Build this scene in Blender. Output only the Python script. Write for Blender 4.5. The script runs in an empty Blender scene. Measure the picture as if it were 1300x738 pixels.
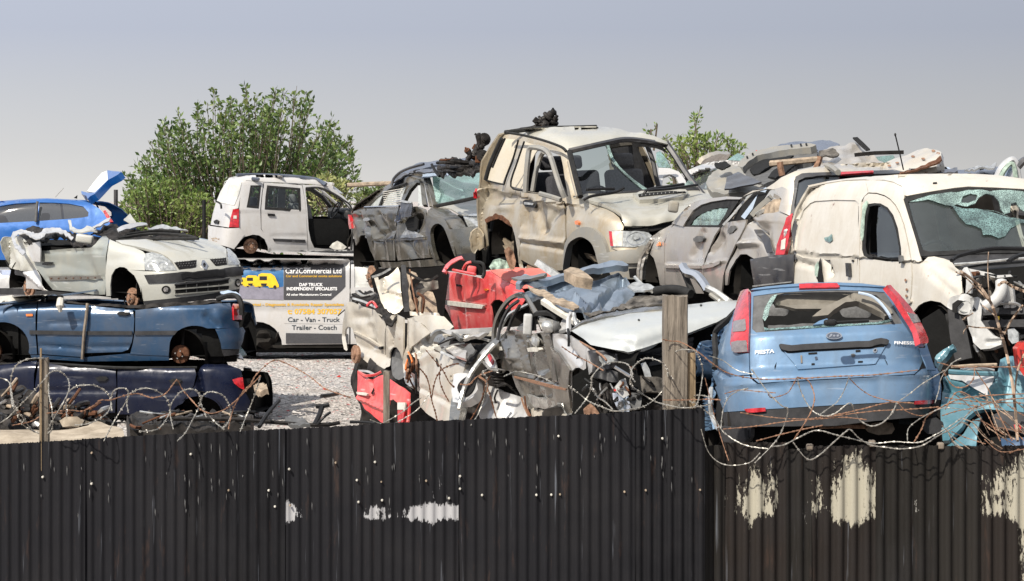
import bpy, bmesh, math, random
import numpy as np
from mathutils import Vector, Matrix, noise
from mathutils.geometry import delaunay_2d_cdt
random.seed(7)
SC = bpy.context.scene
COL = SC.collection
# ------------------------------------------------------------------ camera
FPX, CX, CY, EYE = 3000.0, 650.0, 250.0, 2.9      # focal length in photo pixels, horizon row, eye height
cam = bpy.data.objects.new('camera', bpy.data.cameras.new('camera'))
COL.objects.link(cam)
cam.location = (0, 0, EYE)
cam.rotation_euler = (math.radians(90), 0, 0)
cam.data.sensor_width = 36
cam.data.lens = 36 * FPX / 1300
cam.data.shift_y = (CY - 369) / 1300
cam.data.clip_end = 3000
cam.data.clip_start = 0.5
SC.camera = cam

DS = 1.0      # distance factor for the thing being built
def W(u, v, Y):
    Y = Y * DS
    return Vector(((u - CX) * Y / FPX, Y, EYE - (v - CY) * Y / FPX))
def P(s):
    return [tuple(float(a) for a in t.split(',')) for t in s.split()]
def ell(u, v, ru, rv, a0=0, a1=360, n=None):
    n = n or max(10, int(abs(a1 - a0) / 18))
    full = abs(a1 - a0) >= 359
    k = n if full else n + 1
    return [(u + ru * math.cos(math.radians(a0 + (a1 - a0) * i / n)), v - rv * math.sin(math.radians(a0 + (a1 - a0) * i / n))) for i in range(k)]
def smooth(pts, closed=True, k=4):
    out = []; n = len(pts)
    for i in range(n if closed else n - 1):
        g = lambda j: np.array(pts[j % n] if closed else pts[min(max(j, 0), n - 1)], float)
        p0, p1, p2, p3 = g(i - 1), g(i), g(i + 1), g(i + 2)
        for q in range(k):
            t = q / k
            out.append(tuple(.5 * (2 * p1 + (p2 - p0) * t + (2 * p0 - 5 * p1 + 4 * p2 - p3) * t * t + (3 * p1 - p0 - 3 * p2 + p3) * t ** 3)))
    if not closed: out.append(tuple(pts[-1]))
    return out

# ------------------------------------------------------------------ things and parts
def thing(name, label, cat, loc, group=None):
    o = bpy.data.objects.new(name, None); COL.objects.link(o)
    o.location = loc; o.empty_display_size = .3
    o['label'] = label; o['category'] = cat
    if group: o['group'] = group
    return o
def origin(o):
    v = Vector((0, 0, 0))
    while o is not None:
        v = v + Vector(o.location); o = o.parent
    return v
def mesh_obj(name, verts, faces, mat, parent=None, smooth_=True, label=None, cat=None, group=None, loc=None, mats=None, fmat=None):
    if parent is None:
        base = Vector(loc) if loc is not None else Vector(np.mean(np.array([tuple(v) for v in verts]), axis=0))
        if loc is None: base.z = min(v[2] for v in verts)
    else: base = origin(parent)
    me = bpy.data.meshes.new(name)
    me.from_pydata([(v[0] - base.x, v[1] - base.y, v[2] - base.z) for v in verts], [], faces)
    for m in (mats or [mat]): me.materials.append(m)
    if fmat is not None: me.polygons.foreach_set('material_index', fmat)
    if smooth_: me.polygons.foreach_set('use_smooth', [True] * len(me.polygons))
    me.update()
    if smooth_: me.set_sharp_from_angle(angle=math.radians(48))
    o = bpy.data.objects.new(name, me); COL.objects.link(o)
    if parent is not None: o.parent = parent
    else: o.location = base
    if label: o['label'] = label
    if cat: o['category'] = cat
    if group: o['group'] = group
    return o

# ------------------------------------------------------------------ body surfaces (a car shell as an implicit solid)
def rot(y, p, r):
    y, p, r = map(math.radians, (y, p, r))
    cy, sy, cp, sp, cr, sr = math.cos(y), math.sin(y), math.cos(p), math.sin(p), math.cos(r), math.sin(r)
    return np.array([[cy, -sy, 0], [sy, cy, 0], [0, 0, 1]]) @ np.array([[cp, 0, sp], [0, 1, 0], [-sp, 0, cp]]) @ np.array([[1, 0, 0], [0, cr, -sr], [0, sr, cr]])
class Body:
    def __init__(s, T, yaw, pitch, roll, hw, prof, belt=.9, tumble=.3, n=7, m=12, zm=.45, k=1.0, wheels=(1.25, -1.25), wz=.3, wr=.33, nr=None):
        k = k * DS; T = (T[0] * DS, T[1] * DS, EYE + (T[2] - EYE) * DS)
        s.T = np.array(T, float); s.R = rot(yaw, pitch, roll)
        prof = np.array(prof, float) * k
        s.hw, s.belt, s.tum, s.n, s.m, s.zm, s.k = hw * k, belt * k, tumble, n, m, zm * k, k
        s.nr = nr or n
        s.wheels = [w * k for w in wheels]; s.wz, s.wr = wz * k, wr * k
        d = []
        for a, b in zip(prof[:-1], prof[1:]):
            for t in np.linspace(0, 1, 500, endpoint=False): d.append(a + (b - a) * t)
        d.append(prof[-1]); d = np.array(d)
        s.x0, s.x1 = d[:, 0].min(), d[:, 0].max(); s.z1 = d[:, 1].max(); s.z0 = max(.12 * k, d[:, 1].min() - .05)
        gx = np.linspace(s.x0, s.x1, 260); s.gx = gx
        zt = np.array([d[np.abs(d[:, 0] - x) < (s.x1 - s.x0) / 200][:, 1].max(initial=s.z0 + .1) for x in gx])
        s.zt = zt
        s.gz = np.linspace(0, s.z1, 160)
        s.xf = np.array([d[d[:, 1] >= z - 1e-6][:, 0].max() for z in s.gz])
        s.xr = np.array([d[d[:, 1] >= z - 1e-6][:, 0].min() for z in s.gz])
        s.xc = 0.0
    def b(s, x, z):
        xf = np.interp(z, s.gz, s.xf); xr = np.interp(z, s.gz, s.xr); xc = np.clip((xf + xr) / 2, xr + .1, xf - .1)
        xi = np.where(x > xc, (x - xc) / (xf - xc), (xc - x) / (xc - xr))
        nn = np.where(x > xc, s.n, s.nr)
        f1 = (1 - np.clip(xi, 0, .9995) ** nn) ** (1 / nn)
        zt = np.interp(x, s.gx, s.zt)
        ze = np.clip((z - s.zm) / np.maximum(zt - s.zm, .05), 0, .9995)
        f2 = (1 - ze ** s.m) ** (1 / s.m)
        base = s.hw - s.tum * np.maximum(0, z - s.belt) - .07 * np.minimum(((z - .55 * s.k) / .5) ** 2, 1) * (z < .55 * s.k) - .02 * ((z - .55 * s.k) / .4) ** 2 * (z > .55 * s.k) * (z < s.belt) - .012 * (z >= s.belt)
        return base * f1 * f2
    def g(s, p):
        x, y, z = p[..., 0], p[..., 1], p[..., 2]
        zt = np.interp(x, s.gx, s.zt); xf = np.interp(z, s.gz, s.xf); xr = np.interp(z, s.gz, s.xr)
        return np.minimum.reduce([s.b(np.clip(x, s.x0, s.x1), np.clip(z, 0, s.z1)) - np.abs(y), zt - z, xf - x, x - xr, z - s.z0])
    def local(s, Pw): return (Pw - s.T) @ s.R
    def world(s, Pl): return Pl @ s.R.T + s.T
    def map(s, uv):
        uv = np.array(uv, float)
        d = np.stack([(uv[:, 0] - CX) / FPX, np.ones(len(uv)), -(uv[:, 1] - CY) / FPX], 1)
        o = np.array([0, 0, EYE])
        ol = (o - s.T) @ s.R; dl = d @ s.R
        lo = np.array([s.x0, -s.hw, s.z0 - .1]) - .1; hi = np.array([s.x1, s.hw, s.z1]) + .1
        with np.errstate(divide='ignore', invalid='ignore'):
            t1 = (lo - ol) / dl; t2 = (hi - ol) / dl
        ta = np.minimum(t1, t2).max(1); tb = np.maximum(t1, t2).min(1)
        tc = s.T[1]
        miss = ta > tb
        ta = np.where(miss, tc - 2.2, ta); tb = np.where(miss, tc + 2.2, tb)
        n = 70
        ts = ta[:, None] + (tb - ta)[:, None] * np.linspace(0, 1, n)[None]
        G = s.g(ol + ts[..., None] * dl[:, None, :])
        pos = G > 0
        hit = pos.any(1); i = pos.argmax(1); ii = np.arange(len(uv))
        tlo = ts[ii, np.maximum(i - 1, 0)]; thi = ts[ii, i]
        for _ in range(14):
            tm = (tlo + thi) / 2
            ins = s.g(ol + tm[:, None] * dl) > 0
            thi = np.where(ins, tm, thi); tlo = np.where(ins, tlo, tm)
        im = G.argmax(1)
        t = np.where(hit, thi, ts[ii, im])
        pl = ol + t[:, None] * dl
        # outward normal from the gradient of the solid
        e = .02; N = np.zeros_like(pl)
        for k in range(3):
            q = np.zeros(3); q[k] = e
            N[:, k] = s.g(pl - q) - s.g(pl + q)
        flat = np.linalg.norm(N, axis=1) < 1e-6
        N[flat] = -dl[flat]
        N /= np.linalg.norm(N, axis=1)[:, None] + 1e-9
        return s.world(pl), N @ s.R.T
    def mirror(s, Pw):
        l = s.local(Pw); l[:, 1] *= -1; return s.world(l)
    def pt(s, x, y, z):
        return Vector(s.world(np.array([[x * s.k, y * s.k, z * s.k]]))[0])

class Sheet:
    """a free piece of metal: distance at some control points, blended smoothly between them"""
    def __init__(s, ctrl, bend=1.0):
        c = np.array(ctrl, float) * [1, 1, DS]; s.c = c
        A = np.c_[c[:, :2], np.ones(len(c))]
        if len(c) >= 3: s.a = np.linalg.lstsq(A, c[:, 2], rcond=None)[0]
        else: s.a = np.array([0, 0, c[:, 2].mean()])
        s.res = c[:, 2] - A @ s.a; s.bend = bend
    def Y(s, uv):
        y = uv @ s.a[:2] + s.a[2]
        if np.abs(s.res).max() > 1e-4:
            d = ((uv[:, None, :] - s.c[None, :, :2]) ** 2).sum(2) + 30.
            w = 1 / d; y = y + s.bend * (w * s.res).sum(1) / w.sum(1)
        return y
    def pos(s, uv):
        Y = s.Y(uv)
        return np.stack([(uv[:, 0] - CX) * Y / FPX, Y, EYE - (uv[:, 1] - CY) * Y / FPX], 1)
    def map(s, uv):
        uv = np.array(uv, float); p = s.pos(uv); a = s.pos(uv + [2, 0]) - p; b = s.pos(uv + [0, 2]) - p
        N = np.cross(b, a); N /= np.linalg.norm(N, axis=1)[:, None] + 1e-9
        N *= np.sign(-N[:, 1])[:, None] + (N[:, 1:2] == 0)
        return p, N

def inpoly(pts, poly):
    x, y = pts[:, 0], pts[:, 1]; c = np.zeros(len(pts), bool); q = np.array(poly); j = len(q) - 1
    for i in range(len(q)):
        xi, yi = q[i]; xj, yj = q[j]
        if yi != yj:
            c ^= ((yi > y) != (yj > y)) & (x < (xj - xi) * (y - yi) / (yj - yi) + xi)
        j = i
    return c
def densify(poly, sp):
    out = []
    for a, b in zip(poly, poly[1:] + poly[:1]):
        n = max(1, int(math.hypot(b[0] - a[0], b[1] - a[1]) / sp))
        for i in range(n): out.append((a[0] + (b[0] - a[0]) * i / n, a[1] + (b[1] - a[1]) * i / n))
    return out
def triangulate(poly, holes, sp):
    rings = [densify(poly, sp)] + [densify(h, sp) for h in holes]
    pts = []; edges = []
    for r in rings:
        b = len(pts); pts += r; edges += [(b + i, b + (i + 1) % len(r)) for i in range(len(r))]
    q = np.array(rings[0]); lo, hi = q.min(0), q.max(0)
    g = []
    rr = 0; y = lo[1] + sp / 2
    rnd = random.Random(int(lo[0] * 7 + lo[1] * 13))
    while y < hi[1]:
        x = lo[0] + (sp / 2 if rr % 2 else 0)
        while x < hi[0]:
            g.append((x + rnd.uniform(-.12, .12) * sp, y + rnd.uniform(-.12, .12) * sp)); x += sp
        y += sp * .87; rr += 1
    if g:
        g = np.array(g); k = inpoly(g, rings[0])
        for h in rings[1:]: k &= ~inpoly(g, h)
        g = g[k]
        allb = np.array([p for r in rings for p in r])
        if len(g):
            d = np.sqrt(((g[:, None, :] - allb[None]) ** 2).sum(2)).min(1)
            g = g[d > sp * .45]
        pts += [tuple(p) for p in g]
    r = delaunay_2d_cdt([Vector(p) for p in pts], edges, [], 0, 1e-4)
    V = np.array([tuple(v) for v in r[0]]); Fc = np.array(r[2])
    c = V[Fc].mean(1); k = inpoly(c, rings[0])
    for h in rings[1:]: k &= ~inpoly(c, h)
    return V, Fc[k]

def crumple(P_, amp, size, seed=0):
    out = np.zeros(len(P_))
    off = Vector((seed * 3.7, seed * 1.9, seed * 5.3))
    for i, p in enumerate(P_):
        q = Vector((p[0], p[1], p[2] * .6)) / size + off
        d = noise.voronoi(q)[0]
        e = noise.voronoi(q * 2.7 + Vector((4, 1, 2)))[0]
        out[i] = (d[0] - .45) * 1.3 + .45 * noise.noise(q * 2.1) - .6 * max(0, .18 - (d[1] - d[0])) + .28 * (e[0] - .4) - .5 * max(0, .12 - (e[1] - e[0]))
    return out * amp
def panel(S, name, poly, mat, parent, holes=(), off=0.0, rim=.018, sp=3.0, crush=None, dents=(), creases=(), mirror=False, label=None, wave=.004, flat=False, cat=None, group=None, back=False):
    if isinstance(poly, str): poly = P(poly)
    holes = [P(h) if isinstance(h, str) else h for h in holes]
    V, Fc = triangulate(poly, holes, sp)
    if len(Fc) == 0: return None
    Pw, N = S.map(V)
    d = np.full(len(V), float(off))
    if wave:
        d += np.array([noise.noise(Vector(p) * 1.7) for p in Pw]) * wave
    if crush: d += crumple(Pw, *crush)
    for (u, v, ru, rv, dep) in dents:
        d -= dep * np.exp(-((V[:, 0] - u) / ru) ** 2 - ((V[:, 1] - v) / rv) ** 2)
    for (u1, v1, u2, v2, w, dep) in creases:
        a = np.array([u1, v1]); b = np.array([u2, v2]); t = np.clip(((V - a) @ (b - a)) / ((b - a) @ (b - a)), 0, 1)
        dist = np.linalg.norm(V - (a + t[:, None] * (b - a)), axis=1)
        d -= dep * np.clip(1 - dist / w, 0, 1)
    Pw = Pw + N * d[:, None]
    fn = np.cross(Pw[Fc[:, 1]] - Pw[Fc[:, 0]], Pw[Fc[:, 2]] - Pw[Fc[:, 0]])
    if (fn * N[Fc[:, 0]]).sum() < 0: Fc = Fc[:, ::-1]
    faces = [tuple(int(i) for i in f) for f in Fc]
    nv = len(V); extra = []
    if rim:
        cnt = {}
        for f in faces:
            for a, b in ((f[0], f[1]), (f[1], f[2]), (f[2], f[0])):
                cnt.setdefault((min(a, b), max(a, b)), []).append((a, b))
        bd = [e[0] for e in cnt.values() if len(e) == 1]
        idx = {}
        for a, b in bd:
            for q in (a, b):
                if q not in idx:
                    idx[q] = nv + len(extra); extra.append(Pw[q] - N[q] * .0003); extra.append(Pw[q] - N[q] * rim)
            faces.append((idx[a], idx[a] + 1, idx[b] + 1, idx[b]))
    AV = np.vstack([Pw] + ([np.array(extra)] if extra else []))
    o = mesh_obj(name, AV, faces, mat, parent, label=label, cat=cat, group=group, smooth_=not flat)
    if mirror:
        m = mesh_obj(name, S.mirror(AV.copy()), [tuple(reversed(f)) for f in faces], mat, parent)
    return o
def trim(B, t, poly, holes=(), off=-.05, mat='plastic_dark', sp=5):
    """dark inner trim behind a pierced body side, on both sides of the car"""
    return panel(B, 'inner_trim', poly, M[mat], t, holes=holes, off=off, rim=0, sp=sp, mirror=True, wave=0)

# ------------------------------------------------------------------ solid helpers
class MB:
    def __init__(s): s.v = []; s.f = []
    def add(s, v, f):
        b = len(s.v); s.v += [Vector(q) for q in v]; s.f += [tuple(i + b for i in g) for g in f]; return s
    def box(s, c, size, R=None, bevel=0.0):
        R = R if R is not None else Matrix.Identity(3); c = Vector(c); hx, hy, hz = [q / 2 for q in size]
        if bevel <= 0:
            v = [c + R @ Vector((x * hx, y * hy, z * hz)) for x in (-1, 1) for y in (-1, 1) for z in (-1, 1)]
            return s.add(v, [(0, 1, 3, 2), (4, 6, 7, 5), (0, 4, 5, 1), (2, 3, 7, 6), (0, 2, 6, 4), (1, 5, 7, 3)])
        v = []; f = []; b = min(bevel, hx * .98, hy * .98, hz * .98)
        n = 3
        bm = bmesh.new(); bmesh.ops.create_cube(bm, size=2)
        for q in bm.verts: q.co = Vector((q.co.x * hx, q.co.y * hy, q.co.z * hz))
        bmesh.ops.bevel(bm, geom=list(bm.edges), offset=b, segments=n, profile=.5, affect='EDGES')
        bm.verts.index_update()
        v = [c + R @ q.co for q in bm.verts]; f = [tuple(q.index for q in g.verts) for g in bm.faces]; bm.free()
        return s.add(v, f)
    def tube(s, pts, r, n=6, cap=True):
        pts = [Vector(p) for p in pts]; rr = r if isinstance(r, (list, tuple)) else [r] * len(pts)
        v = []; f = []; up = None
        for i, p in enumerate(pts):
            d = (pts[min(i + 1, len(pts) - 1)] - pts[max(i - 1, 0)])
            if d.length < 1e-9: d = Vector((0, 0, 1))
            d.normalize()
            if up is None: up = d.orthogonal().normalized()
            up = (up - d * up.dot(d)); up = up.normalized() if up.length > 1e-6 else d.orthogonal().normalized()
            sd = d.cross(up)
            for k in range(n):
                a = 2 * math.pi * k / n
                v.append(p + (up * math.cos(a) + sd * math.sin(a)) * rr[i])
        for i in range(len(pts) - 1):
            for k in range(n):
                f.append((i * n + k, i * n + (k + 1) % n, (i + 1) * n + (k + 1) % n, (i + 1) * n + k))
        if cap: f.append(tuple(range(n))[::-1]); f.append(tuple((len(pts) - 1) * n + k for k in range(n)))
        return s.add(v, f)
    def disc(s, c, ax, prof, n=24):
        """lathe: prof = [(radius, offset along axis)]"""
        c = Vector(c); ax = Vector(ax).normalized(); a = ax.orthogonal().normalized(); b = ax.cross(a)
        v = []; f = []
        for r, h in prof:
            for k in range(n):
                t = 2 * math.pi * k / n; v.append(c + ax * h + (a * math.cos(t) + b * math.sin(t)) * r)
        for i in range(len(prof) - 1):
            for k in range(n): f.append((i * n + k, i * n + (k + 1) % n, (i + 1) * n + (k + 1) % n, (i + 1) * n + k))
        f.append(tuple(range(n))[::-1]); f.append(tuple((len(prof) - 1) * n + k for k in range(n)))
        return s.add(v, f)
    def build(s, name, mat, parent=None, **k):
        if 'smooth_' not in k: k['smooth_'] = False
        return mesh_obj(name, s.v, s.f, mat, parent, **k)
def tubepx(pts, r, k=4, n=6):
    """pts: (u, v, distance) control points -> smooth tube"""
    return MB().tube([W(*p) for p in smooth(pts, False, k)], r, n)

def ground_z(x, y): return 0.0
# ------------------------------------------------------------------ inner structure shared by all wrecks
def lining(B, parent, top=None, xa=None, xb=None, mat=None, arches=True):
    """dark inner shell: inner side walls with wheel openings, floor, bulkheads and wheel housings"""
    mat = mat or M['inner']; top = (top or .84) * B.k
    mb = MB(); nx = 60; xs = np.linspace(B.x0 + .06 if xa is None else xa * B.k, B.x1 - .08 if xb is None else xb * B.k, nx)
    zs = np.linspace(.22 * B.k, top, 12)
    X, Z = np.meshgrid(xs, zs, indexing='ij')
    zt = np.interp(X, B.gx, B.zt) - .05; Zc = np.minimum(Z, zt)
    Yb = np.maximum(B.b(X, Zc) - .11, .05)
    for sg in (-1, 1):
        w = B.world(np.stack([X, sg * Yb, Zc], -1).reshape(-1, 3))
        f = []
        for i in range(nx - 1):
            for j in range(11):
                xm = (xs[i] + xs[i + 1]) / 2; z_ = (zs[j] + zs[j + 1]) / 2
                if arches and any(math.hypot(xm - wx, z_ - B.wz) < B.wr + .03 for wx in B.wheels): continue
                f.append((i * 12 + j, i * 12 + j + 1, (i + 1) * 12 + j + 1, (i + 1) * 12 + j))
        mb.add(w, f)
    fl = []
    for x in xs:
        y = float(B.b(np.array(x), np.array(.45 * B.k))) - .08
        fl += [(x, -y, .3 * B.k), (x, y, .3 * B.k)]
    mb.add(B.world(np.array(fl)), [(2 * i, 2 * i + 1, 2 * i + 3, 2 * i + 2) for i in range(nx - 1)])
    for x in (xs[2], xs[-3], .85 * B.k, -1.0 * B.k):
        if not xs[0] < x < xs[-1]: continue
        tt = min(top, float(np.interp(x, B.gx, B.zt)) - .06)
        if x in (xs[2], xs[-3]): tt = min(tt, .6 * B.k)
        y = float(B.b(np.array(x), np.array(.6 * B.k))) - .07
        mb.add(B.world(np.array([(x, -y, .25), (x, y, .25), (x, y, tt), (x, -y, tt)])), [(0, 1, 2, 3)])
    mb.build('inner_shell', mat, parent)
    if arches:
        for wx in B.wheels:
            for sg in (-1, 1):
                m2 = MB(); v = []; R0 = B.wr + .02; n = 16
                y0 = float(B.b(np.array(wx), np.array(B.wz + .2))) - .02; y1 = y0 - .42
                for k in range(n + 1):
                    a = math.pi * 1.16 * k / n - .25
                    for yy in (y0, y1): v.append((wx + R0 * math.cos(a), sg * yy, B.wz + R0 * math.sin(a)))
                v.append((wx, sg * y1, B.wz))
                f = [(2 * k, 2 * k + 1, 2 * k + 3, 2 * k + 2) for k in range(n)] + [(2 * k + 1, 2 * n + 2, 2 * k + 3) for k in range(n)]
                m2.add(B.world(np.array(v)), f).build('wheel_housing', M['housing'], parent, smooth_=True)
def hub(B, parent, wx, sg, drop=0.0, r=.135, inset=.14, dx=0.0, drum=False, mat=None):
    wx = B.wheels[wx] / B.k
    y = sg * (B.hw / B.k - inset); c = B.pt(wx + dx, y, B.wz / B.k + drop)
    ax = B.pt(wx + dx, y + sg * .2, B.wz / B.k + drop) - c
    o = MB().disc(c, ax, [(r * .96, -.03), (r, -.022), (r, .0), (r * .95, .004), (r * .62, .004), (r * .58, .03), (r * .5, .038), (r * .26, .04), (r * .24, .065), (.01, .067)] if not drum else
             [(r, -.06), (r, -.005), (r * .93, .004), (r * .5, .01), (r * .28, .012), (r * .26, .045), (.01, .047)], 28).build('brake_disc', mat or M['rust'], parent)
    m = MB(); axn = ax.normalized(); a = axn.orthogonal().normalized(); b = axn.cross(a)
    for k in range(4):
        t = math.pi / 2 * k + .4; q = c + (a * math.cos(t) + b * math.sin(t)) * r * .42 + axn * .035
        MB().tube([q, q + axn * .03], .009, 6).build('wheel_stud', M['steel'], o)
    m = MB(); p0 = B.pt(wx + dx, y - sg * .07, B.wz / B.k + drop); p1 = B.pt(wx + dx - .03, y - sg * .16, B.wz / B.k + .5)
    m.tube([p0, (p0 + p1) / 2, p1], [.03, .026, .032], 8); m.tube([p0, B.pt(wx + dx + .25, y - sg * .3, B.wz / B.k - .02 + drop / 2)], .022, 6)
    m.tube([p0, B.pt(wx + dx, y - sg * .45, B.wz / B.k)], .025, 6)
    m.build('suspension_arm', M['greasy'], parent)
def seat(B, parent, x, y, mat, h=.0, s=1.0, z=.32, lean=.22):
    Rw = Matrix(B.R.tolist())
    lean_m = Rw @ Matrix.Rotation(-lean, 3, 'Y')
    o = MB().box(B.pt(x, y, z + .12), (.5 * s, .48 * s, .16), Rw, .06).build('seat_cushion', mat, parent, smooth_=True)
    MB().box(B.pt(x - .28, y, z + .45), (.14, .47 * s, .58), lean_m, .06).build('seat_back', mat, parent, smooth_=True)
    k = MB().box(B.pt(x - .36, y, z + .82), (.1, .27 * s, .18), lean_m, .045)
    k.build('headrest', mat, parent, smooth_=True)
def steering(B, parent, x, y, z):
    c = B.pt(x, y, z); ax = (B.pt(x - .9, y, z + .45) - c).normalized(); a = ax.orthogonal().normalized(); b = ax.cross(a)
    r = .18; m = MB(); m.tube([c + (a * math.cos(t) + b * math.sin(t)) * r for t in [i * math.pi / 12 for i in range(25)]], .014, 6)
    for t in (0.3, 2.4, 4.5): m.tube([c - ax * .03, c + (a * math.cos(t) + b * math.sin(t)) * r], .012, 5)
    m.tube([c, c - ax * .3], .03, 6)
    m.build('steering_wheel', M['black'], parent, smooth_=True)
def dash(B, parent, x, z, w=.62, mat=None):
    Rw = Matrix(B.R.tolist())
    MB().box(B.pt(x, 0, z - .1), (.34, 2 * w * B.k, .26), Rw, .07).build('dashboard', mat or M['plastic_grey'], parent, smooth_=True)

def text_on(S, body, u, v, h, mat, parent, width=None, off=.006, align='CENTER', bold=0.0, shear=0, vslope=0.0, ext=0.0):
    cu = bpy.data.curves.new('lettering', 'FONT'); cu.body = body; cu.size = 1; cu.align_x = align; cu.align_y = 'CENTER'
    cu.offset = bold; cu.shear = shear; cu.resolution_u = 3
    t = bpy.data.objects.new('tmp', cu); COL.objects.link(t)
    bpy.context.view_layer.update()
    dg = bpy.context.evaluated_depsgraph_get(); me = t.evaluated_get(dg).to_mesh()
    vs = np.array([tuple(q.co) for q in me.vertices]); fs = [tuple(p.vertices) for p in me.polygons]
    t.evaluated_get(dg).to_mesh_clear(); bpy.data.objects.remove(t)
    w = vs[:, 0].max() - vs[:, 0].min(); hh = vs[:, 1].max() - vs[:, 1].min()
    sy = h / .72; sx = sy if width is None else width / w
    c = (vs[:, 0].max() + vs[:, 0].min()) / 2
    U = u + (vs[:, 0] - (c if align == 'CENTER' else 0)) * sx
    Vv = v - vs[:, 1] * sy + (U - u) * vslope
    Pw, N = S.map(np.stack([U, Vv], 1))
    return mesh_obj('lettering', Pw + N * off, fs, mat, parent, smooth_=False)
# ------------------------------------------------------------------ materials
M = {}
def nt(name):
    m = bpy.data.materials.new(name); m.use_nodes = True; t = m.node_tree; t.nodes.clear()
    out = t.nodes.new('ShaderNodeOutputMaterial'); return m, t, out
def N_(t, typ, **k):
    n = t.nodes.new(typ)
    for a, b in k.items():
        if a in n.inputs.keys() if hasattr(n.inputs, 'keys') else False: n.inputs[a].default_value = b
        else: setattr(n, a, b)
    return n
def ramp(t, src, stops):
    r = t.nodes.new('ShaderNodeValToRGB'); e = r.color_ramp.elements
    while len(e) < len(stops): e.new(.5)
    for i, (p, c) in enumerate(stops):
        e[i].position = p; e[i].color = (c, c, c, 1) if isinstance(c, (int, float)) else (*c, 1)
    t.links.new(src, r.inputs[0]); return r.outputs[0]
def noise_n(t, scale, detail=4, rough=.6, vec=None, dist=0.0):
    n = t.nodes.new('ShaderNodeTexNoise'); n.inputs['Scale'].default_value = scale; n.inputs['Detail'].default_value = detail
    n.inputs['Roughness'].default_value = rough; n.inputs['Distortion'].default_value = dist
    if vec is not None: t.links.new(vec, n.inputs['Vector'])
    return n.outputs['Fac']
def coord(t, sc=(1, 1, 1)):
    g = t.nodes.new('ShaderNodeNewGeometry'); mp = t.nodes.new('ShaderNodeMapping'); mp.inputs['Scale'].default_value = sc
    t.links.new(g.outputs['Position'], mp.inputs['Vector']); return mp.outputs['Vector']
def mixc(t, fac, a, b):
    m = t.nodes.new('ShaderNodeMix'); m.data_type = 'RGBA'
    for s, x in ((0, fac), (6, a), (7, b)):
        if hasattr(x, 'is_linked') or hasattr(x, 'links'): t.links.new(x, m.inputs[s])
        elif s == 0: m.inputs[0].default_value = x
        else: m.inputs[s].default_value = (*x, 1)
    return m.outputs[2]
def bsdf(t, out, **k):
    b = t.nodes.new('ShaderNodeBsdfPrincipled')
    for a, v in k.items():
        a = a.replace('_', ' ')
        if hasattr(v, 'links'): t.links.new(v, b.inputs[a])
        else: b.inputs[a].default_value = (*v, 1) if isinstance(v, tuple) else v
    t.links.new(b.outputs[0], out.inputs[0]); return b
def bump(t, b, h, strength=.3, dist=.02):
    n = t.nodes.new('ShaderNodeBump'); n.inputs['Strength'].default_value = strength; n.inputs['Distance'].default_value = dist
    t.links.new(h, n.inputs['Height']); t.links.new(n.outputs[0], b.inputs['Normal']); return n
def paint(name, col, metal=0.0, rough=.32, dirt=.5, dirtcol=(.26, .2, .14), rust=0.0, coat=.6, scratch=.3, spec=.5, bumpy=.25):
    m, t, out = nt(name); v = coord(t)
    big = noise_n(t, 2.2, 6, .65, v, .6); fine = noise_n(t, 26, 5, .7, v)
    vs = coord(t, (3, 3, 26)); st = noise_n(t, 1.0, 5, .7, coord(t, (4, 4, 1.6)), .5)
    mul = t.nodes.new('ShaderNodeMath'); mul.operation = 'MULTIPLY'; t.links.new(big, mul.inputs[0]); t.links.new(st, mul.inputs[1])
    dm = ramp(t, mul.outputs[0], [(.17, 0.0), (.42, min(1, dirt))])
    c = mixc(t, dm, col, dirtcol)
    sp = ramp(t, fine, [(.58, 0.0), (.72, min(1, dirt * .6))]); c = mixc(t, sp, c, tuple(x * .75 for x in dirtcol))
    if scratch:
        sn = noise_n(t, 1.0, 3, .5, vs, .3); sm = ramp(t, sn, [(.655, 0.0), (.69, scratch)])
        c = mixc(t, sm, c, tuple(min(.8, x * .5 + .32) for x in col))
    if rust:
        rn = noise_n(t, 5.5, 8, .7, v); rm = ramp(t, rn, [(.68 - rust * .12, 0.0), (.72 - rust * .1, 1.0)])
        c = mixc(t, rm, c, (.16, .055, .02))
    rg = t.nodes.new('ShaderNodeMapRange'); t.links.new(mul.outputs[0], rg.inputs[0]); rg.inputs[1].default_value = .15; rg.inputs[2].default_value = .4
    rg.inputs[3].default_value = rough; rg.inputs[4].default_value = min(.85, rough + .35)
    b = bsdf(t, out, Base_Color=c, Metallic=metal, Roughness=rg.outputs[0], Coat_Weight=coat, Coat_Roughness=.12, Specular_IOR_Level=spec)
    bn = noise_n(t, 6, 2, .5, v); bump(t, b, bn, bumpy, .02)
    M[name] = m; return m
def plain(name, col, rough=.6, metal=0.0, var=.3, scale=12, bmp=.2, coat=0.0, col2=None):
    spec = .5 if max(col) > .12 or coat else .18
    m, t, out = nt(name); v = coord(t); n = noise_n(t, scale, 5, .65, v)
    c = mixc(t, ramp(t, n, [(.3, 0.0), (.7, 1.0)]), tuple(x * (1 - var) for x in col), col2 or tuple(min(.9, x * (1 + var)) for x in col))
    b = bsdf(t, out, Base_Color=c, Metallic=metal, Roughness=rough, Coat_Weight=coat, Specular_IOR_Level=spec)
    if bmp: bump(t, b, noise_n(t, scale * 2.5, 4, .6, v), bmp, .01)
    M[name] = m; return m
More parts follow.
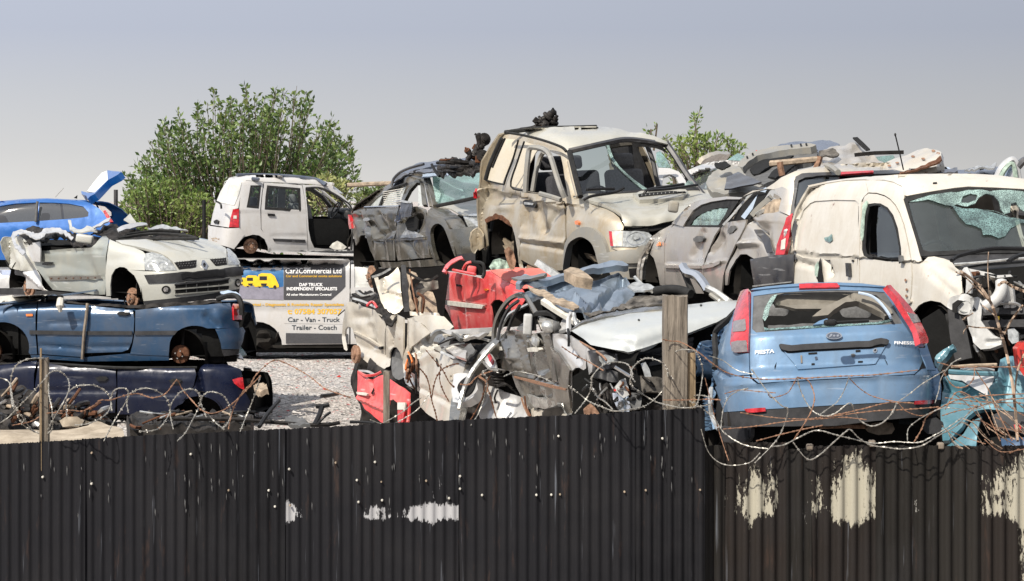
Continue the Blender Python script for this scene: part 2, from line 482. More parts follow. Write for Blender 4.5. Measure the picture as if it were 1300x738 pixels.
def glass(name, tint=(.75, .82, .8), refl=.5, dust=0.0, dustcol=(.55, .56, .52), crack=0.0, crackcol=(.5, .68, .64), cs=28):
    m, t, out = nt(name); v = coord(t)
    tr = t.nodes.new('ShaderNodeBsdfTransparent'); tr.inputs[0].default_value = (*tint, 1)
    gl = t.nodes.new('ShaderNodeBsdfGlossy'); gl.inputs['Roughness'].default_value = .04
    lw = t.nodes.new('ShaderNodeFresnel'); lw.inputs[0].default_value = 1.5
    ad = t.nodes.new('ShaderNodeMath'); ad.operation = 'MULTIPLY_ADD'; t.links.new(lw.outputs[0], ad.inputs[0]); ad.inputs[1].default_value = 1.0; ad.inputs[2].default_value = refl * .15
    mx = t.nodes.new('ShaderNodeMixShader'); t.links.new(ad.outputs[0], mx.inputs[0]); t.links.new(tr.outputs[0], mx.inputs[1]); t.links.new(gl.outputs[0], mx.inputs[2])
    last = mx.outputs[0]
    if dust or crack:
        df = t.nodes.new('ShaderNodeBsdfDiffuse')
        if crack:
            vo = t.nodes.new('ShaderNodeTexVoronoi'); vo.feature = 'DISTANCE_TO_EDGE'; vo.inputs['Scale'].default_value = cs
            t.links.new(v, vo.inputs['Vector']); e = ramp(t, vo.outputs['Distance'], [(.03, 1.0), (.14, 0.35)])
            nn = ramp(t, noise_n(t, 4, 4, .6, v), [(.35, .25), (.62, 1.0)])
            mm = t.nodes.new('ShaderNodeMath'); mm.operation = 'MULTIPLY'; t.links.new(e, mm.inputs[0]); t.links.new(nn, mm.inputs[1])
            m3 = t.nodes.new('ShaderNodeMath'); m3.operation = 'MULTIPLY'; t.links.new(mm.outputs[0], m3.inputs[0]); m3.inputs[1].default_value = crack
            fac = m3.outputs[0]; df.inputs[0].default_value = (*crackcol, 1)
        else:
            fac = ramp(t, noise_n(t, 3, 6, .7, v), [(.3, dust * .5), (.7, dust)]); df.inputs[0].default_value = (*dustcol, 1)
        m2 = t.nodes.new('ShaderNodeMixShader'); t.links.new(fac, m2.inputs[0]); t.links.new(last, m2.inputs[1]); t.links.new(df.outputs[0], m2.inputs[2]); last = m2.outputs[0]
    t.links.new(last, out.inputs[0]); M[name] = m; return m
paint('p_clio', (.44, .44, .40), .15, .35, .35, (.4, .36, .28))
paint('p_clio_door', (.27, .29, .27), .35, .38, .4, (.4, .36, .28), scratch=.5)
paint('p_white', (.50, .50, .50), .35, .28, .4, (.34, .3, .25), bumpy=.6)
paint('p_cream', (.50, .465, .40), .3, .3, .4, (.36, .29, .2), rust=.15, bumpy=.7)
paint('p_vancream', (.54, .51, .45), 0, .38, .5, (.36, .30, .22), rust=.15, scratch=.2, bumpy=.2)
paint('p_wagon', (.50, .495, .49), .1, .3, .4, (.34, .29, .23), scratch=.2, bumpy=.15)
paint('p_beige', (.42, .385, .315), .35, .36, .75, (.30, .22, .12), rust=.25)
paint('p_hood', (.42, .41, .36), .25, .36, .3, (.34, .3, .22), scratch=.1)
paint('p_beige_film', (.47, .43, .35), 0, .6, .4, (.45, .36, .22), coat=.2)
paint('p_greytrim', (.21, .21, .20), .1, .5, .4, (.36, .3, .2), coat=.1)
paint('p_mondeo', (.125, .12, .10), .7, .22, .6, (.24, .2, .15), scratch=.4, bumpy=.5)
paint('p_silver', (.43, .405, .37), .5, .26, .4, (.34, .28, .22), scratch=.2)
paint('p_grey', (.22, .215, .20), .85, .2, .5, (.3, .26, .2), scratch=.4, bumpy=.6)
paint('p_greyhood', (.39, .41, .41), .2, .36, .3, (.4, .38, .32), scratch=.05)
paint('p_bluesteel', (.25, .31, .38), .7, .28, .4, (.2, .2, .2), scratch=.2, bumpy=.6)
paint('p_blue', (.018, .058, .125), .3, .3, .45, (.07, .07, .075), scratch=.2, coat=.35)
paint('p_navy', (.003, .006, .022), .1, .2, .25, (.03, .03, .032), scratch=.1, coat=.15, spec=.3)
paint('p_brightblue', (.006, .095, .34), .2, .3, .1, (.1, .15, .25), scratch=.05)
paint('p_fiesta', (.115, .21, .34), .3, .36, .4, (.12, .13, .14), scratch=.3, coat=.5)
paint('p_red', (.58, .03, .035), 0, .42, .5, (.62, .30, .26), scratch=.6)
paint('p_redhood', (.55, .09, .07), 0, .55, .4, (.5, .28, .22), coat=.1)
paint('p_teal', (.06, .165, .21), .2, .3, .2, (.3, .34, .34), scratch=.2)
paint('p_black', (.018, .018, .022), 0, .25, .4, (.12, .11, .1), scratch=.35)
paint('p_darkblue', (.05, .065, .10), .3, .3, .3, (.2, .2, .2))
paint('p_sky', (.45, .55, .68), .3, .3, .2, (.4, .4, .4))
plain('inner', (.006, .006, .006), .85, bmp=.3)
plain('housing', (.018, .016, .014), .85, var=.5, scale=5)
plain('housing_tan', (.16, .125, .085), .9, var=.4, scale=6)
plain('rust', (.20, .095, .05), .85, var=.45, scale=30, col2=(.34, .2, .13))
plain('rust_dark', (.10, .045, .025), .85, var=.5, scale=20)
plain('steel', (.42, .41, .39), .4, .8, var=.3)
plain('greasy', (.018, .016, .015), .5, .2, var=.6, scale=20)
plain('black', (.015, .015, .016), .45, var=.3)
plain('rubber', (.02, .02, .02), .7, var=.4)
plain('plastic_grey', (.10, .10, .10), .6, var=.3)
plain('plastic_dark', (.04, .04, .042), .5, var=.4)
plain('bumper_black', (.035, .035, .037), .55, var=.35, scale=8)
plain('seat_grey', (.14, .14, .14), .9, var=.3, scale=40)
plain('seat_dark', (.045, .045, .05), .9, var=.3, scale=40)
plain('headliner', (.17, .155, .13), .9, var=.15)
plain('wood', (.17, .14, .11), .85, var=.4, scale=9)
plain('junk_tan', (.28, .22, .16), .8, var=.5, scale=15)
plain('junk_mix', (.10, .09, .08), .6, .3, var=.8, scale=9, col2=(.21, .19, .165))
plain('junk_dark', (.010, .010, .010), .65, .1, var=.8, scale=8, col2=(.045, .04, .037))
plain('alu', (.5, .5, .48), .35, .7, var=.4, scale=14)
plain('duct', (.40, .40, .39), .5, var=.15)
plain('offwhite', (.48, .46, .41), .7, var=.25, scale=14)
plain('red_plastic', (.5, .03, .02), .35, var=.2, coat=.5)
plain('green_rag', (.3, .38, .32), .9, var=.5, scale=20)
plain('wire', (.36, .345, .31), .45, .5, var=.35, scale=30)
plain('wire_rust', (.24, .13, .08), .8, .1, var=.4, scale=30)
plain('twig', (.30, .22, .16), .9, var=.3)
plain('chrome', (.6, .6, .6), .15, 1, var=.1, bmp=0)
plain('mat_black', (.012, .012, .012), .8, var=.2)
plain('sign_grey', (.055, .055, .06), .4, var=.1, coat=.3)
plain('sign_blue', (.008, .09, .34), .4, var=.5, scale=1.6, coat=.3, col2=(.07, .24, .46))
plain('sign_road', (.23, .22, .27), .4, var=.15, coat=.3)
plain('sign_yellow', (.75, .50, .02), .4, var=.1, coat=.2)
plain('sign_dark', (.03, .03, .035), .4, var=.1)
plain('letter_white', (.8, .8, .8), .4, var=.02, bmp=0)
plain('letter_orange', (.62, .36, .03), .4, var=.05, bmp=0)
plain('letter_dark', (.04, .05, .06), .4, var=.05, bmp=0)
plain('lamp_red', (.40, .012, .018), .2, var=.45, scale=18, coat=1.0, bmp=.35)
plain('lamp_grey', (.14, .12, .12), .15, var=.3, scale=30, coat=1.0)
plain('lamp_orange', (.65, .16, .02), .2, var=.2, coat=1.0)
plain('lamp_clear', (.36, .37, .36), .12, .3, var=.5, scale=22, coat=1.0, bmp=.1)
plain('lamp_bowl', (.6, .6, .6), .15, .9, var=.2)
glass('glass', (.62, .70, .70), .3)
glass('glass_dark', (.10, .12, .14), .6)
glass('glass_dusty', (.7, .75, .75), .5, dust=.5, dustcol=(.62, .64, .62))
glass('glass_van', (.60, .70, .70), .2, dust=.10, dustcol=(.36, .42, .42))
glass('glass_white', (.7, .7, .7), .4, dust=.95, dustcol=(.70, .70, .66))
glass('glass_crack', (.5, .62, .6), .6, crack=.9, crackcol=(.40, .56, .52), cs=60)
glass('glass_shard', (.4, .55, .52), .6, crack=.75, crackcol=(.26, .42, .41), cs=42)
# ------------------------------------------------------------------ world, sun, exposure
SUN_EL, SUN_AZ = math.radians(46), math.radians(215)      # azimuth clockwise from +Y: behind the camera, to its left
w = bpy.data.worlds.new('World'); SC.world = w; w.use_nodes = True
t = w.node_tree; t.nodes.clear()
sky = t.nodes.new('ShaderNodeTexSky'); sky.sky_type = 'NISHITA'; sky.sun_disc = False
sky.sun_elevation = SUN_EL; sky.sun_rotation = SUN_AZ; sky.air_density = 1.0; sky.dust_density = 5.0; sky.ozone_density = 1.5
# high thin overcast veil: pale near the horizon, lilac grey above
tc = t.nodes.new('ShaderNodeTexCoord'); sx = t.nodes.new('ShaderNodeSeparateXYZ'); t.links.new(tc.outputs['Generated'], sx.inputs[0])
veil = t.nodes.new('ShaderNodeValToRGB'); e = veil.color_ramp.elements
for i, (p, c) in enumerate([(0.0, (6.4, 6.25, 6.0)), (.02, (5.5, 5.5, 5.5)), (.045, (4.8, 4.95, 5.3)), (.07, (4.1, 4.4, 5.25)), (.16, (4.3, 4.7, 5.7)), (.5, (6.4, 6.8, 7.6))]):  # zenith stop brightened beyond the view, added as fill light
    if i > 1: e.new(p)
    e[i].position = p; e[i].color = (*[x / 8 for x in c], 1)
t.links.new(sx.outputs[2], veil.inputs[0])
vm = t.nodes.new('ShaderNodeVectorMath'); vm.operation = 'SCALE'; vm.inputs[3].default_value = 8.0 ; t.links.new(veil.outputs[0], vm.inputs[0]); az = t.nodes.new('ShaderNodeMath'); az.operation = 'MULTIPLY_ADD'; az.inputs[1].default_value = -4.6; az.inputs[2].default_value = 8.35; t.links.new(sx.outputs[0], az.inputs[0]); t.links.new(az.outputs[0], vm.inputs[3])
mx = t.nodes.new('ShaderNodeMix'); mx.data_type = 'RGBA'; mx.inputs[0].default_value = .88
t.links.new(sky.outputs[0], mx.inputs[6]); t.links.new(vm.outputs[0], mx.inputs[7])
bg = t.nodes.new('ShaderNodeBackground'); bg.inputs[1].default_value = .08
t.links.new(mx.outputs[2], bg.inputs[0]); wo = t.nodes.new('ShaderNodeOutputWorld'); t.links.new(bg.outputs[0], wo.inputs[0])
ld = bpy.data.lights.new('sun', 'SUN'); ld.energy = 4.2; ld.angle = math.radians(1.0); ld.color = (1, .93, .82)
lo = bpy.data.objects.new('sun', ld); COL.objects.link(lo)
sd = Vector((math.sin(SUN_AZ) * math.cos(SUN_EL), math.cos(SUN_AZ) * math.cos(SUN_EL), math.sin(SUN_EL)))
lo.rotation_euler = sd.to_track_quat('Z', 'Y').to_euler()
lo.location = (-10, -10, 30)
vs_ = SC.view_settings; vs_.view_transform = 'Standard'; vs_.look = 'None'; vs_.gamma = 1; vs_.use_curve_mapping = False; vs_.exposure = .55
# ================================================================== left stack and back row
HATCH = [(-1.86, .25), (-1.92, .55), (-1.86, .92), (-1.75, 1.0)]
def mirror_part(B, parent, u, v, ru, rv, mat, y=None, dep=.1, name='door_mirror'):
    """wing mirror: a rounded shell standing off the door"""
    Pw, Nn = B.map([(u, v)])
    c = Vector(Pw[0]) + Vector(Nn[0]) * .06
    s = c.y / FPX
    m = MB(); R = Matrix(B.R.tolist())
    m.box(c, (dep, ru * 2 * s, rv * 2 * s), R if abs(Nn[0][0]) > .5 and False else Matrix.Rotation(0, 3, 'Z'), min(rv * s * .8, .05))
    # box size is given along x, y, z of the picture axes
    m2 = MB().box(c, (ru * 2 * s, dep, rv * 2 * s), Matrix.Rotation(.15, 3, 'Y'), min(ru, rv) * s * .5)
    return m2.build(name, mat, parent, smooth_=True)
def handle(B, part, poly, mat='black', off=.03):
    return panel(B, 'door_handle', poly, M[mat], part, off=off, rim=.035, sp=2.5, wave=0)

# ---- silver white hatchback, roof torn off, top of the left stack
B = Body((-5.465, 32.92, 1.345), -45.2, 1.7, -.1, .82, HATCH + [(-1.2, 1.02), (.6, 1.02), (.85, 1.0), (1.2, .95), (1.6, .86), (1.85, .73), (1.96, .6), (2.0, .45), (1.97, .18)], n=5, wheels=(1.235, -1.235), wz=.3, wr=.33)
t = thing('wrecked_car', 'crushed silver white hatchback with torn roof, topmost of the left stack', 'car', B.pt(0, 0, .2), 'scrapped cars stacked in the yard')
clio = t
lining(B, t, xb=1.5)
hub(B, t, 0, -1, -.06); hub(B, t, 1, -1, -.06)
pt_ = M['p_clio']
o = panel(B, 'front_wing', '139,304 155,311 170,314.5 181,319 185,323 183,331 184,343.5 173,343 163,342.5 158,339.5 152,339 146,342 141.5,350 140,362 140.5,376 135,376 134,350 136,325', pt_, t, mirror=True, creases=[(142, 330, 180, 326, 8, .012)])
o = panel(B, 'front_bumper', '163,342.5 184,344.8 205,345.8 224,344.8 250,342 270,340 288,338.5 303,337 306,345 305,358 302,371 285,376 250,381 215,385 185,388 182,376 178,362 172,350', pt_, t, off=.02, rim=.03)
panel(B, 'bumper_strip', '185,349.5 215,348 250,346 280,343 305,339.5 306,350 285,353 250,357 215,359.5 190,360', M['bumper_black'], o, off=.036, rim=.02)
panel(B, 'lower_intake', '222,362 250,360 289,355.5 289,367 250,371 222,373', M['mat_black'], o, off=.024, rim=.01)
for a, b in ((361, 354.8), (366.5, 361), (373, 367.5)):
    panel(B, 'intake_bar', [(221, a), (290, b), (290, b + 1.4), (221, a + 1.5)], pt_ if a != 361 else M['bumper_black'], o, off=.034, rim=.012, sp=5)
for u in (235, 248, 262, 276):
    panel(B, 'intake_bar', [(u, 361), (u + .8, 361), (u + .8, 371), (u, 371)], M['plastic_grey'], o, off=.03, rim=.008, sp=4)
for u, v, r in ((211, 367.5, 5.2), (300, 359.5, 3.2)):
    f = panel(B, 'fog_lamp', ell(u, v, r, 4.8), M['mat_black'], o, off=.03, rim=.02)
    panel(B, 'lens', ell(u, v, r * .55, 3.0), M['lamp_bowl'], f, off=.036, rim=.01)
panel(B, 'bumper_lip', '184,382 250,375.5 302,367 301,373 285,377 250,382 215,386 186,388.5', M['bumper_black'], o, off=.028, rim=.05)
panel(B, 'number_plate_panel', '228,349 283,344 283,351 229,355.5', M['black'], o, off=.045, rim=.008)
n_ = panel(B, 'nose_panel', '219,333 250,330 288,328 288.5,338.6 250,342 224,345', pt_, t, off=.012)
for pl in ('221,334.4 249,331.5 248,340.3 227,343.2', '266,330.4 286.5,328.8 287.3,337 273,338.4'):
    g = panel(B, 'grille', pl, M['mat_black'], n_, off=.018, rim=.006)
    q = P(pl); us = [a for a, _ in q]; 
    for k in range(3):
        for j in range(int((max(us) - min(us)) / 3.4)):
            uu = min(us) + 3 + j * 3.4 + (k % 2) * 1.6; vv = np.interp(uu, [221, 288], [337.2, 331.6]) - 2.6 + k * 2.7
            if inpoly(np.array([[uu, vv]]), q)[0]: panel(B, 'grille_stud', ell(uu, vv, .7, .6, n=5), M['plastic_grey'], g, off=.024, rim=.006, sp=2, wave=0)
bd = panel(B, 'badge', '258.5,332.5 262.5,338 261,344 257.5,343.5 254,338 255.5,333', M['chrome'], n_, off=.03, rim=.015, wave=0)
panel(B, 'badge_hole', '258.3,335.5 260,338 259,341 257.8,340.6 256.4,338 257,335.8', M['black'], bd, off=.034, rim=.006, wave=0)
for pl, ls in (('183,331 185,323.5 193,322 205,325 215,332 221,339 224,344.5 205,345 186,343.5', [(195, 337.5, 6.5, 5), (207, 338.5, 5.5, 4.5)]), ('287.5,316.5 291,318 298,325 303,334 302,337 289,338.2', [(294, 330, 3.5, 5)])):
    l = panel(B, 'headlight', pl, M['lamp_clear'], t, off=.02, rim=.03, wave=0)
    for e in ls: panel(B, 'reflector', ell(*e), M['lamp_bowl'], l, off=.026, rim=.005, wave=0, dents=[(e[0], e[1], e[2] * .7, e[3] * .7, .03)])
panel(B, 'bonnet', '155,310.6 147,306.5 195,304.5 251,304 263,306 277,310.5 286,316 287.5,328 265,329 250,330 219,333 212,327 200,321 185,317 170,313.5', pt_, t, off=.012, rim=.03, sp=3.5)
d = panel(B, 'front_door', '57,318.5 70,317 93,315.3 118,315 124,307 130,300 134,299 138,304 136.5,316 134.5,330 133.5,374 118,374 100,371.5 67,368 52,349 44,338 41,318', M['p_clio_door'], t, mirror=True, crush=(.012, .5, 1), creases=[(60, 330, 125, 350, 25, .035), (118, 316, 127, 372, 7, -.03), (110, 330, 120, 352, 14, .03), (56, 320, 130, 318, 3, .02), (60, 353, 128, 352, 3, .014)])
panel(B, 'door_strip_mark', '62,351 128,350 130,354 64,357', M['p_grey'], d, off=.008, rim=.004, creases=[])
for k in range(7): panel(B, 'clip_hole', ell(66 + k * 9.3, 353.7 - k * .15, .9, .9, n=6), M['rust_dark'], d, off=.016, rim=.003, sp=2, wave=0)
handle(B, d, '55,335 60,332.5 67,332.8 68,334.5 60,336.6 56,336.5')
panel(B, 'rear_quarter', '2,308 5,303 14,302 25,299.5 30,303 36,310 41,318 44,338 47,343 37,344 28,344 20,342.5 11,339 5,328 3,318', M['p_clio'], t, sp=2.2, crush=(.05, .17, 3), mirror=False, rim=.012)
panel(B, 'sill_fold', '35,345 47,343 54,352 66,368 52,367 37,365.5 36,354', M['p_white'], t, off=.03, sp=2.2, crush=(.05, .3, 9), creases=[(38, 346, 64, 366, 6, -.08)])
panel(B, 'pillar_scrap', '38,314 46,309 55,308 56.5,320 56,333 46,332 41,324', M['p_white'], t, off=.05, sp=2.2, crush=(.03, .3, 4))
panel(B, 'rear_bumper', '4,330 11,340 20,343 35,344 36,358 30,352 20,349 12,345 7,338', M['bumper_black'], t, off=-.03, sp=2.5, crush=(.06, .25, 5))
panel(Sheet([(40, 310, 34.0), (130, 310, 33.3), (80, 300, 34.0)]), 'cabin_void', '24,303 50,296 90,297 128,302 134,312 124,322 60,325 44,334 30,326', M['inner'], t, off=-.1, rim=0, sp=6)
mirror_part(B, t, 111, 307, 11, 5.5, pt_)
S1 = Sheet([(20, 300, 33.6), (120, 300, 32.9), (60, 288, 34.0), (140, 292, 33.4), (250, 300, 32.3)])
panel(S1, 'crushed_roof', '24,301 28,294 38,290 50,289.5 58,293 70,290.5 84,292 92,296 102,298 118,299 130,301 126,309 118,315 100,313 93,315 88,306 76,301 62,305 54,309 40,309 30,306', M['junk_dark'], t, crush=(.07, .16, 2), sp=1.8, rim=.012)
panel(S1, 'torn_pillar', '15,309 18,304 28,301 42,303 50,306 56,301 70,298 84,301 95,311 92,313 82,306 72,303 60,306 52,313 44,312 34,306 24,306 20,311 22,318 34,329 30,333 20,324', M['p_white'], t, off=.10, crush=(.035, .16, 7), sp=1.7, rim=.012)
panel(S1, 'torn_pillar', '88,292 92,291.5 93,299 105,303 112,299 122,300 124,304 112,305 95,306 90,302', M['p_clio'], t, off=.12, crush=(.04, .25, 12), sp=2)
S2 = Sheet([(115, 300, 32.6), (145, 284, 33.2), (250, 300, 32.6), (200, 292, 33.4)])
panel(S2, 'crushed_roof', '115,298 122,293 132,287 140,284 148,285 155,289 165,293 190,291.5 215,293 235,297 252,303 230,305 200,306 170,307 147,307 138,303 128,300', M['junk_dark'], t, crush=(.05, .16, 8), sp=1.8)
panel(S2, 'roof_strip', '118,297 132,289 141,285 139,290 128,296 120,299', M['p_white'], t, off=.1, sp=2, crush=(.03, .2, 3))
panel(S2, 'roof_strip', '148,300 156,295 170,291.5 184,290 186,293 172,296 158,300 150,303', M['p_white'], t, off=.1, sp=2, crush=(.03, .3, 4))
panel(S2, 'roof_strip', '156,286 163,281 168,287 172,293 166,292 160,289', M['p_clio'], t, off=.1, sp=2, crush=(.03, .3, 5))
panel(S2, 'roof_strip', '186,299 205,294.5 228,297 240,302 222,300 204,299 190,302', M['alu'], t, off=.1, sp=2, crush=(.03, .2, 6))
for q in ([(146, 306, 32.2), (170, 304.5, 32.2), (214, 303.5, 32.0), (252, 303, 31.8)], [(150, 303, 32.3), (190, 297, 32.5), (235, 299, 32.3), (250, 303, 32)], [(160, 298, 32.4), (200, 293, 32.7), (228, 294, 32.6)]):
    tubepx(q, .022).build('windscreen_seal', M['rubber'], t, smooth_=True)
for u, v in ((195, 306.3), (234, 305.6)): panel(B, 'washer_jet', ell(u, v, 1.2, .8, n=6), M['black'], t, off=.02, rim=.01, sp=2, wave=0)

# ---- blue five door hatchback in the middle of the stack
B = Body((-5.39, 31.0, .57), 172, 0, 0, .85, [(-1.98, .2), (-2.02, .5), (-1.97, .7), (-1.93, .92), (-1.7, .98), (-1.0, .98), (.9, .96), (1.5, .88), (1.95, .75), (2.1, .5), (2.08, .2)], n=6, wheels=(1.27, -1.27), wz=.3, wr=.34)
t = thing('wrecked_car', 'mid blue five door hatchback without wheels, middle of the left stack', 'car', B.pt(0, 0, .2), 'scrapped cars stacked in the yard')
lining(B, t, top=.8); hub(B, t, 1, 1, .02, r=.12, drum=True, mat=M['rust_dark']); hub(B, t, 0, 1, .02, r=.16, drum=True, mat=M['rust_dark'])
pt_ = M['p_blue']
arcf = ell(3, 441, 34, 32, 95, -12); arcr = ell(247, 440, 32, 26.5, 175, -10)
panel(B, 'front_wing', [(-30, 392), (0, 388), (47.4, 383.5), (45, 400), (45, 425), (47, 450), (38, 450)] + arcf[::-1] + [(-6, 412), (-30, 430)], pt_, t, mirror=True)
panel(B, 'bonnet', '-40,385 0,387.5 47,383 62,374 40,375 0,378 -40,382', M['offwhite'], t, off=.015, crush=(.02, .3, 1))
d = panel(B, 'front_door', '48.3,384 54,379 60,375.5 68,374 75,377 77,384 84,386.5 110.5,388 107.5,405 106,445 103.5,453.5 49,449.5 47,420', pt_, t, mirror=True, creases=[(64, 410, 104, 409, 5, .015), (52, 439, 104, 443, 4, .02)])
mirror_part(B, d, 71, 384, 9, 4.5, M['black'], dep=.12); MB().tube([W(77, 380, 30.05), W(76, 389, 29.98), W(76.5, 396, 30.0)], [.045, .05, .02], 8).build('mirror_glass', M['offwhite'], d)
r = panel(B, 'rear_door', '112.5,388 150,391.5 168,394 170.5,405 169.5,422 167,435 162.5,444 155,447 107.5,448.5 109.5,410', pt_, t, mirror=True, creases=[(116, 441, 164, 440, 4, .02), (115, 393, 168, 394, 5, .02)])
handle(B, r, '149,397 155,396 165,397 166,399 160,401 150,400'); 
panel(B, 'rear_quarter', [(172, 394), (200, 391), (230, 388), (292, 385), (294, 392), (295, 407), (303, 409), (304, 417), (278, 417)] + ell(247, 440, 32, 26.5, 60, 180) + [(214, 452), (165, 450), (168.5, 437), (171.5, 420)], pt_, t, mirror=True, dents=[(258, 398, 18, 10, .02), (278, 402, 8, 12, -.03)], creases=[(262, 402, 275, 414, 6, .04)])
panel(B, 'sill', '38,450.5 104,454.5 162,449.5 214,452.5 214,458 104,459.5 40,455', M['p_blue'], t, off=-.01)
panel(B, 'rubbing_strip', '38,419.5 105,420.5 105,425.3 38,424.5', M['bumper_black'], t, off=.022, mirror=True)
panel(B, 'rubbing_strip', '110,420.5 168,420.5 168,425.3 110,425.3', M['bumper_black'], t, off=.022, mirror=True)
panel(B, 'rubbing_strip', '172,420.5 226,420 222,425.3 171.5,425.3', M['bumper_black'], t, off=.022, mirror=True)
o = panel(B, 'rear_bumper', '273,418 306,417 309,421 307.5,430 304,438 302,443 281,443 280,436 277,427', pt_, t, off=.03, rim=.03)
panel(B, 'bumper_skirt', '281,443.3 302.5,443.3 301,450 284,452 282,448', M['bumper_black'], o, off=.025)
l = panel(B, 'tail_lamp', '294.5,387.5 304,388.5 305.5,406.5 295.5,406.5', M['lamp_red'], t, off=.02, rim=.03)
panel(B, 'indicator_lens', '294.5,387.5 304,388.5 304.4,393 294.8,392.5', M['lamp_orange'], l, off=.024, rim=.008)
panel(B, 'wing_indicator', '33.5,399 42,398.8 42.2,401.6 34,401.8', M['lamp_orange'], t, off=.02)
MB().tube([W(*p) for p in smooth([(111, 385.5, 30.15), (109, 405, 30.1), (106.5, 425, 30.1), (104.5, 456, 30.15)], False)], .022, 6).build('hanging_strap', M['wood'], t)
S3 = Sheet([(60, 384, 30.6), (200, 388, 30.9), (300, 382, 31.2)])
panel(S3, 'crushed_pillar', '78,383 100,385 140,387 165,388 200,386 250,383 280,380 282,384 250,389 200,392 150,391 110,387.5 80,386.5', M['junk_dark'], t, sp=2.5, crush=(.05, .2, 3))
panel(S3, 'boot_edge', '278,381 288,378.5 298,380 304,385 302,387.5 292,385 280,383.5', M['p_sky'], t, sp=2, off=.15, crush=(.03, .15, 2))
tubepx([(276, 380, 30.6), (290, 375.5, 30.5), (300, 376, 30.4), (306, 385, 30.3), (307, 400, 30.3)], .035).build('boot_seal', M['rubber'], t, smooth_=True)

# ---- navy hatchback at the bottom
B = Body((-5.16, 30.7, -.12), 173, -1.0, 0, .86, [(-1.98, .2), (-2.03, .45), (-1.98, .7), (-1.85, .9), (-1.5, .93), (-1.0, .9), (.9, .93), (1.5, .86), (1.95, .7), (2.1, .5), (2.08, .2)], n=6, wheels=(1.3, -1.3), wz=.25, wr=.33)
t = thing('wrecked_car', 'dark navy five door hatchback flattened at the bottom of the left stack', 'car', B.pt(0, 0, .2), 'scrapped cars stacked in the yard')
lining(B, t, top=.75)
pt_ = M['p_navy']
panel(B, 'front_wing', '-40,466 0,463.6 47,458 43,475 43,500 45,526 20,530 -40,530', pt_, t, mirror=True, dents=[(20, 500, 14, 12, .05)])
d = panel(B, 'front_door', '49,459 70,463 90,467 147,468.5 148,490 146,524 48,526 44.5,490', pt_, t, mirror=True, creases=[(50, 496, 147, 496, 5, .025), (60, 472, 147, 476, 6, -.01)], crush=(.008, .5, 3))
handle(B, d, '122,480 127,478 135,478 138,480.5 134,484 125,484'); 
d = panel(B, 'rear_door', '149.5,468.5 200,468 247,468 249,475 246,489 240,500 230,511 221,519 216,527 149,526', pt_, t, mirror=True, creases=[(150, 500, 228, 500, 5, .02), (150, 478, 240, 484, 6, -.01)], crush=(.01, .5, 3))
handle(B, d, '215,483 220,481 229,481 231.5,483.5 227,487 218,487')
panel(B, 'rear_quarter', [(249, 468), (262, 462), (285, 462), (306, 468.5), (308, 480), (310, 495), (318, 510), (315, 520), (300, 530), (287, 528)] + ell(252, 527, 30, 24, 10, 150) + [(232, 512), (247, 490), (250, 478)], pt_, t, crush=(.03, .35, 5), mirror=False, sp=2.5, creases=[(250, 468, 256, 500, 6, .08)])
l = panel(B, 'tail_lamp', '294.5,482.5 301,480.5 307,480 309.5,495.5 303,492 297,487', M['lamp_red'], t, off=.025, rim=.03)
for q in ([(0, 463, 30.4), (60, 462, 30.2), (147, 467, 29.8), (250, 467, 29.9)],): tubepx(q, .02).build('window_seal', M['rubber'], t)
S4 = Sheet([(60, 455, 30.6), (200, 460, 30.5), (310, 455, 30.6)])
panel(S4, 'crushed_roof', '0,458 40,452 90,455 140,462 200,461 250,458 285,462 250,468 147,468 90,466 40,458 0,463', M['junk_dark'], t, sp=3, crush=(.06, .2, 2))
panel(S4, 'pillar_scrap', '144,452 160,452 162,460 158,468 144,468 146,460', M['plastic_grey'], t, off=.3, sp=3, crush=(.02, .3, 1))
panel(S4, 'mirror_shell', '64,455 70,451 86,451 88,455 86,461 66,461', M['p_blue'], t, off=.35, rim=.1, sp=3)
panel(S4, 'rear_glass', '289,453 296,450 303,448 307,454 314,463 308,465 300,460 292,457', M['glass_shard'], t, off=.15, sp=2.5)
panel(S4, 'boot_edge', '292,461.5 300,460 306,461.5 310,469 300,467', M['p_white'], t, off=.15, sp=2)
panel(Sheet([(310, 480, 31.3)]), 'broken_bumper', '309,467 318,468 322,478 321,492 316,500 309,497 310,480', M['junk_mix'], t, rim=.1, sp=2.5, crush=(.05, .15, 2))

# ---- white tall hatchback on the van roof
B = Body((-4.371, 48.2, 1.655), 22.2, 0, 1.5, .80, [(-1.66, .22), (-1.74, .4), (-1.72, .62), (-1.66, .95), (-1.52, 1.55), (-1.42, 1.64), (-1.1, 1.67), (.2, 1.64), (.5, 1.56), (1.1, 1.03), (1.6, .95), (1.76, .7), (1.75, .22)], belt=.98, tumble=.16, n=8, nr=9, m=14, wheels=(1.18, -1.18), wz=.28, wr=.34)
t = thing('wrecked_car', 'white tall five door hatchback, front door missing, sitting on the lettered van', 'car', B.pt(0, 0, .2), 'scrapped cars stacked in the yard')
lining(B, t, top=.82); hub(B, t, 1, -1, 0, r=.15)
pt_ = M['p_wagon']
panel(B, 'roof', '291,226 303,222.8 340,222 400,226 418,232 436,246 430,245 416,236.5 400,234 335,231 313,229', pt_, t, off=.0, sp=3)
k = panel(B, 'rear_quarter', '313.2,229.5 334.5,232 332.5,245 330.5,265 331.3,291 337,299 343,309 344,322 341,322 340,313 336,304 329,299 321,298 310,301 303,308 299,306 303.7,289 303.7,265.5 305.5,245 308,232', pt_, t, mirror=True, holes=['319,238 330,237 327.5,263 315,261.5 317,248'], sp=2.5)
panel(B, 'quarter_window', '318.4,236 331,236 328.2,264.5 313.5,263 316,248', M['glass'], k, off=-.01, rim=0, mirror=False)
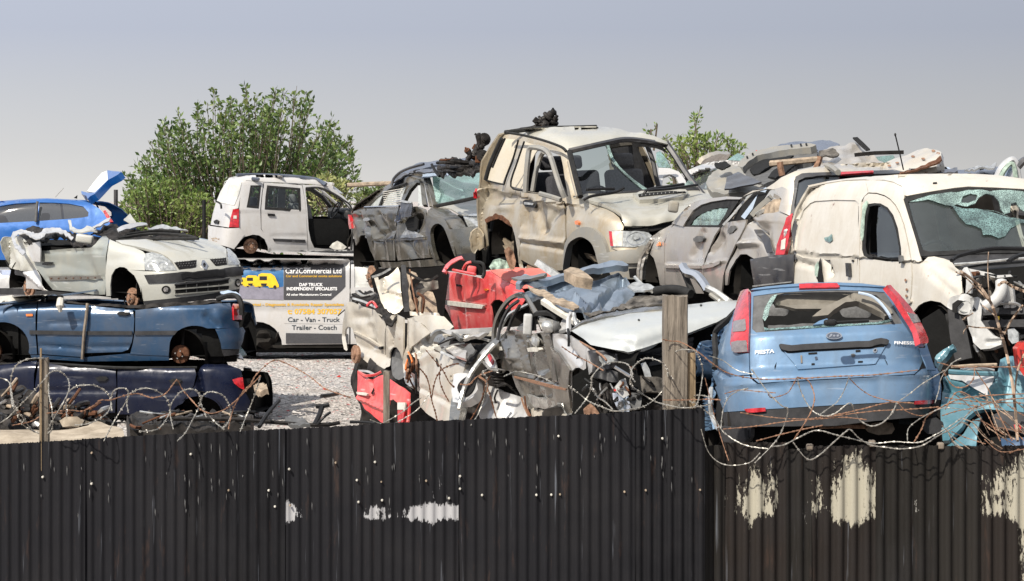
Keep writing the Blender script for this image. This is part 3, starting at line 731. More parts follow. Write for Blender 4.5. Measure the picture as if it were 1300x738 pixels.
panel(B, 'window_seal', '318,235.5 331.5,235.5 328.5,265 313,263.5 316,248', M['rubber'], k, holes=['320,237.5 329,237.5 326.5,262 316,261 318,249'], off=.004, rim=.01, mirror=True)
d = panel(B, 'rear_door', '335.5,232.3 360,233.3 383.5,235.5 387,255 388.5,270 390,300 390.8,321 345,320.5 342,307 336,298 332,290.5 331.8,265 333.5,245', pt_, t, mirror=True, holes=['341,237.5 379,241 380,266.5 338.5,263.5 339,250'], sp=2.8, creases=[(346, 300, 389, 300, 3, .02)])
panel(B, 'door_window', '340,236.5 380,240 381.5,268 337,265.4 338,250', M['glass'], d, off=-.01, rim=0, mirror=True)
panel(B, 'window_seal', '339,235.5 381,239 382.3,269 336,266.2 337,250', M['rubber'], d, holes=['342,238.5 378.5,241.8 379.2,265.5 339.5,263 340.5,250'], off=.004, rim=.01, mirror=True)
panel(B, 'rubbing_strip', '346,303 387,304.5 387.5,308.3 348,306.5', M['bumper_black'], d, off=.02)
handle(B, d, '339.5,271.3 348.5,271.8 348.8,274.8 340,274.3')
a = panel(B, 'door_opening_frame', '384.2,235 402,234.7 420,238 436,249.5 449,263.5 451,300 451,324.5 391.5,322.5 390.7,300 387.7,258', pt_, t, mirror=True, holes=['387.5,239.4 405,239 421,245 436,254.5 446,265 447,300 445,318.5 420,317.5 399,315 394.5,305 391.8,292 390.5,270'], sp=2.5)
tubepx([(388, 239, 47.5), (405, 238.5, 47.4), (421, 244.5, 47.3), (436, 254, 47.2), (446, 264, 47.2), (448, 290, 47.2), (446, 318, 47.2)], .02).build('door_seal', M['rubber'], t)
trim(B, t, '313.2,229.5 334.5,232 360,233.3 383.5,235.5 402,235 420,238 436,249.5 449,263.5 451,300 451,324 344,321 336,300 303,290 304,265 308,232', ['319,238 330,237 327.5,263 315,261.5 317,248', '341,237.5 379,241 380,266.5 338.5,263.5 339,250', '387.5,239.4 405,239 421,245 436,254.5 446,265 447,300 445,318.5 420,317.5 399,315 394.5,305 391.8,292 390.5,270'])
k = panel(B, 'tailgate', '290.7,226 312.5,229 308.5,240 305.5,247 302.5,264.5 296,266 293,276 290.5,289 267.5,285.5 270,272 274.5,256 280,243', pt_, t, sp=2.5)
panel(B, 'rear_window', '289.5,229.5 307,231.5 303.5,246 297.5,261 276,256.5 281,243', M['glass_white'], k, off=.012, rim=.01)
tubepx([(275, 256, 46.9), (280, 259, 46.7), (281, 265, 46.7)], .02, 3).build('wiper_arm', M['black'], k)
panel(B, 'badge', '272,281 276,279 279,281 278,285 273,284', M['greasy'], k, off=.02, sp=2, crush=(.02, .1, 1))
panel(B, 'rear_bumper', '266,287 290,290.3 303.7,289.6 310,298 303,308 297,316 290,313.5 266,306.5', pt_, t, off=.03, sp=3, rim=.04)
panel(B, 'plate_recess', '268,300 280,303 280,308 268,305', M['junk_tan'], t, off=.03)
panel(B, 'tail_lamp', '296.3,266 303.3,265.5 303.3,289 291.5,288.5 293.7,276', M['lamp_red'], t, off=.03, rim=.03, mirror=False)
panel(B, 'reversing_lens', '297,274 300.5,274 300.5,278 296.5,278', M['offwhite'], t, off=.036, rim=.01)
for q in ([(301, 222.5, 47.6), (330, 222.2, 47.9), (370, 224, 47.8), (400, 227.5, 47.7), (414, 234, 47.5)], [(320, 227, 47.1), (329, 227.8, 47.05)], [(404, 228.5, 47.5), (413, 235.5, 47.3)]):
    tubepx(q, .035).build('roof_rail', M['p_darkblue'], t, smooth_=True)
panel(Sheet([(300, 325, 47.7), (450, 325, 47.5), (380, 320, 47.7)]), 'underbody', '292,312 310,314 345,320 391,321.5 450,323 452,330 294,329.5', M['inner'], t, off=-.05, rim=.3, sp=6)
seat(B, t, .35, -.36, M['seat_grey'], z=.38); seat(B, t, .35, .36, M['seat_grey'], z=.38); seat(B, t, -.6, 0, M['seat_grey'], s=2.0, z=.34)
dash(B, t, .98, .98, mat=M['plastic_dark']); steering(B, t, .68, -.36, .98)
panel(Sheet([(430, 312, 47.3)]), 'loose_bag', '418,314 422,309 428,306 434,309 440,314 436,317 424,317', M['offwhite'], t, crush=(.08, .2, 3), sp=2, rim=.1)
panel(B, 'windscreen', '-1,-1 -2,-1 -2,-2', M['glass'], t) if False else None
MB().tube([B.pt(.55, .72, 1.5), B.pt(1.12, .74, 1.04)], .03, 6).tube([B.pt(.55, -.6, 1.52), B.pt(.55, .6, 1.52)], .03, 6).build('windscreen_frame', pt_, t)

# ---- sign written white van
B = Body((-4.75, 47.4, -.39), 2, 0, 0, .95, [(-1.62, .3), (-1.66, .7), (-1.62, 1.7), (-1.5, 1.9), (1.6, 1.97), (1.9, 1.9), (2.5, 1.25), (3.1, 1.05), (3.3, .8), (3.3, .3)], belt=1.1, tumble=.06, n=14, nr=12, m=20, wheels=(2.4, -.3), wz=.33, wr=.38)
t = thing('wrecked_van', 'white panel van with truck picture and repair lettering on its side, on the gravel', 'van', B.pt(0, 0, .1))
lining(B, t, top=1.0, arches=False)
for wx in (1,):
    pass
hubv = MB(); c = W(330, 437, 46.65); hubv.disc(c, (0, -1, 0), [(.15, -.05), (.16, 0), (.15, .01), (.09, .012), (.08, .04), (.03, .05), (.01, .06)], 28).build('brake_disc', M['rust_dark'], t)
MB().tube([c + Vector((-.3, .3, .25)), c + Vector((0, .1, 0))], .03).tube([c + Vector((0, .2, 0)), c + Vector((.5, .4, .02))], .03).tube([c + Vector((.1, .1, .1)), c + Vector((.4, .25, .15))], .02).build('suspension_arm', M['rust_dark'], t)
panel(B, 'wheel_housing', ell(326, 438, 34, 30), M['housing'], t, off=-.45, rim=0, sp=6)
pt_ = M['p_wagon']
arc = ell(326, 438, 32, 29.5, 170, 12)
side = panel(B, 'side_panel', [(286, 329), (441.5, 330.5), (444, 332), (443.3, 437), (358, 438)] + arc[::-1] + [(294, 440), (286, 440)], pt_, t, sp=5, mirror=True, wave=.006)
for a_, b_ in (((361, 334), (361, 437)), ((361, 411), (443, 412))):
    MB().tube([Vector(B.map([a_])[0][0]), Vector(B.map([b_])[0][0])], .003, 4).build('panel_gap', M['plastic_grey'], side)
panel(B, 'roof', '286,329 292,327.6 441,328.8 444,331.5 441.5,330.5', pt_, t, off=.0, sp=5)
panel(B, 'rubbing_strip', '363,423 441.5,424 442,436 363,436', M['sign_grey'], side, off=.02, rim=.03, sp=6)
g = panel(B, 'sign_picture', '287,335.5 360,336 360,381 287,379', M['sign_blue'], side, off=.006, rim=0, sp=6)
panel(B, 'picture_road', '287,362 320,362.5 345,367 360,364 360,381 287,379', M['sign_road'], g, off=.009, rim=0, sp=6)
for i, (u, v, s) in enumerate(((340, 360, 1.0), (322, 360, .8), (309, 360.5, .62))):
    f = lambda pts: [(u + x * s, v + y * s) for x, y in pts]
    q = panel(B, 'pictured_truck', f([(-12, -11), (-8, -13), (4, -12.5), (9, -9), (14, 2), (14, 5), (2, 5.5), (0, 3), (-12, 4)]), M['sign_yellow'], g, off=.012 + .003 * (2 - i), rim=0, sp=6, wave=0)
    panel(B, 'truck_window', f([(-10.5, -9), (-1, -9), (-1, -4), (-10.5, -4)]), M['sign_dark'], q, off=.014 + .003 * (2 - i), rim=0, sp=6, wave=0)
    panel(B, 'truck_grille', f([(-9, 0), (-1, 0), (-2, 3.2), (-8, 3.2)]), M['sign_dark'], q, off=.014 + .003 * (2 - i), rim=0, sp=6, wave=0)
    panel(B, 'truck_wheel', f(ell(9, 4.5, 2.0, 2.2)), M['sign_dark'], q, off=.014 + .003 * (2 - i), rim=0, sp=6, wave=0)
g = panel(B, 'sign_board', '360.5,336 435.5,336.3 438.5,340 438.5,364 434,369 420,381 360.5,381', M['sign_grey'], side, off=.006, rim=0, sp=6)
LW, LO, LD = M['letter_white'], M['letter_orange'], M['letter_dark']
text_on(B, 'Car2Commercial Ltd', 398, 344.5, 6.6, LW, g, 71, off=.012, bold=.01)
text_on(B, 'Car and Commercial onsite solutions', 398.5, 350.8, 2.9, LO, g, 71, off=.012, bold=.02)
text_on(B, 'DAF TRUCK', 395, 361.8, 4.0, LW, g, 30, off=.012, bold=.03)
text_on(B, 'INDEPENDENT SPECIALISTS', 396, 367, 4.0, LW, g, 64, off=.012, bold=.03)
text_on(B, 'All other Manufacturers Covered', 392, 374.3, 2.9, LW, g, 57, off=.012, bold=.02)
text_on(B, 'Auto Electrical - Diagnostic & Roadside Repair Specialists', 365.5, 387, 3.2, LO, side, 142, off=.006, bold=.03)
text_on(B, 't: 07584 307057', 399.5, 396, 6.6, LO, side, 69, off=.006, bold=.035)
text_on(B, 'Car - Van - Truck', 398.5, 406.3, 6.0, LD, side, 66, off=.006, bold=.015)
text_on(B, 'Trailer - Coach', 399, 416.3, 6.0, LD, side, 57, off=.006, bold=.015)
k = panel(B, 'cab_side', '445.5,331 470,331.5 500,333 530,345 560,400 560,437 445,437', pt_, t, holes=['450,336 478,337 492,352 496,364 450,365'], sp=5, mirror=True)
panel(B, 'door_window', '449,335 479,336 493,352 497,365 449,366', M['glass_white'], k, off=-.02, rim=0)
panel(B, 'sill', '300,438 358,438.5 443,437.5 443,442 350,442', M['housing'], t, off=-.02)
tubepx([(429, 401, 46.3), (440, 392, 46.25), (447, 389, 46.2)], .012).build('aerial', M['black'], t)

# ---- bright blue hatchback with open tailgate, far left at the back
B = Body(tuple(W(55, 258, 38)[i] - (0, 0, 1.385)[i] for i in range(3)), 176, 0, 0, .85, [(-1.85, .25), (-1.95, .55), (-1.9, .95), (-1.35, 1.36), (-1.1, 1.42), (-.2, 1.47), (.5, 1.42), (1.3, .98), (1.9, .85), (2.1, .7), (2.15, .25)], belt=.95, tumble=.28, n=7, m=12, wheels=(1.25, -1.25), wz=.3, wr=.33)
t = thing('wrecked_car', 'bright blue three door hatchback with its tailgate raised, at the left edge behind the stack', 'car', B.pt(0, 0, .2), 'scrapped cars in the back row')
lining(B, t, top=.9)
pt_ = M['p_brightblue']
h1 = '-24,270 0,261.5 20,258.5 47,257.2 45.5,281 0,283.3 -25,285'; h2 = '50,257.2 70,257.5 88,258.7 105.7,262.3 112.5,269.8 112,275 104,276.5 88,278 48.5,280.8'
s_ = panel(B, 'side_panel', '-60,300 -50,284 -30,266 0,256.6 30,254 60,253.4 90,254.5 106,255.8 114,257.5 127,266 140,281 143,296 142,330 -60,330', pt_, t, holes=[h1, h2], mirror=True, sp=4)
panel(B, 'door_window', h1, M['glass_dark'], s_, off=-.015, rim=0); panel(B, 'quarter_window', h2, M['glass_dark'], s_, off=-.015, rim=0)
panel(B, 'roof', '-24,262 0,255.5 30,252.6 60,252 100,253.8 113,257 106,255.6 60,253.4 30,254 0,256.6', pt_, t, sp=3)
MB().tube([W(47.5, 256, 37.2), W(45.5, 282, 37.15)], .025, 6).build('window_pillar', M['plastic_grey'], t)
seat(B, t, .25, .3, M['seat_dark'])
panel(B, 'tail_lamp', '131,269 134,268 144,282.5 139.5,283 134.5,276', M['lamp_red'], t, off=.03, rim=.04)
SG = Sheet([(104, 250, 38), (150, 220, 38.0), (120, 230, 38.8)])
tg = panel(SG, 'tailgate', '104,244 113,246.2 121,245.5 137.5,230 137,217.5 145,218.5 155,219.5 150,223.5 138,229.8 121,247.5 115,250.5 112,254 110.5,250 104.5,248', pt_, t, rim=.12, off=.02, sp=3)
panel(SG, 'tailgate_glass', '110.5,243 119,231.5 129,219.5 136,217 137,230 121,244.8', M['glass_white'], tg, off=0, rim=.02, sp=3)
MB().tube([W(117.5, 249, 37.6), W(124.5, 264, 37.5)], .015, 5).build('gas_strut', M['black'], tg)
MB().tube([W(70, 250.5, 38), W(80.5, 239, 38)], .008, 4).build('aerial', M['steel'], t)
panel(Sheet([(95, 251, 37.6)]), 'roof_clip', '93.5,251.5 98,248 97.5,252.5', M['black'], t, rim=.03)

# ---- white car under the bright blue one
B = Body(tuple(W(30, 345, 37)[i] - (0, 0, .95)[i] for i in range(3)), 178, 0, 0, .84, [(-1.9, .2), (-1.95, .6), (-1.7, .98), (1.2, 1.0), (1.9, .7), (2.0, .2)], n=7, wheels=(1.2, -1.2))
t = thing('wrecked_car', 'crushed white car beneath the bright blue hatchback, mostly hidden by the left stack', 'car', B.pt(0, 0, .2), 'scrapped cars in the back row')
lining(B, t, arches=False)
panel(B, 'side_panel', '-60,352 -60,342 20,343 60,342 150,344 150,400 -60,400', M['p_white'], t, sp=6, mirror=True)
panel(B, 'roof', '-60,341 0,337 60,336 140,338 150,343 60,341.5 20,342.5', M['p_white'], t, off=.01, sp=5)
panel(B, 'rubbing_strip', '-60,366 150,366 150,374 -60,374', M['bumper_black'], t, off=.02, sp=6)
# ================================================================== middle heap
STK = 'scrapped cars stacked in the yard'
# ---- dark bronze saloon above the heap
DS = 1.09
B = Body((-.571, 30.4, 1.80), -65.1, -1.0, 2.7, .90, [(-2.28, .3), (-2.36, .6), (-2.3, .95), (-1.7, 1.08), (-.75, 1.38), (-.2, 1.44), (.1, 1.4), (.9, 1.0), (1.7, .86), (2.15, .72), (2.33, .5), (2.3, .2)], belt=.92, tumble=.34, n=6, wheels=(1.38, -1.38), wz=.33, wr=.36)
t = thing('wrecked_car', 'dark bronze saloon with a battered flank, above the red car, beside the beige four wheel drive', 'car', B.pt(0, 0, .2), STK)
t['label'] = 'dark bronze saloon with battered doors, left of the beige four wheel drive'
lining(B, t, top=.85)
pt_ = M['p_mondeo']
hub(B, t, 1, -1, -.22, r=.16, inset=.02, dx=.25)
q_ = panel(B, 'rear_quarter', '447,266 452,259 466,249 480,241.5 500,231.5 519.7,223.5 531,221.8 541,226 549,262 545,262 538,229 530,229.5 507,262.5 463,263.5 468,285 472,303 474,318 475,329 470,318 466,303 460,298.5 457,299 455,307 452,312 449,300 447,286 445,274', pt_, t, sp=2.2, mirror=True, holes=['468.5,262 482,262 489,244 479,251', '483.5,261.8 506,262 516,236 504,240 492,246'], crush=(.012, .3, 2), creases=[(449, 275, 470, 292, 6, .05), (455, 270, 460, 300, 4, .05)])
panel(B, 'quarter_window', '468,262.5 482,262.5 489.5,243.5 479,250', M['glass_dusty'], q_, off=-.012, rim=0)
panel(B, 'door_window', '483,262 506.5,262.3 516.5,235 504,239 492,245', M['glass_dusty'], q_, off=-.012, rim=0)
tubepx([(482, 262, 29.9), (490, 245, 29.9), (505, 237, 29.7), (516, 233.5, 29.4)], .02).build('window_seal', M['rubber'], q_)
tubepx([(463, 263.8, 30.3), (485, 263, 29.7), (507, 262.5, 29.2)], .018).build('chrome_strip', M['chrome'], q_)
for k in range(8): MB().tube([W(486 + k * .3, 244 + k * 2.4, 29.75), W(512 - k * .5, 239.5 + k * 2.8, 29.3)], .006, 4).build('reflection_bar', M['offwhite'], q_)  # pale bars stand for a line pattern reflected in the window glass
f_ = panel(B, 'door_frame', '507.5,262 519,242 529,230 538,229 543,262 538,262 534,234 530,234 522,243 512,262', M['p_mondeo'], t, off=.03, sp=2, rim=.05)
panel(B, 'door_window', '531,236 536,234 541,262 531,262', M['glass_dusty'], f_, off=.0, rim=0)
r = panel(B, 'rear_door', '464,264.5 507,263.5 503,280 500.5,303.5 501.5,331 476,330.5 472.5,303.5 467,283', pt_, t, sp=2, crush=(.025, .3, 5), creases=[(470, 285, 482, 302, 6, .07), (478, 300, 500, 292, 6, .05), (480, 272, 490, 300, 5, .04), (485, 308, 490, 330, 5, .03)], dents=[(490, 288, 10, 8, .04)], mirror=True)
f = panel(B, 'front_door', '508,264 530,262.5 541,266 541.5,302 548,327 504,331 502,304 504.5,280', pt_, t, sp=2, crush=(.03, .3, 6), creases=[(508, 268, 515, 303, 5, .06), (519, 300, 530, 275, 8, .08), (515, 308, 530, 330, 5, .05)], dents=[(525, 282, 10, 10, .08)], mirror=True)
panel(B, 'torn_hole', '517,283 522,277 530,275 534,280 533,291 526,294 520,292', M['mat_black'], f, off=.035, sp=2)
panel(B, 'peeled_skin', '509,258.5 518,257.5 530,261.5 530,275.5 519,277 509,282.5 512,272 516,266', M['p_black'], f, off=.09, sp=2, crush=(.02, .2, 3))
panel(B, 'peeled_edge', '508,258 518,256.5 530.5,260.5 530,262.5 518,259.8 509,260.5', M['alu'], f, off=.11, sp=2)
panel(B, 'bright_dent', '510,302 517,288 526,293 534,297 540,300.5 528,302', M['alu'], f, off=.015, sp=2, crush=(.02, .15, 3))
handle(B, r, '463,278.5 466,276.5 471,276.7 472,279.5 468,281 464,280.5', 'chrome'); handle(B, f, '503,280 505,277.5 509.5,277.5 510.5,280.5 507,282.5 504,282', 'chrome')
for pl in ('473,303.3 499.5,302.8 500,305 473.6,305.6', '502.5,303.6 540,301.8 540.5,304 502.8,305.8'): panel(B, 'rubbing_strip', pl, M['p_mondeo'], t, off=.03, rim=.03)
panel(B, 'sill', '481,333 503,333 553,329 564,337 540,339 484,340.5', pt_, t, sp=2.5, crush=(.02, .3, 3))
panel(B, 'front_wing', [(541.5, 302), (541, 280), (543, 268), (549, 262.5), (556, 263), (568, 265.5), (581, 273.5), (588, 281), (592, 290), (577, 292), (570, 288), (565, 281), (560, 278), (553, 279), (547, 288), (544.5, 299), (547, 315), (552, 327)], pt_, t, sp=2.2, mirror=True, crush=(.01, .3, 2))
panel(B, 'arch_trim', smooth([(544, 299), (547, 288), (553, 279), (560, 277.2), (566, 280), (571, 288), (577, 302), (581, 326), (577, 318), (571, 301), (566, 290), (559, 284.5), (552, 287), (548.5, 297), (552, 318), (556, 330), (551, 326)], True, 2), pt_, t, off=.03, sp=2.2, mirror=True, rim=.05)
panel(B, 'front_bumper', '571,291.5 581,292 592,290.5 606,291 606,333 592,334.5 587,330 582,322 577,306', M['p_mondeo'], t, off=.03, sp=2.5, crush=(.015, .3, 2), rim=.04)
panel(B, 'bumper_lower', '583,323 606,320 606,338 594,337 588,332', M['bumper_black'], t, off=.04, sp=2.5)
panel(B, 'headlight', '588,276 600,273 610,273 611,289 595,289.5 592,284', M['lamp_clear'], t, off=.02)
panel(B, 'bonnet', '556,262.5 580,258.5 604,254 620,252 622,270 604,274 592,274.5 584,273 572,266', M['p_hood'], t, off=.01, sp=2.8, crush=(.008, .4, 2))
panel(B, 'windscreen', '548,219 575,220.5 612,218 614,250 580,256 555.5,261.5 551,245', M['glass_shard'], t, off=.01, rim=0, sp=2.5, crush=(.03, .3, 2))
panel(B, 'windscreen_shards', '548,219 555,221 559,228 557,240 560,252 557,260.5 554,259 550,240', M['glass_crack'], t, off=.05, rim=.01, sp=2, crush=(.05, .15, 2))
panel(B, 'windscreen_pillar', '541,226 545,224.5 550,240 556,261.5 550,263 545,243', pt_, t, off=.03, sp=2, rim=.05)
tubepx([(554.5, 261.5, 28.7), (580, 256.5, 28.5), (614, 249, 28.3)], .025).build('windscreen_seal', M['rubber'], t)
panel(B, 'tail_lamp', '445,273 447.5,279 449.5,290 447,291 445.5,284', M['lamp_red'], t, off=.04, rim=.05)
panel(B, 'roof', '519,223 531,218 548,214 612,210 612,219 575,221.5 548,220 541,226 531,222', pt_, t, off=.01, sp=3, crush=(.02, .3, 2))

# ---- loose roof panel and axle scrap lying on the bronze saloon
SR = Sheet([(500, 230, 30.4), (560, 207, 29.8), (610, 200, 29.6), (600, 215, 28.8)])
t = thing('roof_panel', 'torn off dark car roof lying upside down on the bronze saloon', 'scrap panel', W(540, 215, 30))
panel(SR, 'outer_skin', '496.5,236 498,227.5 507,218 520,211.5 540,206 565,203.5 590,200.5 612,199.5 612,206 590,206.5 566,208.5 548,211 528,216 513,223 503,231 499,236.5', M['p_darkblue'], t, rim=.10, sp=2.3, crush=(.03, .3, 2))
panel(SR, 'underside', '515,223 530,216.5 548,212 566,209.5 574,210.5 566,216 550,217.5 532,219.5 520,223', M['p_sky'], t, off=-.08, sp=2.3, crush=(.02, .3, 4))
panel(SR, 'folded_edge', '499,235 508,226 516,222 532,219 552,218 563,216 566,220 556,222 545,223 530,221 517,224 507,231', M['p_black'], t, off=.04, sp=2.3, crush=(.05, .2, 6))
tubepx([(497, 236, 30.1), (500, 227, 30.1), (508, 219, 30), (520, 213.5, 29.8), (538, 208.5, 29.6)], .02).build('frame_rail', M['p_black'], t)
t = thing('scrap_heap', 'tangle of black axle and exhaust scrap on the bronze saloon roof', 'scrap', W(590, 222, 28.8))
t['kind'] = 'stuff'
rnd = random.Random(5)
SD = Sheet([(560, 220, 28.9), (612, 200, 28.6), (600, 215, 28.2)])
panel(SD, 'scrap_mass', '553,220 557,213 566,209 566,203 575,201 590,203 602,204 612,202 613,214 604,218 600,222 588,220 580,223 570,221 562,222', M['junk_dark'], t, rim=.04, sp=1.8, crush=(.07, .10, 3))
for k in range(9):
    u0 = rnd.uniform(553, 585); v0 = rnd.uniform(201, 218); L = rnd.uniform(16, 34); a = rnd.uniform(-.18, .12)
    tubepx([(u0, v0, 28.5), (u0 + L * .5, v0 + L * a * .5 + rnd.uniform(-1, 1), 28.3), (u0 + L, v0 + L * a, 28.4)], rnd.uniform(.012, .035), 3).build('bent_rod', M[rnd.choice(['greasy', 'junk_dark', 'rust_dark', 'black'])], t)
tubepx([(548, 209, 28.5), (553, 218, 28.4), (558, 224, 28.3)], .02).build('bent_rod', M['black'], t)
def strut(name, label, pts, r, extra, at):
    t = thing(name, label, 'suspension strut', at)
    tubepx(pts, r, 4, 8).build('strut_tube', M['greasy'], t, smooth_=True)
    for (u, v, Y, rr, ln, m, ax) in extra:
        c = W(u, v, Y); a = Vector(ax).normalized(); b = a.orthogonal().normalized(); d = a.cross(b); rq = random.Random(int(u * 7 + v))
        h = MB().disc(c, a, [(rr, -.02), (rr * 1.02, 0), (rr * .96, .012), (rr * .62, .016), (rr * .55, ln * .6), (rr * .3, ln * .65), (rr * .28, ln), (.01, ln)], 16)
        h.tube([c - a * .02, c - a * ln], rr * .42, 8)
        h.build('hub_carrier', M[m], t)
        g = MB().box(c - a * ln * .6 + b * rr * .6, (rr * 1.3, rr * .7, rr * 1.1), Matrix.Rotation(rq.uniform(-.8, .8), 3, 'Y'), rr * .15); g.build('bracket', M[rq.choice(['greasy', 'rust_dark', 'junk_dark'])], t)
        for q in range(3):
            e = (b * rq.uniform(-1, 1) + d * rq.uniform(-1, 1) - a * rq.uniform(0, .6)).normalized()
            MB().tube([c - a * ln * .4, c - a * ln * .4 + e * rr * rq.uniform(1.2, 2.0)], rr * rq.uniform(.12, .22), 6).build('arm', M['greasy'], t)
    return t
strut('axle_part', 'black hub and strut sticking up left of the beige four wheel drive roof', [(600, 203, 28.3), (604, 192, 28.3), (609, 183, 28.3), (607, 172, 28.3)], .04, [(615, 177, 28.3, .085, .05, 'junk_dark', (0.3, -1, .1)), (609, 188, 28.3, .07, .09, 'greasy', (1, -.4, .6)), (608, 172, 28.3, .035, .03, 'black', (0, -1, 0)), (613, 198, 28.2, .09, .05, 'junk_dark', (.4, -1, .5))], W(605, 203, 28.3))
strut('axle_part', 'short rusty black ball joint lying on the scrap left of the struts', [(593, 203, 28.2), (597, 197, 28.2), (592, 191, 28.2)], .035, [(593, 191, 28.2, .04, .05, 'rust_dark', (-.5, -.5, .8)), (603, 195, 28.2, .05, .04, 'greasy', (0, -1, .5))], W(597, 203, 28.2))

DS = 1.0
# ---- red hatchback under the four wheel drive
B = Body((.30, 28.4, 1.18), -73.6, -3.7, 5.0, .80, [(-1.75, .25), (-1.8, .6), (-1.7, .95), (-1.3, 1.02), (.6, 1.0), (.9, .98), (1.5, .9), (1.8, .78), (1.93, .5), (1.9, .2)], belt=.85, tumble=.3, n=5, wheels=(1.22, -1.22), wz=.3, wr=.33)
t = thing('wrecked_car', 'faded red hatchback with a crushed roof, beneath the beige four wheel drive', 'car', B.pt(0, 0, .2), STK)
lining(B, t, top=.8); hub(B, t, 1, -1, -.04, r=.13)
pt_ = M['p_red']
d = panel(B, 'front_door', '561,344 580,346.5 600,351 613,354.5 617,366 622,385 624.5,400 625.5,415.5 600,417 577,418.5 573,404 568,388 562,372 557.5,358', pt_, t, sp=2.5, mirror=True, creases=[(584, 350, 590, 416, 4, .02), (565, 385, 617, 390, 3, .02)], dents=[(600, 365, 8, 8, .03)])
panel(B, 'rubbing_strip', '565,381 590,384 617,387.5 615,391.5 590,389.5 568,386.5', M['offwhite'], d, off=.035, rim=.03)
handle(B, d, '560.5,357.5 564.5,358 565.5,360.5 561,360'); handle(B, d, '582,361 585.5,361.5 585.5,364 582.5,363.5')
panel(B, 'rear_quarter', '557,344 560.5,345 557,358 562,373 568,389 573,405 575,411 569,398 562,385 556,374 554,360 554.5,350', pt_, t, sp=2.5)
panel(Sheet([(563, 345, 28.3), (586, 327, 28.3), (570, 335, 28.5)]), 'roof_edge', '561,345 566,336 573,330 580,326.5 586,325 588,328 580,331 573,335 568,340 565,346', pt_, t, off=0, rim=.03, sp=2)
panel(B, 'sill', '576,419.5 600,418 626,416.5 627,421 600,423 578,423', pt_, t, sp=3)
panel(B, 'front_wing', '614,354 617,345 622,344 640,356 655,363 664,368 668,378 660,392 652,400 642,392 639,383 634,380.5 627,381 621,389 619.5,400 622,412 620,398 618,380', pt_, t, sp=2.5, mirror=True, crush=(.015, .4, 4), dents=[(640, 366, 8, 6, -.03)])
panel(B, 'bonnet', '622,343.5 640,342 660,341 690,342 707,346 719,357 700,363 675,366 665,367 655,362 640,355', M['p_redhood'], t, sp=3, off=.012, crush=(.012, .4, 4), creases=[(640, 352, 668, 343, 5, .02)])
panel(B, 'wing_indicator', ell(618.5, 368, 2, 1.6), M['lamp_orange'], t, off=.02, rim=.02, sp=2)
mirror_part(B, d, 605, 345, 6, 5.5, pt_, dep=.14)
S5 = Sheet([(570, 335, 27.9), (620, 335, 27.0), (590, 345, 27.2)])
for q, r_ in (([(566, 341, 28), (585, 345, 27.6), (603, 348.5, 27.2)], .018), ([(588, 342, 27.6), (592, 335, 27.5), (598, 333, 27.5)], .018), ([(603, 333, 27), (613, 335, 26.9), (615, 347, 26.9), (612, 353, 26.9)], .02)):
    tubepx(q, r_).build('window_frame', M['p_red'] if len(q) < 4 or r_ > .02 else M['rubber'], t, smooth_=True)
panel(B, 'tail_light', '554,349 557,343 558.5,346 556,357 555,368 553,360', M['lamp_orange'], t, off=.03)
panel(Sheet([(600, 340, 27.8)]), 'cabin_void', '566,344 572,337 584,330 606,334 614,342 612,350 600,349 580,345', M['inner'], t, sp=4, rim=0)
panel(Sheet([(637, 335, 26.6)]), 'rag', '621,339 626,331 634,328.5 643,332 651,338 647,341 634,342 624,343', M['green_rag'], None, crush=(.08, .1, 2), sp=1.8, rim=.15, label='pale green rag bundle wedged on the red bonnet under the beige sill', cat='rag')
panel(Sheet([(648, 325, 26.5)]), 'rusty_bracket', '640,318 646,313 652,320 655,332 653,342 648,343 644,334', M['rust'], None, crush=(.06, .1, 3), sp=1.8, rim=.08, label='rusty brake bracket hanging in the rear wheel arch of the four wheel drive', cat='bracket')
ls = MB().tube([W(682, 333, 26.2), W(700, 345, 26.1), W(720, 359, 26.0)], .05, 4); ls.build('metal_strip', M['alu'], None, label='straight pale metal strip leaning on the red bonnet', cat='metal strip')

# ---- beige four wheel drive
DS = 1.06
B = Body((1.175, 27.4, 1.80), -67.2, 3.8, 2.6, .89, [(-1.93, .45), (-1.98, .8), (-1.9, 1.2), (-1.72, 1.74), (-1.6, 1.83), (-.6, 1.86), (.0, 1.82), (.22, 1.74), (.82, 1.16), (1.5, 1.08), (1.8, 1.0), (1.9, .8), (1.98, .62), (1.95, .35)], belt=1.1, tumble=.26, n=9, nr=18, m=14, wheels=(1.2, -1.15), wz=.45, wr=.42)
t = thing('wrecked_off_roader', 'beige four wheel drive with dented flank and broken windscreen, highest in the middle', 'off-roader', B.pt(0, 0, .3))
lining(B, t, top=1.02)
pt_ = M['p_beige']
wn1, wn2 = '638,176 658,178 656,190 650,204 644,220 640,233.5 628,231.5 617.5,228.5 622,212 630,193', '666,180 686.5,186.5 680,196 673,210 669,241.5 648.5,236.5 655,212'
hole_ = '673,190 690,189 702,194 712,198.5 715,212 721,249 716,252 698,247 668,243'
s_ = panel(B, 'body_side', '633,170 640,168.5 665,172 690,178.5 712,186.5 719,192.5 723,207 728,228 733,251 729,255 719,262 717,256 700,248 668,243.5 662,243.5 661,290 660,325 665,345 662,346 659,335 657.5,318 654,300 650,287 645,280.5 638,276 632,273.5 624,275 617.5,278 617,291 619,312 615,318 611,304 607,290 606,278 605,262 604,244 606,230 611,205 621,188', pt_, t, sp=2.6, crush=(.012, .45, 3), mirror=True, holes=[hole_], dents=[(625, 245, 10, 14, .05), (645, 252, 12, 8, .04), (612, 235, 8, 14, .06), (640, 262, 10, 6, -.03)], creases=[(610, 255, 660, 250, 5, .02)])
for wq in (wn1, wn2):
    f = panel(B, 'side_window', wq, M['p_beige_film'], s_, off=.012, rim=.01, sp=3)
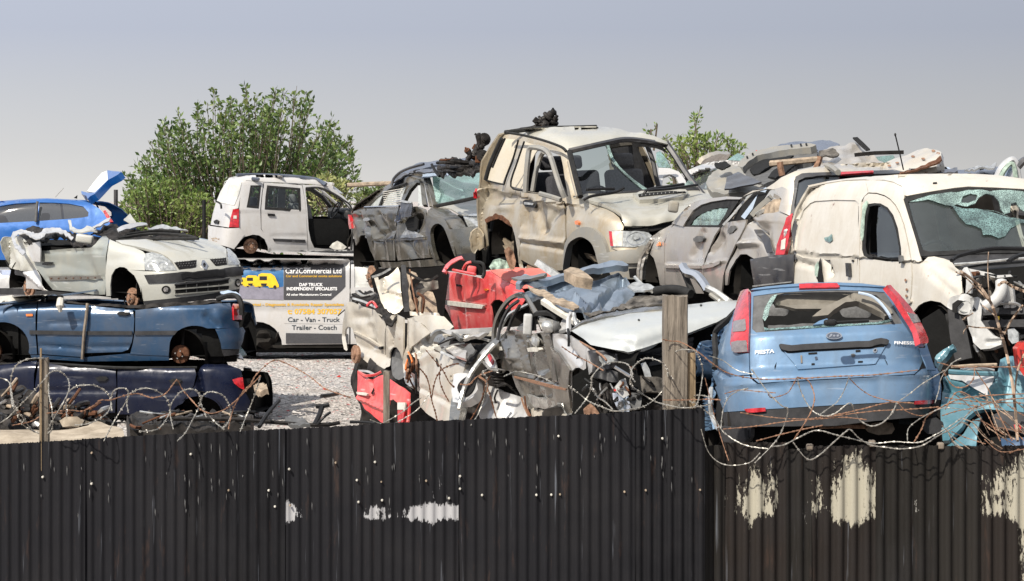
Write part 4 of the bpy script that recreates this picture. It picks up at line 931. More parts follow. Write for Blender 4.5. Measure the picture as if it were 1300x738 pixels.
tubepx([(637, 176, 27.75), (628, 195, 27.85), (621, 212, 27.9), (616.5, 228.5, 27.95)], .028).build('window_seal', M['rubber'], s_)
tubepx([(641, 176, 27.70), (632, 196, 27.8), (625, 213, 27.85)], .014).build('window_seal', M['rubber'], s_)
for q in ([(617, 229, 27.95), (628, 232, 27.8), (640, 234.5, 27.65)], [(665.5, 180, 27.2), (657, 205, 27.35), (648.5, 236.5, 27.5), (668, 242.5, 27.2)], [(658, 178, 27.3), (651, 203, 27.45), (644, 221, 27.6), (640, 234, 27.7)]): tubepx(q, .012).build('window_seal', M['rubber'], s_)
d = panel(B, 'front_door', '663,244.5 700,248.5 716.5,257.5 718,275 718.5,300 717.5,330 717,351 697,345 672,335 661.5,329 660.5,300 661,270', pt_, t, sp=2.3, crush=(.012, .5, 4), mirror=True, off=.01, creases=[(662, 302, 717, 308, 5, -.035), (662, 308, 717, 318, 4, .03), (683, 268, 692, 293, 7, .045), (692, 293, 706, 272, 6, .04), (680, 255, 710, 262, 6, -.03), (664, 285, 672, 262, 7, .03)], dents=[(698, 270, 12, 12, .02), (672, 285, 7, 12, .03)])
handle(B, d, '667,255.5 670,254 683,255.5 684,259 681,264.5 670,263 667,260', 'bumper_black'); panel(B, 'handle_grip', '670,257 682,258.5 681,261 670,260', M['alu'], d, off=.05)
for q, r_ in (([(667, 244.5, 26.6), (668, 225, 26.6), (670, 203, 26.6), (672.5, 189, 26.6), (680, 187.5, 26.5), (692, 191, 26.4), (699, 200, 26.3), (706, 222, 26.2), (712, 240, 26.1), (716.5, 251, 26.1)], .034), ([(676, 243, 26.8), (680, 220, 26.8), (686, 200, 26.8), (690, 193, 26.7)], .03), ([(685, 246, 26.5), (700, 250, 26.4), (712, 254, 26.3)], .03)):
    tubepx(q, r_).build('window_frame', M['p_greytrim'], d, smooth_=True)
panel(B, 'front_wing', '719.5,262.5 729,255.5 733.5,251.5 751,259.8 770,266.5 779,271 786,276.5 792,288 791,292.5 776,293 776.5,314 790,317 790,322 773,321 771,312 763,297 754,290.5 745,289 735,294 726,303 720,315 719,290', pt_, t, sp=2.6, mirror=True, crush=(.01, .4, 6), dents=[(738, 270, 10, 8, .03)])
fl = panel(B, 'wheel_arch_flare', smooth([(720, 322), (722, 309), (727, 300), (735, 292.5), (745, 288.5), (755, 290), (764, 296), (770, 306), (774, 319), (778, 348), (768, 349), (764, 333), (759.5, 318), (755, 308.5), (748, 303), (741, 301), (733, 304), (726, 310), (722, 322), (719.5, 338), (719, 352)], True, 2), M['p_greytrim'], t, off=.05, rim=.09, sp=2.5, mirror=True)
o = panel(B, 'front_bumper', '768,322 785,321.5 812,320.5 840,318 860,318 860,352 812,354 778,351 772,340', M['p_greytrim'], t, off=.10, rim=.12, sp=4)
panel(B, 'bumper_corner', '768,323 800,320.5 840,318 840,331 800,333 771,334', M['p_greytrim'], o, off=.13, rim=.05, sp=4)
panel(B, 'fog_lamp', '798,340 808,339 808,350 799,350', M['black'], o, off=.11, sp=4)
panel(B, 'nose_panel', '777,314.5 822,314.5 850,311 850,318 822,321 790,321', pt_, t, off=.02, sp=4)
l = panel(B, 'headlight', '775.5,293.5 792,294.5 822,296 826,300 823,308 818,315 777,314', M['lamp_clear'], t, off=.03, rim=.04, sp=3)
panel(B, 'indicator_lens', '776,294.5 791,295.2 791,313.5 778,313', M['offwhite'], l, off=.036, rim=.01, sp=3); panel(B, 'indicator_lens', '776,294.5 779,294.7 781,313.3 778,313', M['lamp_red'], l, off=.042, rim=.01, sp=3)
panel(B, 'reflector', ell(807, 305, 12, 8), M['lamp_bowl'], l, off=.036, rim=.01, sp=3, dents=[(807, 305, 8, 5, .04)]); panel(B, 'lens', ell(807, 304, 4, 3), M['lamp_clear'], l, off=.05, rim=.01, sp=3)
panel(B, 'wing_indicator', '732.5,281 735.5,280 737.5,283 737,286 733,285', M['lamp_orange'], t, off=.03, rim=.03, sp=2)
h = panel(B, 'bonnet', '752,259 728,251.5 745,248.5 769,246 800,244 827,243 860,242 885,241 905,243 918,248 905,262 880,272 854,281 828,287 800,288.5 793,288 788,276 780,270 770,265.5', M['p_hood'], t, sp=3.5, off=.014, rim=.04, creases=[(745, 251, 800, 284, 9, -.03), (855, 250, 840, 283, 10, -.02)])
panel(B, 'bonnet_gap', '793,287 828,286 854,280 868,274 870,280 850,288 830,293 800,293', M['mat_black'], t, off=-.02, sp=4)
sc_ = panel(B, 'bonnet_scoop', '803,252 812,247.5 840,245.5 868,245 872,249 866,256 840,259 812,260', M['p_hood'], h, off=.06, rim=.05, sp=2.5)
panel(B, 'scoop_grille', '810,254 818,252 845,249.5 867,248 868.5,250.5 845,253.5 820,256 811,257', M['mat_black'], sc_, off=.068, rim=.01, sp=2.5)
for k in range(11): panel(B, 'grille_bar', [(814 + k * 5, 254.6 - k * .48), (815 + k * 5, 254.5 - k * .48), (815 + k * 5, 256.3 - k * .5), (814 + k * 5, 256.4 - k * .5)], M['p_greytrim'], sc_, off=.074, rim=.005, sp=3, wave=0)
panel(B, 'roof', '640,168 646,165.5 680,162.5 757,161.5 780,163.5 800,166.5 830,174 848,181.5 847,184 830,180 812,177.5 795,176.5 760,182 722.5,191.5 719,192 712,186 690,178 665,171.5', M['p_hood'], t, sp=4, off=.01, crush=(.01, .6, 2), creases=[(800, 168, 790, 178, 12, .03)])
tubepx([(641, 168.5, 28.0), (680, 163.5, 27.9), (720, 162.5, 28.3), (757, 161.5, 28.6)], .03).build('roof_rail', M['rubber'], t)
tubepx([(644, 168.5, 27.9), (665, 172, 27.5), (690, 178.5, 27), (712, 186.5, 26.7), (719, 192.5, 26.6)], .018).build('roof_gutter', M['rubber'], t)
scr = panel(B, 'windscreen', '725,193.5 745,188.5 770,183.5 772,192 776,203 783,213 791,221 801,229 812,237 820,241 780,244 738,249 733,230', M['glass'], t, off=-.005, rim=.012, sp=3)
panel(B, 'broken_edge', '770,183.5 773,183.5 775,192 779,202 786,212 794,220 804,228.5 815,236.5 822,241 816,241.5 806,233.5 795,224 788,217 780,209 774.5,200 771,191', M['glass_crack'], scr, off=.01, rim=.01, sp=2)
panel(B, 'shard', '874,229 880,231 886,241 877,240 869,239 868,235', M['glass_crack'], scr, off=.0, rim=.01, sp=2)
tubepx([(722.5, 192, 26.5), (745, 187, 26.5), (770, 181.5, 26.7), (792, 177.5, 26.9), (815, 179, 27.1), (847, 184.5, 27.4)], .035).build('windscreen_frame', M['p_black'], t, smooth_=True)
tubepx([(723, 192.5, 26.45), (730, 222, 26.15), (737, 250, 25.9)], .035).build('windscreen_pillar', M['rubber'], t, smooth_=True)
tubepx([(723, 205, 26.5), (728, 228, 26.3), (734, 250, 26.1)], .03).build('windscreen_pillar', M['p_beige'], t, smooth_=True)
trim(B, t, '633,170 640,168.5 665,172 690,178.5 712,186.5 719,192.5 723,207 728,228 733,251 729,255 719,262 717,300 661,300 650,281 640,272 628,262 628,232 634,190', [hole_], off=-.08)
tubepx([(846, 183, 27.35), (858, 200, 27.25), (872, 222, 27.1), (888, 243, 26.95), (896, 252, 26.9)], .04).build('windscreen_pillar', M['p_black'], t, smooth_=True)
tubepx([(822, 186, 28.2), (829, 205, 28.1), (833, 225, 28), (837, 240, 27.9)], .03).build('door_pillar', M['plastic_dark'], t, smooth_=True)
panel(B, 'scuttle', '728,250 745,249 780,245.5 830,241 886,239 890,242.5 860,243.5 827,244.5 769,248 745,250.5 733,252.5', M['bumper_black'], t, off=.02, sp=3)
for q in ([(741, 254, 25.75), (752, 249, 25.8), (780, 244.5, 26.05), (792, 239, 26.15)], [(818, 246, 25.95), (823, 241, 26), (845, 237.5, 26.3), (868, 234, 26.6)], [(745, 241, 25.8), (762, 240, 25.9), (780, 240, 26)], [(823, 242, 25.9), (850, 240, 26.2), (885, 235, 26.7)]):
    tubepx(q, .018).build('wiper', M['black'], t)
seat(B, t, -.15, -.4, M['seat_dark'], z=.62); seat(B, t, -.2, .40, M['seat_grey'], z=.66, s=1.1); seat(B, t, -1.1, 0, M['seat_dark'], s=2.2, z=.6)
dash(B, t, .68, 1.12, w=.6); steering(B, t, .38, -.4, 1.12)
tubepx([(838, 183, 28.4), (800, 180, 28.3), (772, 184, 28.2)], .06).build('headliner', M['headliner'], t)
# frame of the far front door window
hub(B, t, 1, -1, -.12, r=.16, inset=.2)
panel(B, 'wheel_housing', smooth([(721, 322), (724, 312), (730, 306), (740, 303), (750, 306), (757, 314), (764, 338), (764, 358), (722, 358)], True, 2), M['housing_tan'], t, off=-.32, rim=0, sp=4, crush=(.03, .3, 2))
panel(B, 'wheel_housing', '618,280 632,274 648,286 656,306 660,345 625,345 617,310', M['housing_tan'], t, off=-.3, rim=0, sp=4, crush=(.04, .3, 2))
panel(B, 'rusty_arch_edge', '617,279 621,275.5 626,274.5 630,271 633,273 638,273.5 641,276 646,280 650,288 647,286 641,281 634,278 627,279.5 619,283', M['rust_dark'], s_, off=.015, sp=1.8, crush=(.02, .06, 2))
panel(B, 'rear_bumper_bracket', '603,295 608,291 612,289 618,300 619,314 614,318 609,316 606,322 603,313 601,304', M['p_beige'], t, off=.05, sp=2, crush=(.05, .15, 2))
panel(B, 'sill', '664,345 672,336 697,346 717,352 719,357 700,353 680,346 670,352', M['rust'], t, off=-.02, sp=3)
panel(B, 'tail_lamp', '603.5,243 606.5,240 606.5,250 604,252', M['lamp_red'], t, off=.03, rim=.05, sp=2)
# scrap standing on its roof
strut('axle_part', 'black gearbox lump standing on the roof of the beige four wheel drive', [(661, 165, 28.3), (675, 163, 28.2), (687, 158, 28.2)], .03, [(688, 153, 28.2, .07, .10, 'greasy', (1, 0, .7)), (697, 148, 28.2, .085, .10, 'junk_dark', (.8, -.3, 1)), (703, 154, 28.2, .07, .09, 'greasy', (.7, -.4, 1.1)), (702, 142, 28.2, .045, .05, 'black', (0, -.3, 1)), (692, 158, 28.1, .05, .04, 'greasy', (0, -1, .3))], W(690, 162, 28.2))

DS = 1.0
# ================================================================== crushed cars behind the black fence
# ---- cream hatchback, left
B = Body((-.75, 26.6, .95), -62, 8, -2, .80, [(-1.8, .25), (-1.88, .6), (-1.8, .95), (-1.3, 1.05), (.6, 1.0), (1.5, .85), (1.85, .6), (1.85, .2)], belt=.85, n=5, wheels=(1.2, -1.2), wz=.3, wr=.33)
t = thing('wrecked_car', 'cream hatchback crushed below the bronze saloon, its brake disc showing at the left', 'car', B.pt(0, 0, .2), STK)
pt_ = M['p_cream']
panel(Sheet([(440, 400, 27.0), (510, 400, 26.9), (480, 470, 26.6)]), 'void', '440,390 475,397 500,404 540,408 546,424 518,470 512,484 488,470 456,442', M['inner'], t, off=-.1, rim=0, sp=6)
panel(B, 'wheel_housing', '438,418 443,414 450,420 454,440 458,458 442,446', M['housing'], t, off=-.15, rim=0)
panel(B, 'rear_quarter', '437,397 440,386 444,383 452,386 460,389 475,394 487,404 490,412 488.5,424 488,445 490,467 484,469 475,465 463,457 454,440 451.5,425 447,416.5 442,414.5 438.5,419 437.5,430 440.5,445 437,443 434,430 434.5,410', pt_, t, sp=2.2, crush=(.02, .35, 4), dents=[(458, 403, 9, 6, .05)], creases=[(470, 415, 476, 440, 5, .03), (463, 450, 485, 466, 6, -.05)])
panel(B, 'rubbing_strip', '451.5,420 470,429 486,439.5 486,441.5 470,432 452,422.5', pt_, t, off=.03, rim=.03)
d = panel(B, 'front_door', '491,412 497,400.5 503,399.5 508,402 512,404 513,425 513,445 511,457 508,447 504,441 499,441 495.5,448 494.5,465 490.5,466 489.8,440', pt_, t, sp=2.2, crush=(.02, .3, 5), creases=[(501, 402, 497, 440, 3, .05)])
panel(B, 'front_wing', '513,404 519.5,404.5 528,406 536,411 546,422 540,428 533,433 523,440 518,452 516.5,470 512.5,480 511,462 513.5,440', pt_, t, sp=2.2, crush=(.035, .3, 6), creases=[(513, 405, 517, 468, 4, .05)])
panel(B, 'bonnet', '519,404 530,401 548,400 563,401 577,416 570,421 556,426 547,422 537,411', pt_, t, sp=2.4, crush=(.04, .35, 7))
panel(B, 'wing_lining', smooth([(494, 466), (495, 452), (498, 444), (503, 442), (507, 449), (509, 462), (510, 480), (503, 486), (495, 480)], True, 2), M['plastic_grey'], t, off=-.04, sp=3)
handle(B, t, '484,440 487,440 487,443.5 484,443')
c = W(451, 450, 26.6); MB().disc(c, (-.9, -.45, 0), [(.10, -.03), (.105, 0), (.10, .01), (.05, .012), (.045, .03), (.01, .035)], 24).build('brake_disc', M['rust'], t)
S6 = Sheet([(450, 380, 27.2), (480, 390, 26.6), (470, 370, 27.3)])
panel(S6, 'crushed_cabin', '446,384 447,372 455,370 466,373 478,370 482,380 490,394 500,400 508,402 490,412 486,404 474,394 458,388', M['junk_dark'], t, sp=1.9, crush=(.10, .16, 3))
for k, (q, m_) in enumerate((([(447, 374, 26.8), (458, 378, 26.7), (470, 376, 26.7)], 'greasy'), ([(448, 379, 26.7), (462, 383, 26.6), (478, 391, 26.5)], 'alu'), ([(452, 370, 27), (462, 376, 26.9), (476, 372, 26.8)], 'alu'), ([(466, 388, 26.4), (473, 383, 26.5), (479, 391, 26.4)], 'p_red'))):
    tubepx(q, .016, 4, 4).build('bent_frame', M[m_], t)
# loose brackets and loom where its engine was
t2 = thing('scrap_heap', 'pale engine lump and hanging orange loom between the cream hatchback and the cream door', 'scrap', W(530, 480, 25.6)); t2['kind'] = 'stuff'
S7 = Sheet([(530, 440, 25.6), (560, 425, 25.3), (520, 480, 25.4)])
panel(S7, 'engine_lump', '521,440 527,431 538,430 541,424 552,428 558,434 557,446 548,449 541,444 536,452 530,456 524,452', M['offwhite'], t2, rim=.25, sp=1.7, crush=(.13, .1, 5))
panel(S7, 'engine_void', '514,444 522,448 532,458 533,480 536,500 530,512 520,498 516,470', M['junk_dark'], t2, off=-.3, rim=0, sp=2, crush=(.1, .12, 4))
panel(S7, 'exhaust_shield', '512,474 517,470 522,476 526,484 527,490 520,491 514,486', M['steel'], t2, rim=.15, sp=2, crush=(.03, .1, 4))
for k in range(12):
    u0 = rnd.uniform(516, 530); v0 = rnd.uniform(446, 470)
    tubepx([(u0, v0, 25.2), (u0 + rnd.uniform(-4, 5), v0 + 12, 25.1), (u0 + rnd.uniform(-5, 6), v0 + rnd.uniform(18, 34), 25.2)], rnd.uniform(.008, .016), 3).build('loom', M[rnd.choice(['rust', 'wire_rust', 'black', 'rust_dark', 'lamp_orange'])], t2)

# ---- upended pale car behind
t = thing('wrecked_car', 'upended white car body squeezed under the bronze saloon', 'car', W(515, 405, 28.2), STK)
S8 = Sheet([(480, 370, 28.2), (510, 370, 28.0), (550, 370, 28.2), (520, 340, 28.3)])
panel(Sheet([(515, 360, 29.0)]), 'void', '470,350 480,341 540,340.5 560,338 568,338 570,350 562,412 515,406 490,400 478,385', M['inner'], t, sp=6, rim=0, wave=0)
panel(S8, 'door_skin', '475,353.5 480,352 481,356 486,353 493,350 499,345 505,339 508,346 509,370 512,391 507,397 501.5,399.5 494,397.5 486.7,395 484,385 482,377 478,364', M['p_cream'], t, sp=2.2, crush=(.035, .35, 5), creases=[(486, 369, 509, 376, 2, .03), (486, 356, 487, 370, 3, .03)])
panel(S8, 'door_edge', '509,338 515,338 517,365 519.5,397 513,397.5 510.5,370', M['plastic_dark'], t, off=.03, sp=2.4, crush=(.02, .15, 3))
panel(S8, 'inner_panel', '515.5,348 522,346 528,348 530,353 522,357 519,368 521,380 527,392 522,398 519,392 517,368', M['junk_tan'], t, off=.02, sp=2.2, crush=(.05, .2, 7))
panel(S8, 'floor_pan', '530,354 540,350 556,352 556,362 545,366 534,372 530,366', M['junk_mix'], t, off=-.1, sp=2, crush=(.08, .15, 9))
panel(S8, 'fuel_tank', '531,378 540,375 549,378 553,388 555,402 545,403.5 534,403 532,391', M['junk_tan'], t, off=.08, sp=2.2, crush=(.05, .25, 4), rim=.15)
panel(S8, 'rust_cage', '522,380 528,378 530,388 533,398 527,403 522,396', M['rust_dark'], t, sp=2, crush=(.1, .1, 9))
panel(S8, 'roof_fold', '519,400 530,403 545,404 556,405 562,412 545,414 530,407 520,406', M['p_cream'], t, off=.12, sp=2.2, crush=(.05, .25, 9))
for q, r_, m_ in (([(472, 352, 28), (484, 348, 28), (496, 341, 28)], .03, 'alu'), ([(517, 346, 27.8), (540, 357, 27.7), (556, 350, 27.7)], .03, 'greasy'), ([(530, 372, 27.8), (538, 380, 27.7), (536, 398, 27.7)], .025, 'rust_dark'), ([(520, 342, 27.8), (524, 368, 27.8), (530, 398, 27.8)], .02, 'wire_rust')):
    tubepx(q, r_ * .6, 4, 4).build('bent_frame', M[m_], t)

# ---- flattened red car at the bottom
B = Body((-.95, 25.6, .12), -55, 6, -6, .80, [(-1.8, .25), (-1.85, .6), (-1.7, .9), (.6, .9), (1.5, .8), (1.85, .6), (1.85, .2)], n=5)
t = thing('wrecked_car', 'flattened red car at the bottom of the heap behind the thin fence post', 'car', B.pt(0, 0, .2), STK)
panel(B, 'side_panel', '453,471 458,473 467,481 475,482 482,478.5 488,477 496,482 508,490 514,493 520,499 519,515 517,540 508,540 508.5,525 507,513 501.5,507 496,509 495,520 495.5,540 485,536 464,520 454.5,499', M['p_red'], t, sp=2.2, crush=(.035, .3, 4), creases=[(455, 505, 490, 520, 4, -.05), (470, 484, 474, 505, 4, .05)])
panel(B, 'wheel_housing', '496,540 495.5,510 501,507 508,514 509,540', M['housing'], t, off=-.2, rim=0)
panel(B, 'door_handle', '457,498 466,498.5 471,500.5 470,503 458,501', M['offwhite'], t, off=.05, rim=.03, sp=2)
panel(B, 'headlight', '508.5,511.5 518.5,511.5 517.5,520.5 508.5,520.5', M['offwhite'], t, off=.04, sp=2.5)
panel(B, 'indicator_lens', '508.8,521 517.5,521.5 515.5,538 509,538', M['lamp_red'], t, off=.04, sp=2.5)
S9 = Sheet([(450, 455, 26.2), (490, 470, 25.8), (520, 510, 25.4)])
panel(S9, 'crushed_cabin', '453,470 455,450 462,456 475,465 490,468 500,480 512,487 520,498 508,490 495,481 482,478 470,482 460,476', M['junk_dark'], t, off=-.15, sp=2, crush=(.08, .14, 3))
for q, m_ in (([(472, 500, 25.1), (477, 490, 25.1), (481, 480, 25.2)], 'black'), ([(455, 472, 25.4), (464, 477, 25.2), (476, 476, 25.2), (484, 472, 25.2)], 'p_red'), ([(456, 471, 25.4), (468, 472, 25.3), (478, 478, 25.2)], 'alu'), ([(455, 500, 25.4), (462, 518, 25.2), (472, 528, 25.1), (485, 537, 25)], 'rubber')):
    tubepx(q, .016, 4, 4).build('bent_frame', M[m_], t)

# ---- cream car with a hanging door
S10 = Sheet([(532, 490, 24.6), (590, 465, 23.4), (557, 535, 23.8), (570, 500, 23.7)])
flat_car = t = thing('wrecked_car', 'cream car crushed flat, its pale door facing the fence beside a torn door frame', 'car', W(570, 520, 24.5), STK)
d = panel(S10, 'front_door', '541,444 552,446.5 564,449.5 578,456 590.5,463 588,475 580,488 575,500 572,512 571,536 557,536 545,527 533,516.5 531.5,490 532.5,466 535,455', M['p_cream'], t, sp=2.4, crush=(.02, .45, 5), creases=[(534, 493, 571, 513, 4, .03), (535, 458, 552, 448, 6, -.03)], rim=.05)
panel(S10, 'keyhole', ell(575, 479.5, 3.2, 4.2), M['p_cream'], d, holes=[ell(575, 479.5, 1.8, 2.6, n=8)], off=.02, sp=2, rim=.02)
S11 = Sheet([(545, 435, 24.3), (600, 420, 24.2), (625, 440, 23.3), (560, 450, 23.9)])
panel(S11, 'crushed_roof', '545,424 560,419 580,420 605,418 626,421 629,430 612,444 596,460 590,462 565,449 548,443', M['junk_dark'], t, sp=2.2, crush=(.10, .25, 3), off=-.2)
for q, r_, m_ in (([(546, 436, 24), (553, 424, 24), (566, 421.5, 24), (576, 424, 23.9), (586, 432, 23.7)], .05, 'p_grey'), ([(563, 424, 24.2), (590, 423, 24.1), (626, 424, 23.9)], .06, 'p_cream'), ([(566, 430, 24), (600, 428, 23.9), (622, 433, 23.7)], .03, 'alu'), ([(560, 445, 23.8), (575, 438, 23.8), (590, 436, 23.8)], .02, 'alu'), ([(556, 438, 23.8), (575, 430, 23.8), (590, 428, 23.8)], .02, 'greasy'), ([(560, 447, 23.7), (576, 454, 23.6), (592, 462, 23.5)], .03, 'alu')):
    tubepx(q, r_ * .55, 4, 4).build('bent_frame', M[m_], t)
panel(S11, 'seat_foam', '570,452 577,443 588,441 598,438 606,446 596,458 588,460', M['plastic_grey'], t, sp=2.2, crush=(.06, .2, 3))
panel(Sheet([(600, 433, 23.9)]), 'parcel_shelf', '560,420 600,417 628,416 628,423 600,424 570,425', M['p_white'], t, sp=2.4, crush=(.03, .25, 3), rim=.05)
t = thing('torn_door', 'torn car door standing on end with a white inner trim and black speaker hole', 'car door', W(585, 535, 23.3))
S12 = Sheet([(600, 460, 23.4), (630, 430, 23.4), (580, 535, 23.0), (600, 500, 23.1)])
panel(S12, 'door_frame', '628,429 636,424 634,434 622,447 608,462 597,479 589,500 585,520 582,536 570,536 573,510 580,488 592,469 606,452 618,438', M['p_grey'], t, sp=2.2, crush=(.02, .2, 3), rim=.09, holes=['608,456 616,448 612,456 600,470 595,474 598,467'])
tubepx([(628, 437, 23.1), (612, 455, 23.1), (598, 474, 23), (588, 497, 23), (583, 520, 22.9)], .025).build('frame_seal', M['alu'], t)
k = panel(S12, 'door_trim', '583,482 588,480 597,479.5 606,481 611,486 613,500 606,510 596,515.5 588,517 581,515.5 580,500', M['p_white'], t, off=.08, sp=2.2, crush=(.02, .2, 3), rim=.1)
panel(S12, 'speaker_hole', smooth([(588, 499), (592, 491), (600, 485), (608, 482), (613, 484), (611, 495), (606, 505), (599, 509.5), (592, 507)], True, 2), M['mat_black'], k, off=.10, rim=.01, sp=2.4)
t = thing('wrecked_car', 'white crumpled car end with a coil spring, low behind the fence', 'car', W(640, 525, 23.2), STK)
S13 = Sheet([(620, 500, 23.3), (670, 520, 22.9), (640, 480, 23.2)])
panel(S13, 'crumpled_wing', '612,540 610,521 614,502 620,489.5 630,493 638,497 650,501 660,504 666,515 672,528 673,540', M['p_white'], t, sp=1.9, crush=(.09, .28, 3), rim=.05)
panel(S13, 'tail_corner', '618,451 624,446 632,452 637,464 641,476 634,472 628,466', M['p_white'], t, off=.1, sp=2, crush=(.04, .15, 3))
panel(S13, 'tail_lamp', '628,446 634,455 637,460 636,466 632,460 629,452', M['lamp_red'], t, off=.13, sp=2)
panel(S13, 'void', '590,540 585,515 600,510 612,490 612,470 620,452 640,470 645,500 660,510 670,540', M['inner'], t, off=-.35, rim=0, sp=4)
cs = []
for k in range(60):
    a = k * .6; cs.append(W(628 + k * .13, 471 + k * .36, 23.1) + Vector((math.cos(a) * .055, math.sin(a) * .055, 0)))
MB().tube(cs, .010, 5).build('coil_spring', M['greasy'], t, smooth_=True)
for q, m_ in (([(613, 459, 23.1), (622, 468, 23), (632, 471, 23)], 'alu'), ([(630, 492, 23), (640, 487, 22.9), (650, 493, 22.9)], 'greasy'), ([(662, 505, 22.8), (665, 515, 22.8), (671, 528, 22.8)], 'rust'), ([(666, 503, 22.8), (668, 517, 22.8), (674, 530, 22.7)], 'rust_dark'), ([(608, 478, 23), (618, 486, 23), (618, 498, 23)], 'wire_rust'), ([(632, 495, 22.9), (628, 505, 22.9), (630, 512, 22.9)], 'greasy')):
    tubepx(q, .013, 4, 4).build('bent_frame', M[m_], t)

# ---- big crushed grey hatchback
B = Body((1.15, 22.6, .86), -72.7, -3.2, 8.0, .86, [(-1.8, .25), (-1.88, .6), (-1.8, .95), (-1.5, 1.1), (-.9, 1.3), (-.2, 1.28), (.5, 1.02), (.8, .98), (1.4, .92), (1.8, .82), (1.92, .6), (1.92, .2)], belt=.9, tumble=.35, n=6, wheels=(1.22, -1.22), wz=.33, wr=.34)
grey_car = t = thing('wrecked_car', 'crushed grey hatchback with pale bonnet and crumpled roof, left of the thick post', 'car', B.pt(0, 0, .2), STK)
lining(B, t, top=.8)
pt_ = M['p_grey']
r = panel(B, 'rear_door', '626,437 634,428 645,420 655,419 667,421.5 671,440 675,468 683.5,520 671,517 664,504 656,491 652.5,476 649,471 644,470 641,474 637,461 630,447', pt_, t, sp=2, crush=(.035, .32, 5), off=.01, creases=[(650, 425, 660, 470, 5, .08), (640, 432, 650, 455, 6, -.05), (660, 430, 680, 500, 5, .06), (655, 472, 682, 480, 3, .03)], mirror=True)
f = panel(B, 'front_door', '668,421.5 680,424 691,421.5 699,424.5 703,450 711,488 721.5,525 684.5,520 676,468 672,440', pt_, t, sp=2, crush=(.035, .32, 6), off=.01, creases=[(683, 428, 690, 470, 6, .08), (676, 425, 683, 440, 4, -.06), (695, 430, 700, 500, 4, .05), (678, 480, 712, 488, 3, .04)], mirror=True)
panel(B, 'door_dent', '672,433 679,424 684,425 690,433 686,441 680,436', M['alu'], f, off=.03, sp=2, crush=(.04, .1, 3))
for pa, pl in ((r, '629,440.5 634,439.5 643,440 645,442 643,444.3 630,444.5'), (f, '674.5,441.5 680,440.5 689,441 690.5,443.5 688,446 676,446')): panel(B, 'door_handle', pl, M['offwhite'], pa, off=.045, rim=.04, sp=2)
panel(B, 'wheel_housing', '638,478 645,470 656,480 660,505 648,505', M['housing'], t, off=-.12, rim=0)
panel(B, 'front_wing', '700,424 710,423.5 722,425 735,433 746,441 751,446 750,455 755,468 748,476 741,470 735,467 729,467.5 724.5,473 724,492 727,524 722.5,525 712,488 703.5,450', M['p_white'], t, sp=2, crush=(.025, .3, 7), mirror=True, creases=[(712, 430, 735, 460, 6, .05)])
panel(B, 'wing_flank', '701,440 712,448 722,462 726,470 724,492 727,524 722.5,525 712,488', pt_, t, off=.025, sp=2, crush=(.02, .3, 7))
panel(B, 'arch_liner', '726,524 725,480 730,469 737,468 744,474 748,490 748,530', M['housing'], t, off=-.05, rim=0, sp=3, creases=[(730, 475, 732, 520, 3, .05), (738, 475, 740, 520, 3, .05)])
panel(B, 'sill', '672,517 684,521 722,526 724,540 690,540 675,530', M['p_cream'], t, sp=2, crush=(.05, .25, 3))
panel(B, 'sill_upper', '671,500 690,504 715,512 722,524 700,519 680,514', M['alu'], t, off=.02, sp=2, crush=(.04, .25, 6))
panel(B, 'rust_line', '656,477 680,482 715,491 722,493 722,495 700,491 656,479', M['wire_rust'], t, off=.03, rim=.01, sp=2)
h = panel(B, 'bonnet', '727,421 733,416 740,414 760,407.5 780,403 797,399.5 820,398.5 844,397 858,393 873,389.5 900,386 936,384 938,393 925,403 905,412 873,424.5 841,433.8 797,447.5 780,444.5 765,441 752,438 740,430', M['p_greyhood'], t, off=.02, sp=4, rim=.05, creases=[(735, 428, 800, 438, 8, .03), (800, 446, 842, 432, 8, .03)])
for u, v in ((811, 409), (889.5, 390.8)): panel(B, 'washer_jet', ell(u, v, 1.4, 1, n=6), M['black'], h, off=.03, rim=.01, sp=2, wave=0)
panel(B, 'scuttle', '727,421 740,412 770,401 800,396 846,392 846,397 797,400.5 770,406.5 740,415', M['p_grey'], t, off=.03, sp=2.2, crush=(.02, .2, 7))
S14 = Sheet([(655, 372, 23.2), (790, 350, 23.6), (720, 400, 21.9), (800, 390, 22.6), (700, 385, 22.6)])
panel(S14, 'crushed_roof', '657,374 668,372 690,369 707,366 725,362 745,356 765,352 785,348.5 795,351 802,358 806,372 800,386 785,393 765,401 748,405 735,401 722,396 705,388 690,381 675,377', M['p_bluesteel'], t, sp=2, crush=(.13, .55, 3), rim=.04, creases=[(700, 372, 760, 360, 5, .12), (745, 400, 790, 355, 6, .15), (730, 380, 760, 395, 6, -.1)])
panel(S14, 'roof_edge', '655,375 662,367 669,364 678,366 690,369 707,365 730,360 755,352 775,347 790,347 797,350 790,351.5 765,355 740,361 715,367.5 695,371 680,372 668,370 661,376', M['p_bluesteel'], t, off=.12, sp=2, rim=.06, crush=(.03, .2, 3))
panel(S14, 'sun_visor', '719,390 725,385 732,387 740,394 746,401 738,400 727,398', M['junk_tan'], t, off=.35, sp=2, rim=.1)
panel(S14, 'roof_lining', '672,376 688,381 705,389 722,397 734,402 728,406 715,402 697,394 680,384', M['junk_tan'], t, off=.1, sp=2, crush=(.03, .2, 4))
panel(S14, 'crushed_pillar', '740,404 765,402 785,396 800,387 812,380 820,382 846,381 846,394 800,397 775,402 750,408', M['junk_mix'], t, off=.05, sp=1.8, crush=(.035, .13, 5))
panel(S14, 'crushed_pillar', '795,378 810,372 822,376 835,381 820,385 806,383', M['alu'], t, off=.12, sp=1.8, crush=(.025, .16, 9))
